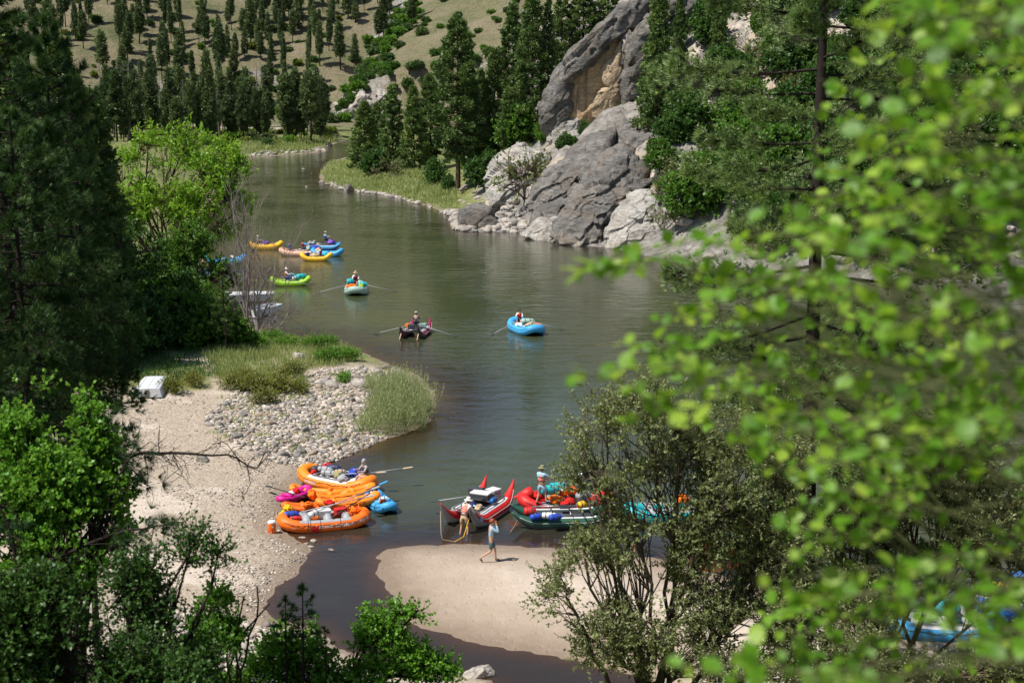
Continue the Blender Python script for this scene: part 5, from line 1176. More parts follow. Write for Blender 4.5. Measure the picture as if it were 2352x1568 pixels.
def raft(name, label, cat, loc, rz, L=4.3, W=1.95, r=0.26, kick=0.22, col='orange', pad='grey', thw=(-0.9, 0.0, 0.9), frame=False, oars=None, group=None, text=None, bcol=None, floor='dgrey', sc=1.0, ex=0.62, ey=0.62, lines=True):
    t = thing(name, label, cat, loc, rz, group); t.scale = (sc,) * 3
    P = raft_path(L, W, r, kick, 48, ex, ey); s = Surf(P, r, True); hull = put('hull_tube', MB().add(s.body(16)).mesh('hull_tube', rub(col)), t)
    A = L / 2 - r * 1.6; B = W / 2 - r * 1.4
    fl = MB(); n = 28; V = [(0, 0, 0.06)] + [(A * math.copysign(abs(cos(6.2832 * i / n)) ** ex, cos(6.2832 * i / n)), B * math.copysign(abs(sin(6.2832 * i / n)) ** ey, sin(6.2832 * i / n)), 0.06 + kick * 0.7 * abs(cos(6.2832 * i / n)) ** 5) for i in range(n)]
    fl.add((V, [(0, i + 1, (i + 1) % n + 1) for i in range(n)])); put('floor', fl.mesh('floor', rub(floor)), t)
    for x in thw:
        put('thwart', MB().add(tube([(x, -(W / 2 - r * 1.1), r + 0.06), (x, 0, r + 0.10), (x, W / 2 - r * 1.1, r + 0.06)], r * 0.72, 12)).mesh('thwart', rub(pad if (pad and L > 3.6) else col)), t)
    m = len(P); q = m / 4
    if pad:
        for c0 in (q, 3 * q): put('chafe_pad', MB().add(s.patch(c0 - q * 0.52, c0 + q * 0.52, R(52), R(128), 0.006)).mesh('chafe_pad', rub(pad)), t)
    for i in (q * 0.42, q * 1.58, q * 2.42, q * 3.58): put('tube_seam', MB().add(s.band(i, 0.12, 0.006)).mesh('tube_seam', rub(bcol or col)), t)
    if lines:
        mb = MB()
        for c0 in (q, 3 * q):
            pts = [s.at(c0 - q * 0.8 + q * 1.6 * i / 16, R(28), 0.02 + 0.03 * (i % 4 in (1, 3)) - 0.02 * (i % 4 == 0)) - Vector((0, 0, 0.05 * (i % 4 == 2))) for i in range(17)]; mb.add(tube(pts, 0.011, 5))
        put('grab_line', mb.mesh('grab_line', M_black), t)
    if frame:
        mb = MB()
        for y in (-W / 2 + r, W / 2 - r): mb.add(tube([(-0.95, y, 2 * r + 0.0), (0.95, y, 2 * r + 0.0)], 0.03, 8))
        for x in (-0.9, -0.1, 0.9): mb.add(tube([(x, -W / 2 + r, 2 * r), (x, W / 2 - r, 2 * r)], 0.03, 8))
        put('rowing_frame', mb.mesh('rowing_frame', M_metal), t)
        put('seat', MB().add(box(0.34, 0.5, 0.07, 0.02, (0.35, 0, 2 * r + 0.10))).mesh('seat', M_black), t)
    for (a, b, bc) in (oars or []): oar(t, a, b, bc)
    if text:
        for (txt, u0, size, ang, side, tcol) in text: lettering(t, s, txt, u0, size, ang, q if side < 0 else 3 * q, tcol)
    return t, s
def text_mesh(txt, size):
    cu = bpy.data.curves.new('t', 'FONT'); cu.body = txt; cu.size = size; cu.align_x = 'CENTER'; cu.align_y = 'CENTER'; cu.offset = size * 0.012; cu.resolution_u = 2
    o = bpy.data.objects.new('t', cu); COL.objects.link(o); dg = bpy.context.evaluated_depsgraph_get(); me = bpy.data.meshes.new_from_object(o.evaluated_get(dg)); V = [tuple(v.co) for v in me.vertices]; F = [tuple(p.vertices) for p in me.polygons]
    bpy.data.objects.remove(o); bpy.data.meshes.remove(me); return V, F
def lettering(parent, s, txt, u0, size, ang, ic, col):
    V, F = text_mesh(txt, size); seg = (s.P[(int(ic) + 1) % len(s.P)] - s.P[int(ic)]).length; rr = s.r[int(ic) % len(s.r)]
    o = put('lettering', MB().add(([tuple(s.at(ic + (x + u0) / seg, ang + y / rr, 0.009)) for x, y, z in V], F)).mesh('lettering', rub(col), False), parent); return o
def cataraft(name, label, loc, rz, L=4.6, W=1.9, r=0.27, rise=0.75, col='red', bottom='grey', gear=True, oars=None, group=None, seat=True, emblem=None, net='dgrey', deckz=0.0):
    t = thing(name, label, 'raft', loc, rz, group); S_ = []
    for sy in (-1, 1):
        P = []; rad = []
        for i in range(29):
            u = -1 + 2 * i / 28; P.append((u * L / 2 * (1 - 0.02), sy * (W / 2 - r), r - 0.09 + rise * max(0, abs(u) - 0.42) ** 2 / 0.336)); rad.append(max(0.018, r * (1 - max(0, (abs(u) - 0.45) / 0.55) ** 1.9 * 0.97)))
        s = Surf(P, rad, False); S_.append(s); tb = put('pontoon', MB().add(s.body(16)).mesh('pontoon', rub(col)), t)
        put('pontoon_bottom', MB().add(s.patch(0.3, 27.7, R(195), R(345), 0.006, 10)).mesh('pontoon_bottom', rub(bottom)), t)
        put('chafe_pad', MB().add(s.patch(5, 23, R(65), R(115), 0.007, 4)).mesh('chafe_pad', M_lgrey), t)
        put('piping', MB().add(tube([s.at(i, R(18 if sy < 0 else 162), 0.012) for i in range(2, 27)], 0.012, 5)).mesh('piping', M_lgrey), t)
        if emblem and sy < 0: put('round_emblem', MB().add(s.patch(3.6, 4.8, R(-20), R(28), 0.009, 5)).mesh('round_emblem', rubber('emblem_blue', (0.35, 0.4, 0.62))), t)
    mb = MB(); z = 2 * r + 0.02
    for y in (-W / 2 + r, W / 2 - r): mb.add(tube([(-1.25, y, z), (1.25, y, z)], 0.03, 8))
    for x in (-1.2, -0.5, 0.3, 1.2): mb.add(tube([(x, -W / 2 + r, z), (x, W / 2 - r, z)], 0.03, 8))
    put('rowing_frame', mb.mesh('rowing_frame', M_metal), t)
    put('deck_net', MB().add(box(2.3, W - 3.2 * r, 0.02, 0, (0, 0, z - 0.16))).mesh('deck_net', clo(net)), t)
    if seat:
        b = put('seat', MB().add(box(0.4, 0.46, 0.06, 0.02, (0.05, 0, z + 0.16))).mesh('seat', M_black), t)
    for (a, b_, bc) in (oars or []): oar(t, a, b_, bc)
    return t, S_
# -- gear: each piece is a thing of its own
def local(t, x, y, z):
    c_, s_ = cos(t.rotation_euler.z), sin(t.rotation_euler.z); k = t.scale.x
    return Vector((t.location.x + (x * c_ - y * s_) * k, t.location.y + (x * s_ + y * c_) * k, t.location.z + z * k))
def dry_bag(label, loc, rz, L, r, col, tilt=0.0, strap='dgrey'):
    t = thing('dry_bag', label, 'dry bag', loc, rz); t.rotation_euler = (0, tilt, rz)
    n = 9; prof = [(0.001, -L / 2)] + [(r * (0.82 + 0.18 * sin(PI * i / (n - 1)) + 0.03 * (i % 2)), -L / 2 + 0.02 + (L * 0.88) * i / (n - 1)) for i in range(n)] + [(r * 0.55, L * 0.46), (r * 0.5, L * 0.5), (0.001, L * 0.51)]
    put('bag_body', MB().add(lathe(prof, 12, (0, 0, r * 0.85), (0, PI / 2, 0))).mesh('bag_body', rub(col)), t)
    put('rolled_end', MB().add(box(0.07, r * 1.5, r * 0.35, 0.02, (L * 0.5, 0, r * 0.9))).mesh('rolled_end', rub(col)), t)
    for x in (-0.22 * L, 0.18 * L): put('strap', MB().add(lathe([(r * 1.035, -0.018), (r * 1.05, 0), (r * 1.035, 0.018)], 12, (x, 0, r * 0.85), (0, PI / 2, 0))).mesh('strap', clo(strap)), t)
    return t
def cooler(label, loc, rz, sx, sy, sz, body, lid, name='cooler', cat='cooler'):
    t = thing(name, label, cat, loc, rz); put('box_body', MB().add(box(sx, sy, sz * 0.8, 0.03, (0, 0, sz * 0.4))).mesh('box_body', rub(body), False), t)
    put('lid', MB().add(box(sx * 1.04, sy * 1.04, sz * 0.2, 0.025, (0, 0, sz * 0.9))).mesh('lid', rub(lid), False), t)
    put('handle', MB().add(tube([(-sx * .25, -sy * .53, sz * .6), (-sx * .2, -sy * .60, sz * .55), (sx * .2, -sy * .60, sz * .55), (sx * .25, -sy * .53, sz * .6)], 0.014, 6)).mesh('handle', M_black), t); return t
def heap(name, label, cat, loc, col, s=0.4, seed=0, flat=0.5, n=5, col2=None):
    """a soft crumpled thing: jacket, tarp, loose bag"""
    rg = np.random.default_rng(seed); t = thing(name, label, cat, loc, rg.uniform(0, 6))
    V0 = ICO4
    V = V0 * (1 + 0.75 * fbm3(V0 * 2.1 + seed, seed, 3)[:, None]) * np.array([s, s * 0.7, s * flat]) + np.array([0, 0, s * flat * 0.6])
    put('fabric', mesh_np('fabric', V, ICO4F, clo(col), None, True), t)
    put('flap', MB().add(xf(box(s * 0.9, s * 0.5, 0.03, 0.01), (0.1 * s, 0.05 * s, s * flat * 1.45), (0.1, 0.15, 0.4))).mesh('flap', clo(col2 or col)), t); return t
_bm = bmesh.new(); bmesh.ops.create_icosphere(_bm, subdivisions=3, radius=1.0); ICO4 = np.array([v.co[:] for v in _bm.verts]); ICO4F = np.array([[v.index for v in f.verts] for f in _bm.faces]); _bm.free()
def rope(label, pts, col, r=0.014, name='rope'):
    o = put(name, MB().add(tube(pts, r, 6)).mesh(name, clo(col) if isinstance(col, str) else col)); return tag(o, label, 'rope')

# ================================================================== people
def skinned(name, verts, edges, mat, parent, sub=1):
    me = bpy.data.meshes.new(name); me.from_pydata([v[0] for v in verts], edges, []); o = bpy.data.objects.new(name, me); COL.objects.link(o)
    bm = bmesh.new(); bm.from_mesh(me); lay = bm.verts.layers.skin.verify(); bm.verts.ensure_lookup_table()
    for i, v in enumerate(verts): bm.verts[i][lay].radius = v[1] if hasattr(v[1], '__len__') else (v[1], v[1]); bm.verts[i][lay].use_root = (i == 0)
    bm.to_mesh(me); bm.free(); m = o.modifiers.new('s', 'SKIN'); m.use_smooth_shade = True; o.modifiers.new('d', 'SUBSURF').levels = sub; o.modifiers['d'].render_levels = sub
    dg = bpy.context.evaluated_depsgraph_get(); dg.update(); res = bpy.data.meshes.new_from_object(o.evaluated_get(dg)); bpy.data.objects.remove(o)
    V = [tuple(v.co) for v in res.vertices]; F = [tuple(p.vertices) for p in res.polygons]; bpy.data.meshes.remove(res); return V, F
def lerp(a, b, t): return tuple(a[i] + (b[i] - a[i]) * t for i in range(3))
def person(label, loc, rz, J, skin=(0.50, 0.27, 0.17), shirt='grey', sleeves=1.0, shorts='dgrey', pants=False, vest=None, hat=None, hatm=None, hair=(0.05, 0.03, 0.02), hood=False, shoes='dgrey', sc=1.0):
    t = thing('person', label, 'person', loc, rz); t.scale = (sc,) * 3
    D = dict(pel=(0, 0, .93), spi=(0, 0, 1.13), che=(0, 0, 1.34), nec=(0, 0, 1.48), hea=(0, .02, 1.60), shL=(-.18, 0, 1.40), elL=(-.24, 0, 1.12), wrL=(-.25, .12, .88), shR=(.18, 0, 1.40), elR=(.24, 0, 1.12), wrR=(.25, .12, .88),
             hiL=(-.09, 0, .88), knL=(-.1, 0, .49), anL=(-.1, 0, .09), hiR=(.09, 0, .88), knR=(.1, 0, .49), anR=(.1, 0, .09), toL=None, toR=None)
    D.update(J)
    for s_ in 'LR':
        if D['to' + s_] is None: a = D['an' + s_]; D['to' + s_] = (a[0], a[1] + .15, a[2] - .055)
    names = ['pel', 'spi', 'che', 'nec', 'hea', 'shL', 'elL', 'wrL', 'paL', 'shR', 'elR', 'wrR', 'paR', 'hiL', 'knL', 'anL', 'toL', 'hiR', 'knR', 'anR', 'toR']
    for s_ in 'LR': D['pa' + s_] = tuple(Vector(D['wr' + s_]) + (Vector(D['wr' + s_]) - Vector(D['el' + s_])).normalized() * .075)
    rad = dict(pel=(.135, .10), spi=(.12, .09), che=(.145, .10), nec=.052, hea=.075, sh=.058, el=.042, wr=.028, pa=.034, hi=.085, kn=.056, an=.038, to=.034)
    ix = {n_: i for i, n_ in enumerate(names)}; vs = [(D[n_], rad.get(n_, rad.get(n_[:2]))) for n_ in names]
    E = [('pel', 'spi'), ('spi', 'che'), ('che', 'nec'), ('nec', 'hea')]
    for s_ in 'LR': E += [('che', 'sh' + s_), ('sh' + s_, 'el' + s_), ('el' + s_, 'wr' + s_), ('wr' + s_, 'pa' + s_), ('pel', 'hi' + s_), ('hi' + s_, 'kn' + s_), ('kn' + s_, 'an' + s_), ('an' + s_, 'to' + s_)]
    mb = MB().add(skinned('body', vs, [(ix[a], ix[b]) for a, b in E], None, t))
    h = Vector(D['hea']); fwd = Vector(D.get('look', (0, 1, -.1))).normalized(); yaw = math.atan2(-fwd.x, fwd.y)
    mb.add(ellip(.078, .098, .122, h + Vector((0, 0, .015)), (0, 0, yaw), 14, 10))
    mb.add(ellip(.014, .028, .022, h + fwd * .098 + Vector((0, 0, -.005)), (0, 0, yaw), 6, 5))
    sd = fwd.cross(Vector((0, 0, 1))).normalized()
    for s_ in (-1, 1): mb.add(ellip(.012, .022, .034, h + sd * .078 * s_, (0, 0, yaw), 6, 5))
    for s_, q in (('L', -1), ('R', 1)):
        w_ = Vector(D['pa' + s_]); d = (w_ - Vector(D['wr' + s_])).normalized(); sx = d.cross(Vector((0, 0, 1))); sx = sx.normalized() if sx.length > .1 else Vector((1, 0, 0)); nn = sx.cross(d)
        for k in range(4): b = w_ + sx * (.024 - .016 * k); l = (.062, .074, .068, .052)[k]; mb.add(tube([b, b + d * l * .5, b + d * l * .85 - nn * l * .35, b + d * l - nn * l * .7], [.0105, .010, .009, .007], 5))
        b = w_ - d * .03 + sx * .03 * q; mb.add(tube([b, b + sx * .03 * q + d * .02, b + sx * .03 * q + d * .05], [.013, .011, .008], 5))
    put('body', mb.mesh('body', plain('skin_%d' % int(skin[0] * 1000), skin, 0.55, 0, 6, 0.08)), t)
    for s_ in (-1, 1): put('eye', MB().add(ellip(.011, .008, .008, h + fwd * .088 + sd * .03 * s_ + Vector((0, 0, .02)), (0, 0, yaw), 6, 5)).mesh('eye', M_black), t)
    put('mouth', MB().add(ellip(.024, .008, .006, h + fwd * .09 + Vector((0, 0, -.05)), (0, 0, yaw), 6, 5)).mesh('mouth', plain('lips', (0.35, 0.12, 0.1))), t)
    # shirt
    vs = [(lerp(D['pel'], D['spi'], .15), (.155, .115)), (D['spi'], (.140, .105)), (D['che'], (.165, .120)), (lerp(D['che'], D['nec'], .75), (.065, .06))]; ed = [(0, 1), (1, 2), (2, 3)]
    for s_ in 'LR':
        k = len(vs); vs += [(D['sh' + s_], .074), (lerp(D['sh' + s_], D['el' + s_], min(1, sleeves * 2)), .056)]; ed += [(2, k), (k, k + 1)]
        if sleeves > .6: vs.append((lerp(D['el' + s_], D['wr' + s_], (sleeves - .5) * 2 * .96), .040)); ed.append((k + 1, k + 2))
    put('shirt', MB().add(skinned('shirt', vs, ed, None, t)).mesh('shirt', clo(shirt)), t)
    vs = [(lerp(D['pel'], D['spi'], .22), (.150, .118)), (lerp(D['pel'], (0, 0, 0), 0), (.150, .118))]; ed = [(0, 1)]
    for s_ in 'LR':
        k = len(vs); vs += [(D['hi' + s_], .108), (lerp(D['hi' + s_], D['kn' + s_], .5), .098), (lerp(D['hi' + s_], D['kn' + s_], .88), .086)]; ed += [(1, k), (k, k + 1), (k + 1, k + 2)]
        if pants: vs += [(D['kn' + s_], .075), (lerp(D['kn' + s_], D['an' + s_], .85), .058)]; ed += [(k + 2, k + 3), (k + 3, k + 4)]
    put('trousers' if pants else 'shorts', MB().add(skinned('shorts', vs, ed, None, t)).mesh('shorts', clo(shorts)), t)
    if vest:
        v = put('life_vest', MB().add(skinned('vest', [(lerp(D['pel'], D['spi'], .55), (.172, .140)), (D['spi'], (.175, .145)), (D['che'], (.190, .155)), (lerp(D['che'], D['nec'], .45), (.15, .12))], [(0, 1), (1, 2), (2, 3)], None, t)).mesh('vest', clo(vest)), t)
        d = (Vector(D['che']) - Vector(D['spi'])).normalized(); 
        for q in (.35, .85):
            c_ = Vector(lerp(D['pel'], D['che'], q)); a_ = tube([c_ + Vector((.182 * cos(a), .152 * sin(a), 0)) for a in np.linspace(0, 6.2832, 17)[:-1]], .015, 5, closed=True); put('belt', MB().add(a_).mesh('belt', M_black), v)
    for s_ in 'LR':
        a, b = Vector(D['an' + s_]), Vector(D['to' + s_]); m_ = (a + b) / 2; put('sandal', MB().add(skinned('shoe', [(tuple(a + Vector((0, -.03, -.045))), (.05, .035)), (tuple(m_ + Vector((0, 0, -.015))), (.052, .035)), (tuple(b + Vector((0, .02, 0))), (.045, .03))], [(0, 1), (1, 2)], None, t)).mesh('sandal', clo(shoes)), t)
    top = h + Vector((0, 0, .03))
    if hood: put('hood', MB().add(ellip(.098, .118, .135, h + Vector((0, 0, .025)) - fwd * .018, (0, 0, yaw), 14, 10)).add(tube([h - Vector((0, 0, .02)) - fwd * .02, Vector(D['nec']) - Vector((0, 0, .03))], [.09, .085], 10)).mesh('hood', clo(shirt)), t)
    else:
        put('hair', MB().add(ellip(.088, .105, .115, h + Vector((0, 0, .035)) - fwd * .016, (0, 0, yaw), 14, 9)).mesh('hair', plain('hair_%d' % int(hair[0] * 1000), hair, 0.7, 0.4, 30, 0.4)), t)
    if hat == 'brim': put('sun_hat', MB().add(lathe([(.19, -.015), (.185, .0), (.102, .012), (.100, .05), (.092, .10), (.06, .125), (0.001, .13)], 18, h + Vector((0, 0, .06)) - fwd * .01, (-.12, 0, yaw))).mesh('sun_hat', hatm), t)
    elif hat == 'cap': put('cap', MB().add(lathe([(.102, 0), (.100, .04), (.07, .09), (.001, .105)], 16, h + Vector((0, 0, .05)))).add(xf(box(.14, .11, .012, .004), h + fwd * .13 + Vector((0, 0, .055)), (0, 0, yaw))).mesh('cap', hatm), t)
    elif hat == 'helmet': put('helmet', MB().add(ellip(.115, .135, .11, h + Vector((0, 0, .065)), (0, 0, yaw), 14, 9)).mesh('helmet', hatm), t)
    return t
def seated(reach=.42, z=0.0, lean=0.05, leg=.42, look=(0, 1, -.1)):
    """sitting on something 0.45 m above the feet, hands forward"""
    return dict(pel=(0, 0, .10), spi=(0, lean * .4, .30), che=(0, lean, .52), nec=(0, lean * 1.2, .66), hea=(0, lean * 1.4 + .02, .78), shL=(-.18, lean, .58), shR=(.18, lean, .58), elL=(-.25, lean + .16, .38), elR=(.25, lean + .16, .38), wrL=(-.22, lean + reach, .42), wrR=(.22, lean + reach, .42),
                hiL=(-.1, .04, .08), hiR=(.1, .04, .08), knL=(-.14, leg, .12), knR=(.14, leg, .12), anL=(-.13, leg + .14, -.26), anR=(.13, leg + .14, -.26), look=look)
# ================================================================== the boats, one by one
M_hatw = cloth('hat_white', (0.70, 0.68, 0.62)); M_hatk = cloth('hat_khaki', (0.22, 0.22, 0.12)); M_hatt = cloth('hat_tan', (0.45, 0.33, 0.2))
def g2(px, py, z=0.0): p = G(px, py, z); return (p.x, p.y, z)
# front orange raft
rf1, s1 = raft('raft', 'large orange raft nearest the beach with white lettering along its side', 'raft', g2(744, 1207), R(15), 4.0, 1.72, 0.26, 0.20, 'orange', 'lgrey' if False else 'grey', (-0.75, 0.15, 0.95), frame=False, text=[('ORANGE TORPEDO TRIPS', 0.62, 0.185, R(8), -1, 'white'), ('~', 0, 0.01, 0, -1, 'white')][:1],
    oars=[((-0.7, -0.25, 0.62), (2.3, 1.35, 1.05), 'grey'), ((-1.0, 0.2, 0.62), (1.9, 0.6, 0.95), 'grey')])
C['lg'] = (0.6, 0.6, 0.6); C['salmon'] = (0.80, 0.24, 0.18)
lettering(rf1, s1, 'or', 1.72, 0.10, R(14), 12, 'white'); lettering(rf1, s1, 'trips', -1.30, 0.09, R(-4), 12, 'lg')
put('side_tag', MB().add(s1.patch(8.6, 10.2, R(-38), R(20), 0.012, 6)).mesh('side_tag', rub('red')), rf1)
for i in (7.6, 8.2, 10.6, 15.5): put('webbing', MB().add(s1.patch(i, i + 0.14, R(-30), R(120), 0.012, 10, 2)).mesh('webbing', M_black), rf1)
dry_bag('blue dry bag in the bow of the front orange raft', local(rf1, -1.35, 0.30, 0.40), R(20), 0.62, 0.15, 'royal')
dry_bag('red dry bag beside the blue one in the front orange raft', local(rf1, -1.2, -0.02, 0.36), R(5), 0.5, 0.10, 'red')
cooler('white cooler in the middle of the front orange raft', local(rf1, 0.05, 0.2, 0.32), R(15), 0.55, 0.42, 0.36, 'white', 'white')
cooler('red box lashed in the stern half of the front orange raft', local(rf1, 0.75, 0.25, 0.40), R(30), 0.5, 0.36, 0.26, 'red', 'red', 'gear_box', 'box')
dry_bag('grey roll tied behind the white cooler', local(rf1, -0.42, -0.1, 0.50), R(60), 0.6, 0.14, 'white', 0, 'dgrey')
heap('life_jacket', 'orange life jacket tangled in straps at the stern of the front raft', 'life jacket', local(rf1, 1.42, 0.0, 0.50), 'orange', 0.30, 3, 0.5, col2='red')
heap('life_jacket', 'orange life jacket on the far tube of the front raft', 'life jacket', local(rf1, 1.2, 0.45, 0.50), 'orange2', 0.26, 4, 0.45, col2='orange')
for j, (x, y, a) in enumerate([(1.0, -0.35, 0.4), (1.35, -0.2, -0.5), (1.5, 0.25, 1.2), (1.15, 0.15, 2.0)]):
    p = local(rf1, x, y, 0.58); q = local(rf1, x + 0.55 * cos(a), y + 0.5 * sin(a), 0.66); rope('orange strap number in the stern tangle of the front raft'.replace(' number', ['', ' crossing over', ' hanging loose', ' pulled tight'][j]), [p, (p + q) / 2 + Vector((0, 0, 0.10)), q], 'orange', 0.02, 'strap')
# drum
p = g2(625, 1226, 0); hz = Hz(p[0], p[1]); dr = thing('water_drum', 'orange drum with a white lid standing on the gravel by the front raft', 'drum', (p[0], p[1], max(hz, 0)))
put('drum_body', MB().add(lathe([(0.001, 0), (0.15, 0), (0.165, 0.03), (0.17, 0.40), (0.16, 0.44), (0.001, 0.445)], 20)).mesh('drum_body', rub('orange')), dr)
put('lid', MB().add(lathe([(0.165, 0.43), (0.172, 0.44), (0.17, 0.50), (0.14, 0.53), (0.001, 0.54)], 20)).mesh('lid', M_white), dr); put('spigot', MB().add(tube([(0, -0.17, 0.08), (0, -0.22, 0.08), (0, -0.22, 0.05)], 0.015, 6)).mesh('spigot', M_white), dr)
put('paper_label', MB().add(([(0.173 * sin(a), -0.173 * cos(a), z) for z in (0.26, 0.34) for a in np.linspace(0.15, 0.65, 5)], [(i, i + 1, i + 6, i + 5) for i in range(4)])).mesh('paper_label', M_white), dr)
# back orange raft
rf2, s2 = raft('raft', 'orange and yellow raft furthest out in the row with a seated man in its stern', 'raft', (*g2(775, 1118)[:2], 0.05), R(-33), 4.35, 1.85, 0.28, 0.30, 'orange2', 'lg', (-0.6, 0.35, 1.1), frame=True, text=[('ORANGE', -0.9, 0.17, R(5), -1, 'white')],
    oars=[((-0.2, -0.6, 0.65), (2.1, 0.35, 0.9), 'tan'), ((0.9, 0.2, 0.62), (2.6, 1.7, 0.85), 'tan')])
for j, (lab, x, y, z, L_, r_, c_, a) in enumerate([('black dry bag with a white patch in the bow of the far orange raft', -1.3, 0.1, .42, .55, .2, 'dgrey', 60), ('grey dry bag lying behind the black one', -0.75, 0.05, .55, .75, .15, 'grey', 10), ('long grey dry bag in the middle of the far orange raft', -0.2, -0.35, .55, .75, .15, 'grey', 20),
     ('blue grey dry bag on the far side of the far orange raft', -0.6, 0.45, .55, .7, .16, 'navy', 15), ('tan dry bag beside the khaki bundle', 0.1, 0.1, .55, .5, .14, 'tan', 40)]):
    dry_bag(lab, local(rf2, x, y, z), R(a - 33), L_, r_, c_)
heap('tarp', 'red tarp folded over the bow of the far orange raft', 'tarp', local(rf2, -1.05, 0.55, 0.55), 'red', 0.38, 11, 0.4)
heap('tarp', 'blue tarp behind the seated man', 'tarp', local(rf2, 0.75, 0.35, 0.55), 'royal', 0.42, 12, 0.45)
heap('bundle', 'khaki mesh bundle in the middle of the far orange raft', 'bundle', local(rf2, 0.35, -0.35, 0.55), 'khaki', 0.30, 13, 0.6)
heap('bundle', 'grey green net bundle near the seated man', 'bundle', local(rf2, 0.75, -0.5, 0.50), 'grey', 0.33, 14, 0.5)
heap('bag', 'small red bag by the black dry bag', 'bag', local(rf2, -1.1, -0.4, 0.5), 'red', 0.2, 15, 0.6)
person('person in grey hood and dark vest seated at the stern of the far orange raft', local(rf2, 1.55, 0.25, 0.58), R(125), seated(.35, lean=.08, look=(0, 1, -.3)), shirt='grey', shorts='pink', vest='dgrey', hood=True)
# inflatable kayaks
def kayak(label, px, py, z, rz, L, W, col, r=0.15, kick=0.22, text=None, tl=1):
    p = g2(px, py); t, s = raft('inflatable_kayak', label, 'kayak', (p[0], p[1], z), R(rz), L, W, r, kick, col, None, (-L * .22, L * .12), floor=col, ex=0.8, ey=0.75, lines=True, text=text); return t, s
k1, _ = kayak('orange inflatable kayak with white lettering pulled beside the far raft', 738, 1142, 0.10, -14, 3.1, 0.95, 'orange2', text=[('ORANGE TORPEDO', -0.5, 0.11, R(15), -1, 'white')])
k2, _ = kayak('orange inflatable kayak lying across the middle of the row', 790, 1152, 0.22, 30, 3.2, 0.95, 'orange2', 0.17)
k3, _ = kayak('orange inflatable kayak wedged between the yellow bags and the front raft', 735, 1174, 0.10, 14, 3.4, 0.95, 'orange', 0.16)
k4, _ = kayak('orange inflatable kayak tilted on top of the others near the blue one', 800, 1170, 0.24, 22, 3.0, 0.9, 'orange2', 0.16)
k5, _ = kayak('magenta inflatable kayak resting on the beach end of the row', 676, 1152, 0.22, 62, 2.3, 0.85, 'magenta', 0.14, 0.12)
k6, _ = kayak('blue inflatable kayak tied at the river end of the row', 873, 1162, 0.0, -66, 3.0, 1.15, 'lblue', 0.2, 0.25)
put('white_seat', MB().add(box(0.5, 0.3, 0.10, 0.03, (0.0, 0, 0.25))).mesh('white_seat', M_white), k5)
for a, b, c_, lab in [((0.2, 0.05, 0.3), (0.5), 'white', 'white roll in the middle of the blue kayak'), ((-0.35, 0, 0.3), .5, 'lblue', 'blue dry bag strapped in the blue kayak'), ((0.55, -0.05, 0.28), .35, 'orange', 'small orange bag in the blue kayak'), ((-0.75, 0.0, 0.3), .4, 'white', 'white roll near the far tip of the blue kayak')]:
    dry_bag(lab, local(k6, *a), R(-66 + 80), b, 0.11, c_)
heap('bag', 'small black bag on the tip of the blue kayak', 'bag', local(k6, -1.1, 0.15, 0.42), 'dgrey', 0.18, 21)
heap('life_jacket', 'yellow life jacket standing at the foot of the magenta kayak', 'life jacket', g2(662, 1172, 0.35), 'yellow', 0.28, 22, 0.6)
heap('life_jacket', 'second yellow life jacket lower on the gravel', 'life jacket', g2(650, 1186, 0.25), 'yellow', 0.24, 23, 0.7)
heap('life_jacket', 'orange life jacket bundled on the middle kayak', 'life jacket', g2(718, 1142, 0.45), 'orange', 0.30, 24, 0.8)
heap('life_jacket', 'orange life jacket at the bow of the third kayak', 'life jacket', g2(708, 1166, 0.35), 'orange', 0.26, 25, 0.7)
heap('bag', 'red bag lying between the kayaks', 'bag', g2(758, 1158, 0.5), 'red', 0.26, 26)
heap('bag', 'black and blue bag on the gravel by the yellow life jackets', 'bag', g2(672, 1190, 0.25), 'navy', 0.24, 27)
heap('life_jacket', 'red life jacket beside the hood end of the kayaks', 'life jacket', g2(680, 1130, 0.45), 'red', 0.24, 28)
rope('black oar shaft lying across the orange kayaks', [g2(762, 1188, 0.55), g2(850, 1132, 0.85)], M_black, 0.025, 'oar_shaft')
pd_ = thing('paddle', 'dark paddle pointing left from the row over the beach', 'paddle', (0, 0, 0)); oar(pd_, g2(700, 1142, 0.55), g2(622, 1118, 0.45), 'dgrey', M_black, 0.45)
pd_ = thing('paddle', 'paddle with a blue blade sticking out over the river', 'paddle', (0, 0, 0)); oar(pd_, g2(840, 1125, 0.6), g2(872, 1112, 0.85), 'lblue', M_black, 0.45)
# red cataraft
ct, cs = cataraft('cataraft', 'red cataraft with pointed upturned tips moored at the sand bar', g2(1099, 1184), R(66), 4.7, 1.95, 0.29, 0.95, 'red', 'grey', emblem=True, oars=[((0.1, 0.5, 0.80), (-0.5, 1.7, 0.62), 'dgrey')])
cooler('white cooler in the middle of the red cataraft', local(ct, 0.55, 0.12, 0.55), R(66 - 90), 0.85, 0.5, 0.38, 'dgrey', 'white')
cooler('open metal box at the far side of the red cataraft', local(ct, 1.15, -0.2, 0.55), R(50), 0.5, 0.5, 0.40, 'grey', 'lg', 'gear_box', 'box')
cooler('black box behind the white cooler in the red cataraft', local(ct, 0.95, 0.55, 0.55), R(66 - 90), 0.6, 0.4, 0.4, 'dgrey', 'dgrey', 'gear_box', 'box')
dry_bag('blue dry bag on the near tube of the red cataraft', local(ct, 0.35, -0.55, 0.58), R(70), 0.45, 0.12, 'blue')
heap('bag', 'black net bag at the back of the red cataraft', 'bag', local(ct, 1.5, 0.2, 0.55), 'dgrey', 0.35, 31)
heap('bundle', 'tan bundle at the near end of the red cataraft', 'bundle', local(ct, -0.55, -0.25, 0.48), 'tan', 0.26, 32)
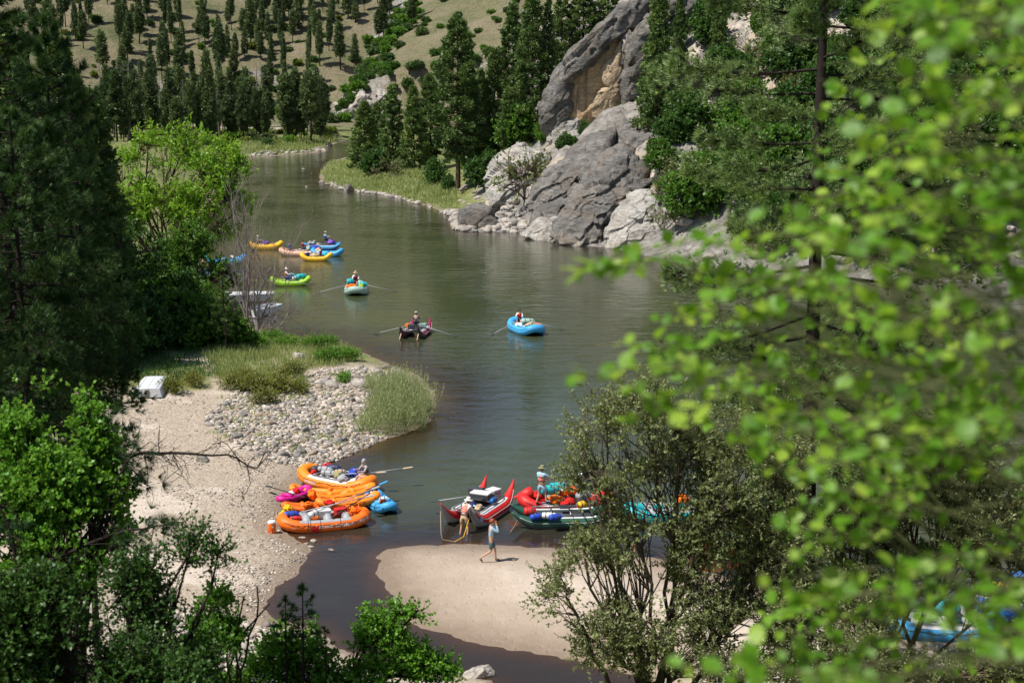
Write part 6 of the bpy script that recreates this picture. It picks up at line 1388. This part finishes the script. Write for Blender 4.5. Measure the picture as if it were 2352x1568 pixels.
heap('bag', 'dark bag beside the tan bundle of the red cataraft', 'bag', local(ct, -0.35, 0.1, 0.48), 'navy', 0.3, 33)
rope('yellow rope running from the red cataraft to the shallows', [local(ct, -2.3, -0.69, 0.75), g2(1065, 1232, 0.2), g2(1043, 1244, 0.03)], 'yellow')
rope('pale rope from the left tip of the red cataraft', [local(ct, -2.3, 0.69, 0.78), g2(1013, 1225, 0.3), g2(1016, 1238, 0.02), g2(1043, 1243, 0.03)], 'tan', 0.012)
person('person in a white sun hat and pink vest bending over the red cataraft', (*g2(1066, 1226)[:2], -0.12), R(-30), dict(pel=(0, -.02, .90), spi=(0, .06, 1.08), che=(0, .20, 1.26), nec=(0, .30, 1.37), hea=(0, .38, 1.46), shL=(-.18, .22, 1.30), shR=(.18, .22, 1.30), elL=(-.22, .34, 1.04), elR=(.24, .36, 1.05), wrL=(-.14, .52, .88), wrR=(.20, .55, .90), knL=(-.14, .04, .48), anL=(-.16, -.06, .09), knR=(.13, .10, .48), anR=(.15, .02, .09), look=(0, .8, -.6)),
       shirt='white', shorts='tan', vest='salmon', hat='brim', hatm=M_hatw)
# the walking person
person('person in pale blue shirt walking over sand with both hands at the face', (*g2(1128, 1303)[:2], Hz(*g2(1128, 1303)[:2])), R(-80), dict(hea=(0, .04, 1.61), shL=(-.17, .02, 1.40), shR=(.17, .02, 1.40), elL=(-.22, .22, 1.28), elR=(.20, .26, 1.25), wrL=(-.10, .17, 1.50), wrR=(.10, .20, 1.52), hiL=(-.09, 0, .88), knL=(-.1, .17, .50), anL=(-.1, .20, .09), hiR=(.09, 0, .88), knR=(.1, -.02, .47), anR=(.1, -.42, .24), toR=(.1, -.38, .06)),
       shirt='sky', shorts='slate', hat='cap', hatm=cloth('cap_red', (0.35, 0.08, 0.04)), sleeves=1.0, shoes='dgrey', hair=(0.12, 0.04, 0.02)) if C.update(sky=(0.33, 0.50, 0.62), slate=(0.07, 0.12, 0.14)) is None else None
# green cataraft with red raft
gt, gs = cataraft('cataraft', 'dark green cataraft with blue bags moored right of the red one', g2(1292, 1200), R(4), 4.6, 1.8, 0.27, 0.55, 'green', 'dgrey', net='dgrey')
rt_, _ = raft('raft', 'red raft loaded with bags half hidden by the olive tree', 'raft', g2(1300, 1168), R(6), 4.4, 1.8, 0.27, 0.35, 'red', 'grey', (-0.7, 0.3), frame=True)
put('raised_bow', MB().add(xf(lathe([(0.02, 0), (0.10, 0.25), (0.24, 0.55), (0.30, 0.85), (0.001, 0.95)], 14), (-2.35, 0.1, 0.55), (0, R(75), 0))).mesh('raised_bow', rub('red')), rt_)
for lab, (x, y), z, L_, r_, c_, a in [('teal dry bag on top of the red raft', (1262, 1148), .75, .9, .22, 'teal', 20), ('second teal dry bag behind the first on the red raft', (1280, 1142), .8, .7, .2, 'teal', 15), ('orange dry bag on the red raft between blue ones', (1312, 1150), .8, .55, .2, 'orange', -20), ('blue dry bag left of the orange one on the red raft', (1298, 1140), .85, .5, .18, 'blue', 20), ('blue dry bag right of the orange one on the red raft', (1328, 1147), .8, .6, .18, 'navy', 0),
       ('coiled red dry bag at the bow of the green cataraft', (1217, 1182), .45, .5, .20, 'red', 5), ('royal blue dry bag on the green cataraft', (1233, 1192), .45, .6, .14, 'royal', 25), ('white and blue dry bag on the green cataraft', (1262, 1192), .5, .65, .14, 'white', -10), ('blue dry bag beside the white one on the green cataraft', (1275, 1196), .5, .55, .15, 'royal', 20), ('yellow dry bag on the near side of the red raft', (1337, 1172), .6, .4, .16, 'yellow', 30), ('grey duffel on the red raft under the orange bag', (1340, 1158), .7, .7, .2, 'grey', 30)]:
    dry_bag(lab, (*g2(x, y + 8, 0.3)[:2], z), R(a), L_, r_, c_)
cooler('white cooler at the top of the load on the red raft', (*g2(1326, 1147)[:2], 0.95), R(5), 0.45, 0.35, 0.3, 'white', 'white'); cooler('white cooler with an orange rim in the middle of the red raft', (*g2(1296, 1166)[:2], 0.6), R(-15), 0.5, 0.4, 0.3, 'orange', 'white')
heap('life_jacket', 'red life jacket thrown on the red raft beside the standing person', 'life jacket', (*g2(1235, 1170)[:2], 0.55), 'red', 0.36, 41); heap('net', 'orange red cargo net over the middle of the red raft', 'net', (*g2(1275, 1176)[:2], 0.5), 'orange', 0.5, 42, 0.3); heap('net', 'orange red cargo net hanging over the near tube of the red raft', 'net', (*g2(1305, 1178)[:2], 0.45), 'red', 0.45, 43, 0.3)
person('person in khaki hat and pink life vest standing on the red raft', (*g2(1243, 1184)[:2], 0.50), R(-35), dict(spi=(0, .02, 1.13), che=(0, .05, 1.34), nec=(0, .06, 1.48), hea=(0, .08, 1.60), elR=(.34, .22, 1.22), wrR=(.42, .46, 1.12), elL=(-.20, .20, 1.16), wrL=(-.02, .38, 1.08), knL=(-.14, .06, .50), anL=(-.22, -.06, .09), knR=(.16, .12, .52), anR=(.2, .10, .16)), shirt='sky', shorts='sky', vest='salmon', hat='brim', hatm=M_hatk, sleeves=.5)
rope('yellow green rope dangling from the bow of the green cataraft', [g2(1190, 1192, 0.3), g2(1181, 1208, 0.1), g2(1172, 1222, 0.02)], 'khaki', 0.012)
# craft behind the olive tree
r_, _ = raft('raft', 'orange raft glimpsed through the olive tree at the edge of the sand bar', 'raft', g2(1700, 1262), R(20), 4.3, 1.9, col='orange', frame=True); heap('bag', 'blue bag on the raft glimpsed through the olive tree', 'bag', local(r_, -0.5, 0, .6), 'lblue', 0.4, 51); heap('bag', 'red bag on the raft glimpsed through the olive tree', 'bag', local(r_, 0.5, 0, .6), 'orange', 0.4, 52)
r_, _ = raft('raft', 'teal raft glimpsed at the top of the gap in the olive tree', 'raft', g2(1540, 1185), R(10), 4.3, 1.9, col='teal', frame=True); heap('bag', 'orange bag on the teal raft behind the olive tree', 'bag', local(r_, 0.5, 0, .6), 'orange', 0.4, 53)
person('person in an orange life vest behind the olive tree on the sand', (*g2(1455, 1280)[:2], 0.1), R(60), {}, shirt='white', shorts='navy', vest='orange', hat='cap', hatm=M_hatw)
r_, _ = raft('raft', 'blue raft beached at the lower right behind the leaves', 'raft', (*g2(2165, 1462)[:2], 0.12), R(-4), 4.2, 1.9, 0.3, 0.3, 'lblue', 'lg', frame=True); dry_bag('teal dry bag on the blue raft at the lower right', local(r_, 0.2, 0.4, 0.6), 0.3, 0.9, 0.26, 'teal'); cooler('white box on the blue raft at the lower right', local(r_, 0.9, 0.4, 0.6), 0.3, 0.5, 0.4, 0.5, 'white', 'white')
heap('bag', 'orange bag at the left end of the lower right blue raft', 'bag', local(r_, -1.4, 0, .6), 'orange', 0.3, 54)
r_, _ = raft('raft', 'grey blue raft behind the beached blue one at the far right', 'raft', (*g2(2310, 1400)[:2], 0.1), R(50), 4.2, 1.9, 0.3, 0.3, 'blue', 'lg', frame=True); dry_bag('yellow dry bag on the far right raft', local(r_, -0.2, 0.3, 0.6), 0.3, 0.9, 0.2, 'yellow')
# rafts out on the river
def oars2(W, x=0.0, ax=-0.4, d=1.9, z=0.62, c_='dgrey', tipz=0.12):
    return [((x, s_ * (W / 2 - 0.75), z + .12), (x + ax, s_ * (W / 2 + d), tipz), c_) for s_ in (-1, 1)]
t_, _ = cataraft('cataraft', 'maroon cataraft rowed away in mid river with pink straps', g2(955, 769), R(80), 4.2, 1.9, 0.28, 0.8, 'maroon', 'dgrey', oars=oars2(2.1, 0.1, -0.3, 1.7))
person('rower in a white hat and dark green shirt on the maroon cataraft', local(t_, 0.1, -0.0, 0.80), R(-10), seated(look=(0, 1, 0)), shirt='slate', shorts='navy', hat='cap', hatm=M_hatw); cooler('black box on the near end of the maroon cataraft', local(t_, -0.9, 0.1, .6), R(-10), 0.5, 0.35, 0.35, 'dgrey', 'dgrey', 'gear_box', 'box'); heap('bag', 'orange and white bag left of the maroon cataraft rower', 'bag', local(t_, 0.0, 0.6, .62), 'orange', 0.28, 61); cooler('pale box right of the maroon cataraft rower', local(t_, 0.2, -0.5, .6), R(-10), 0.5, 0.4, 0.25, 'mint', 'mint', 'gear_box', 'box')
for y in (0.5, -0.5): rope('pink strap trailing from the %s side of the maroon cataraft' % ('left' if y > 0 else 'right'), [local(t_, -1.3, y * 1.2, .62), local(t_, -1.9, y * 1.3, .35), local(t_, -2.3, y * 1.3, 0.03)], 'pink', 0.035, 'strap')
t_, _ = raft('raft', 'blue raft rowed in mid river right of the maroon cataraft', 'raft', g2(1208, 762), R(-68), 4.4, 2.1, 0.30, 0.35, 'lblue', None, (0.4,), True, oars2(2.25, -0.7, 0.9, 1.5, c_='dgrey'))
person('rower in a red vest and dark cap on the blue mid river raft', local(t_, -1.0, -0.1, 0.68), R(180 - 8), seated(), shirt='white', shorts='navy', vest='red', hat='cap', hatm=M_black); dry_bag('mint coloured roll across the blue mid river raft', local(t_, 0.1, 0.1, .6), R(10), 1.0, .24, 'mint'); heap('net', 'tan cargo net over the load of the blue mid river raft', 'net', local(t_, 0.7, 0.1, .5), 'tan', 0.6, 62, 0.35); heap('bag', 'orange bag at the right of the blue mid river raft', 'bag', local(t_, 0.6, 0.75, .5), 'orange', 0.25, 63); heap('net', 'pale net load at the left of the blue mid river raft', 'net', local(t_, 0.0, -0.6, .5), 'white', 0.35, 64, 0.4)
t_, _ = raft('raft', 'pale green raft coming bow first down mid river with oars out', 'raft', g2(818, 672), R(-84), 4.5, 2.1, 0.3, 0.35, 'mint', 'grey', (0.6,), True, oars2(2.1, -0.5, 0.4, 2.1, c_='dgrey'))
person('rower with a tan hat and dark red vest on the pale green raft', local(t_, -0.7, 0, 0.75), R(180), seated(), shirt='white', shorts='maroon', vest='maroon', hat='brim', hatm=M_hatt, sc=1.15); dry_bag('teal dry bag left of the pale green raft rower', local(t_, 0.0, -0.5, .75), 0.2, .6, .28, 'teal'); dry_bag('teal and white dry bag right of the pale green raft rower', local(t_, 0.5, 0.6, .6), 0.1, .8, .24, 'teal'); heap('bag', 'bright orange load on the bow of the pale green raft', 'bag', local(t_, 1.0, -0.35, .6), 'orange', 0.5, 65, 0.4); heap('bag', 'lime green bag on the bow of the pale green raft', 'bag', local(t_, 1.1, 0.45, .6), 'lime', 0.3, 66, 0.7)
t_, _ = raft('raft', 'lime green raft with teal bags close to the dead bush', 'raft', g2(668, 655), R(8), 4.6, 2.0, 0.31, 0.5, 'lime', None, (-0.6, 0.4), True, [((0.0, -0.5, .7), (1.9, -1.3, 0.2), 'dgrey'), ((-0.3, 0.5, .7), (-1.8, 1.5, 0.3), 'dgrey')], sc=0.82)
person('rower in a cream hat and orange vest on the lime green raft', local(t_, -0.55, 0.1, 0.72), R(-80), seated(), shirt='white', shorts='navy', vest='orange', hat='brim', hatm=M_hatw, sc=1.1); dry_bag('navy dry bag in the middle of the lime green raft', local(t_, -0.1, -0.2, .6), 0.2, .9, .25, 'navy'); dry_bag('teal dry bag at the bow of the lime green raft', local(t_, 1.2, 0, .7), 0.6, .9, .26, 'teal'); dry_bag('teal dry bag behind the navy one on the lime green raft', local(t_, 0.1, 0.4, .85), 0.2, .7, .2, 'teal'); dry_bag('white duffel on the lime green raft', local(t_, 0.4, -0.1, .6), 1.0, .7, .2, 'white')
t_, _ = raft('raft', 'yellow raft in the far cluster closest to the viewer', 'raft', g2(727, 598), R(-2), 4.3, 1.9, 0.3, 0.55, 'yellow', None, (-0.5, 0.5), True, sc=0.8)
person('person with a maroon vest sitting in the yellow raft', local(t_, 0.6, 0.1, 0.62), R(80), seated(), shirt='white', shorts='navy', vest='maroon'); heap('net', 'yellow and tan cargo net in the yellow raft', 'net', local(t_, -0.2, 0.1, .5), 'tan', 0.7, 67, 0.35); heap('bag', 'dark teal bag at the bow of the yellow raft', 'bag', local(t_, 1.2, 0.2, .5), 'teal', 0.3, 68, 0.8); heap('bag', 'grey bag at the left of the yellow raft', 'bag', local(t_, -1.2, 0.2, .5), 'navy', 0.3, 69, 0.8)
t_, _ = cataraft('cataraft', 'light blue cataraft at the back of the far cluster', g2(740, 573), R(9), 4.2, 1.8, 0.30, 0.55, 'lblue', 'blue')
person('person in a blue shirt sitting high on the light blue cataraft', local(t_, 0.3, 0.2, 0.95), R(-60), seated(), shirt='sky', shorts='navy', vest='blue', hat='cap', hatm=M_hatw, sc=1.1); heap('net', 'maroon and purple load on the light blue cataraft', 'net', local(t_, 1.0, 0.1, .6), 'purple', 0.7, 70, 0.45); heap('bundle', 'grey brown bundle at the left of the light blue cataraft', 'bundle', local(t_, -1.1, 0.1, .6), 'grey', 0.7, 71, 0.35)
t_, _ = raft('raft', 'pale pink raft in the far cluster left of the yellow one', 'raft', g2(690, 586), R(-4), 4.6, 1.9, 0.28, 0.35, 'pink', None, (-0.5, 0.6), True)
person('person in a blue vest at the left of the pale pink raft', local(t_, -1.2, 0, 0.55), R(-80), seated(), shirt='navy', shorts='navy', vest='royal'); person('person in dark red in the middle of the pale pink raft', local(t_, 0.2, 0.1, 0.6), R(-80), seated(), shirt='maroon', shorts='navy', sc=1.1); dry_bag('royal blue dry bag on the right half of the pale pink raft', local(t_, 1.5, 0.2, .6), 0.0, 1.2, .24, 'royal'); heap('bag', 'mint coloured bag in the pale pink raft', 'bag', local(t_, 0.9, 0, .6), 'mint', 0.35, 72, 0.8)
t_, _ = raft('raft', 'pale blue raft glimpsed right behind the yellow raft', 'raft', g2(752, 588), R(-8), 3.6, 1.7, 0.27, 0.4, 'lblue', None, (0,), False)
t_, _ = raft('raft', 'yellow raft half hidden by the dead bush', 'raft', g2(610, 572), R(8), 4.0, 1.8, 0.3, 0.4, 'yellow', None, (0,), True); heap('bag', 'purple bag in the raft hidden by the dead bush', 'bag', local(t_, 0, 0, .5), 'purple', 0.45, 73, 0.6); person('person sitting in the yellow raft behind the dead bush', local(t_, -0.9, 0, 0.6), R(-90), seated(), shirt='grey', shorts='navy', hat='cap', hatm=M_hatw)
t_, _ = raft('raft', 'blue raft near the bank behind the leafy tree', 'raft', g2(520, 606), R(20), 4.3, 1.9, 0.3, 0.4, 'lblue', None, (0,), True); heap('bag', 'pale bag in the blue raft near the bank', 'bag', local(t_, 0.6, 0, .5), 'white', 0.35, 74, 0.6)
# aluminium boats
def jon_boat(label, loc, rz, L, W, H, mat, upside, tilt=0.0, cat='boat'):
    t = thing('flat_bottom_boat', label, cat, loc, rz); hull = MB(); n = 13; V = []; F = []
    for i in range(n):
        u = i / (n - 1); x = -L / 2 + L * u; w_ = W / 2 * (1 - 0.30 * max(0, (u - 0.5) / 0.5) ** 2); b = 0.06 + (0.30 * H / 0.5) * max(0, (u - 0.72) / 0.28) ** 2
        sec = [(-w_, H), (-w_ * 0.97, H * 0.86), (-w_ * 0.86, b + 0.06), (-w_ * 0.80, b), (0, b - 0.015), (w_ * 0.80, b), (w_ * 0.86, b + 0.06), (w_ * 0.97, H * 0.86), (w_, H)]
        V += [(x, y, z) for y, z in sec]
    m = 9
    for i in range(n - 1):
        for k in range(m - 1): F.append((i * m + k, i * m + k + 1, (i + 1) * m + k + 1, (i + 1) * m + k))
    fl = Matrix.Translation((0, 0, H)) @ Matrix.Rotation(PI, 4, 'X') if upside else Matrix.Identity(4)
    T = lambda VF: ([tuple(fl @ Vector(p)) for p in VF[0]], VF[1])
    o = put('hull', MB().add(T((V, F))).mesh('hull', mat), t); md = o.modifiers.new('thick', 'SOLIDIFY'); md.thickness = 0.02
    put('transom', MB().add(T(([V[k] for k in range(m)], [tuple(range(m))]))).mesh('transom', mat, False), t).modifiers.new('thick', 'SOLIDIFY').thickness = 0.02
    put('bow_plate', MB().add(T(([V[(n - 1) * m + k] for k in range(m)], [tuple(range(m))]))).mesh('bow_plate', mat, False), t).modifiers.new('thick', 'SOLIDIFY').thickness = 0.02
    put('gunwale', MB().add(T(tube([V[i * m] for i in range(n)], 0.025, 6))).add(T(tube([V[i * m + 8] for i in range(n)], 0.025, 6))).mesh('gunwale', mat), t)
    for y in (-0.3, 0.0, 0.3): put('keel_rib', MB().add(T(box(L * 0.72, 0.03, 0.03, 0.006, (-L * 0.10, y * W, 0.04)))).mesh('keel_rib', mat, False), t)
    put('transom_block', MB().add(T(box(0.04, 0.26, H * 0.7, 0.01, (-L / 2 - 0.03, 0, H * 0.60)))).mesh('transom_block', plain('grey_wood', (0.20, 0.18, 0.15), 0.9, 0.3)), t)
    if not upside:
        for x in (-1.2, 0.2, 1.2): put('bench', MB().add(box(0.3, W * 0.9, 0.05, 0.01, (x, 0, H * 0.7))).mesh('bench', mat, False), t)
    return t
M_alu = plain('white_boat_paint', (0.62, 0.64, 0.66), 0.45, 0.1, 4, 0.15)
a = hit(338, 915); b = hit(322, 876); a = Vector(a[:3]); dv = Vector((-0.42, 4.4, 0)); c_ = a + dv / 2
jon_boat('white flat bottomed boat lying upside down on the sand under the dark trees', (c_.x, c_.y, Hz(c_.x, c_.y) + 0.02), math.atan2(dv.y, dv.x), 4.4, 1.65, 0.55, M_alu, True)
jon_boat('white boat afloat behind the trunk of the dead bush', g2(562, 692), R(8), 5.0, 1.7, 0.7, M_alu, False); jon_boat('pale grey boat nearer the viewer behind the dead bush', g2(606, 722), R(60), 3.6, 1.5, 0.65, M_alu, False)
# driftwood and small marks of the shore
rope('bleached stick lying on the wet sand', [g2(1042, 1257, .06), g2(1050, 1262, .06), g2(1056, 1266, .05)], M_dead, 0.02, 'driftwood')
rope('bleached stick lying in the shallows beside the olive tree', [g2(1290, 1248, .03), g2(1310, 1240, .05)], M_dead, 0.02, 'driftwood')
rockpx(762, 1264, 12, BS[1], 'orange tan stone under the shallow water', 0.3, 0.8, 'stone', 'stone')
rockpx(928, 1449, 8, BS[1], 'pinkish stone at the edge of the slough', 0.5, 0.3, 'stone', 'stone')
for i, (x, y, r) in enumerate([(712, 1232, 9), (722, 1243, 8), (738, 1236, 10), (733, 1249, 7), (700, 1240, 6), (690, 1212, 7)]):
    h = hit(x - 18, y + 8)
    if h: rock(BS[[3, 1, 4, 3, 1, 4][i]], (h[0], h[1], h[2] + 0.02), r * mpp(h[1]), i, 'pale flat stone at the water under the hull of the front raft', 'stones by the front raft', 0.5, 'stone', 'beach_stone')


# ------------------------------------------------------------------ on the crag
for px, py, k, sc, lab in [(1345, 318, 1, 0.9, 'dark green shrub in the notch above the crag'), (1452, 300, 0, 1.3, 'bright green shrub right of the hollow face'), (1500, 340, 1, 1.3, 'green shrub on the shoulder right of the crag'), (1362, 395, 0, 0.6, 'small bright green shrub growing on the face of the crag'), (1420, 270, 0, 0.9, 'green shrub hanging at the foot of the tan edge'),
    (1300, 345, 1, 0.9, 'low shrub along the top edge of the crag'), (1535, 420, 0, 1.2, 'bright shrub above the pale slab by the water'), (1325, 420, 2, 0.7, 'sparse grey shrub in a fissure of the crag'), (1395, 365, 2, 0.8, 'sparse shrub on a ledge of the crag'), (1575, 470, 1, 1.2, 'dark shrub right of the pale slab by the water')]:
    Yc = 199 - max(0, (py - 290)) * 0.135 - 3.0; p = AT(px, py, Yc); bush_thing('crag_shrub', lab, _b[k], p, px * 0.3, sc * 0.8, 'shrubs on the crag')

# ------------------------------------------------------------------ tell look-alikes apart by size and place in their group
BASE = {'pines scattered over the far hillside': 'pine on the far dry hillside', 'pines in the stand on the far flat': 'dark pine in the far riverside stand', 'shrubs along the far gully': 'green gully shrub between the far slopes',
 'shrubs dotted on the tan slope': 'round shrub dotted on the tan slope', 'shrubs on the far hillside': 'low shrub among the hillside pines', 'shrubs at the foot of the far pines': 'yellow green shrub below the far pines',
 'shrubs on the rocky slope': 'leafy shrub on the right rocky slope', 'cobbles on the river point': 'cobble in the stony point field', 'stones along the right bank': 'pale stone along the right bank waterline', 'stones along the far bank': 'stone along the far bank',
 'tumbled blocks on the right slope': 'tumbled block on the right rocky slope', 'dead grey trunks on the far flat': 'bare grey dead trunk among far pines'}
grp = {}
for o in COL.objects:
    if o.parent is None and o.get('group') in BASE: grp.setdefault(o['group'], []).append(o)
for gname, os_ in grp.items():
    def rank(f):
        v = np.array([f(o) for o in os_]); r = np.empty(len(v)); r[np.argsort(v)] = np.arange(len(v)); return r / len(v)
    ra = rank(lambda o: o.location.x / o.location.y); rb = rank(lambda o: o.location.y); rc = rank(lambda o: o.scale[0])
    for o, a_, b_, c_ in zip(os_, ra, rb, rc):
        o['label'] = ' '.join([['small', 'medium sized', 'large'][int(c_ * 3)], BASE[gname], ['at far left', 'left of middle', 'in the middle', 'right of middle', 'at far right'][int(a_ * 5)] + ',', ['nearest row', 'middle row', 'farthest row'][int(b_ * 3)]])
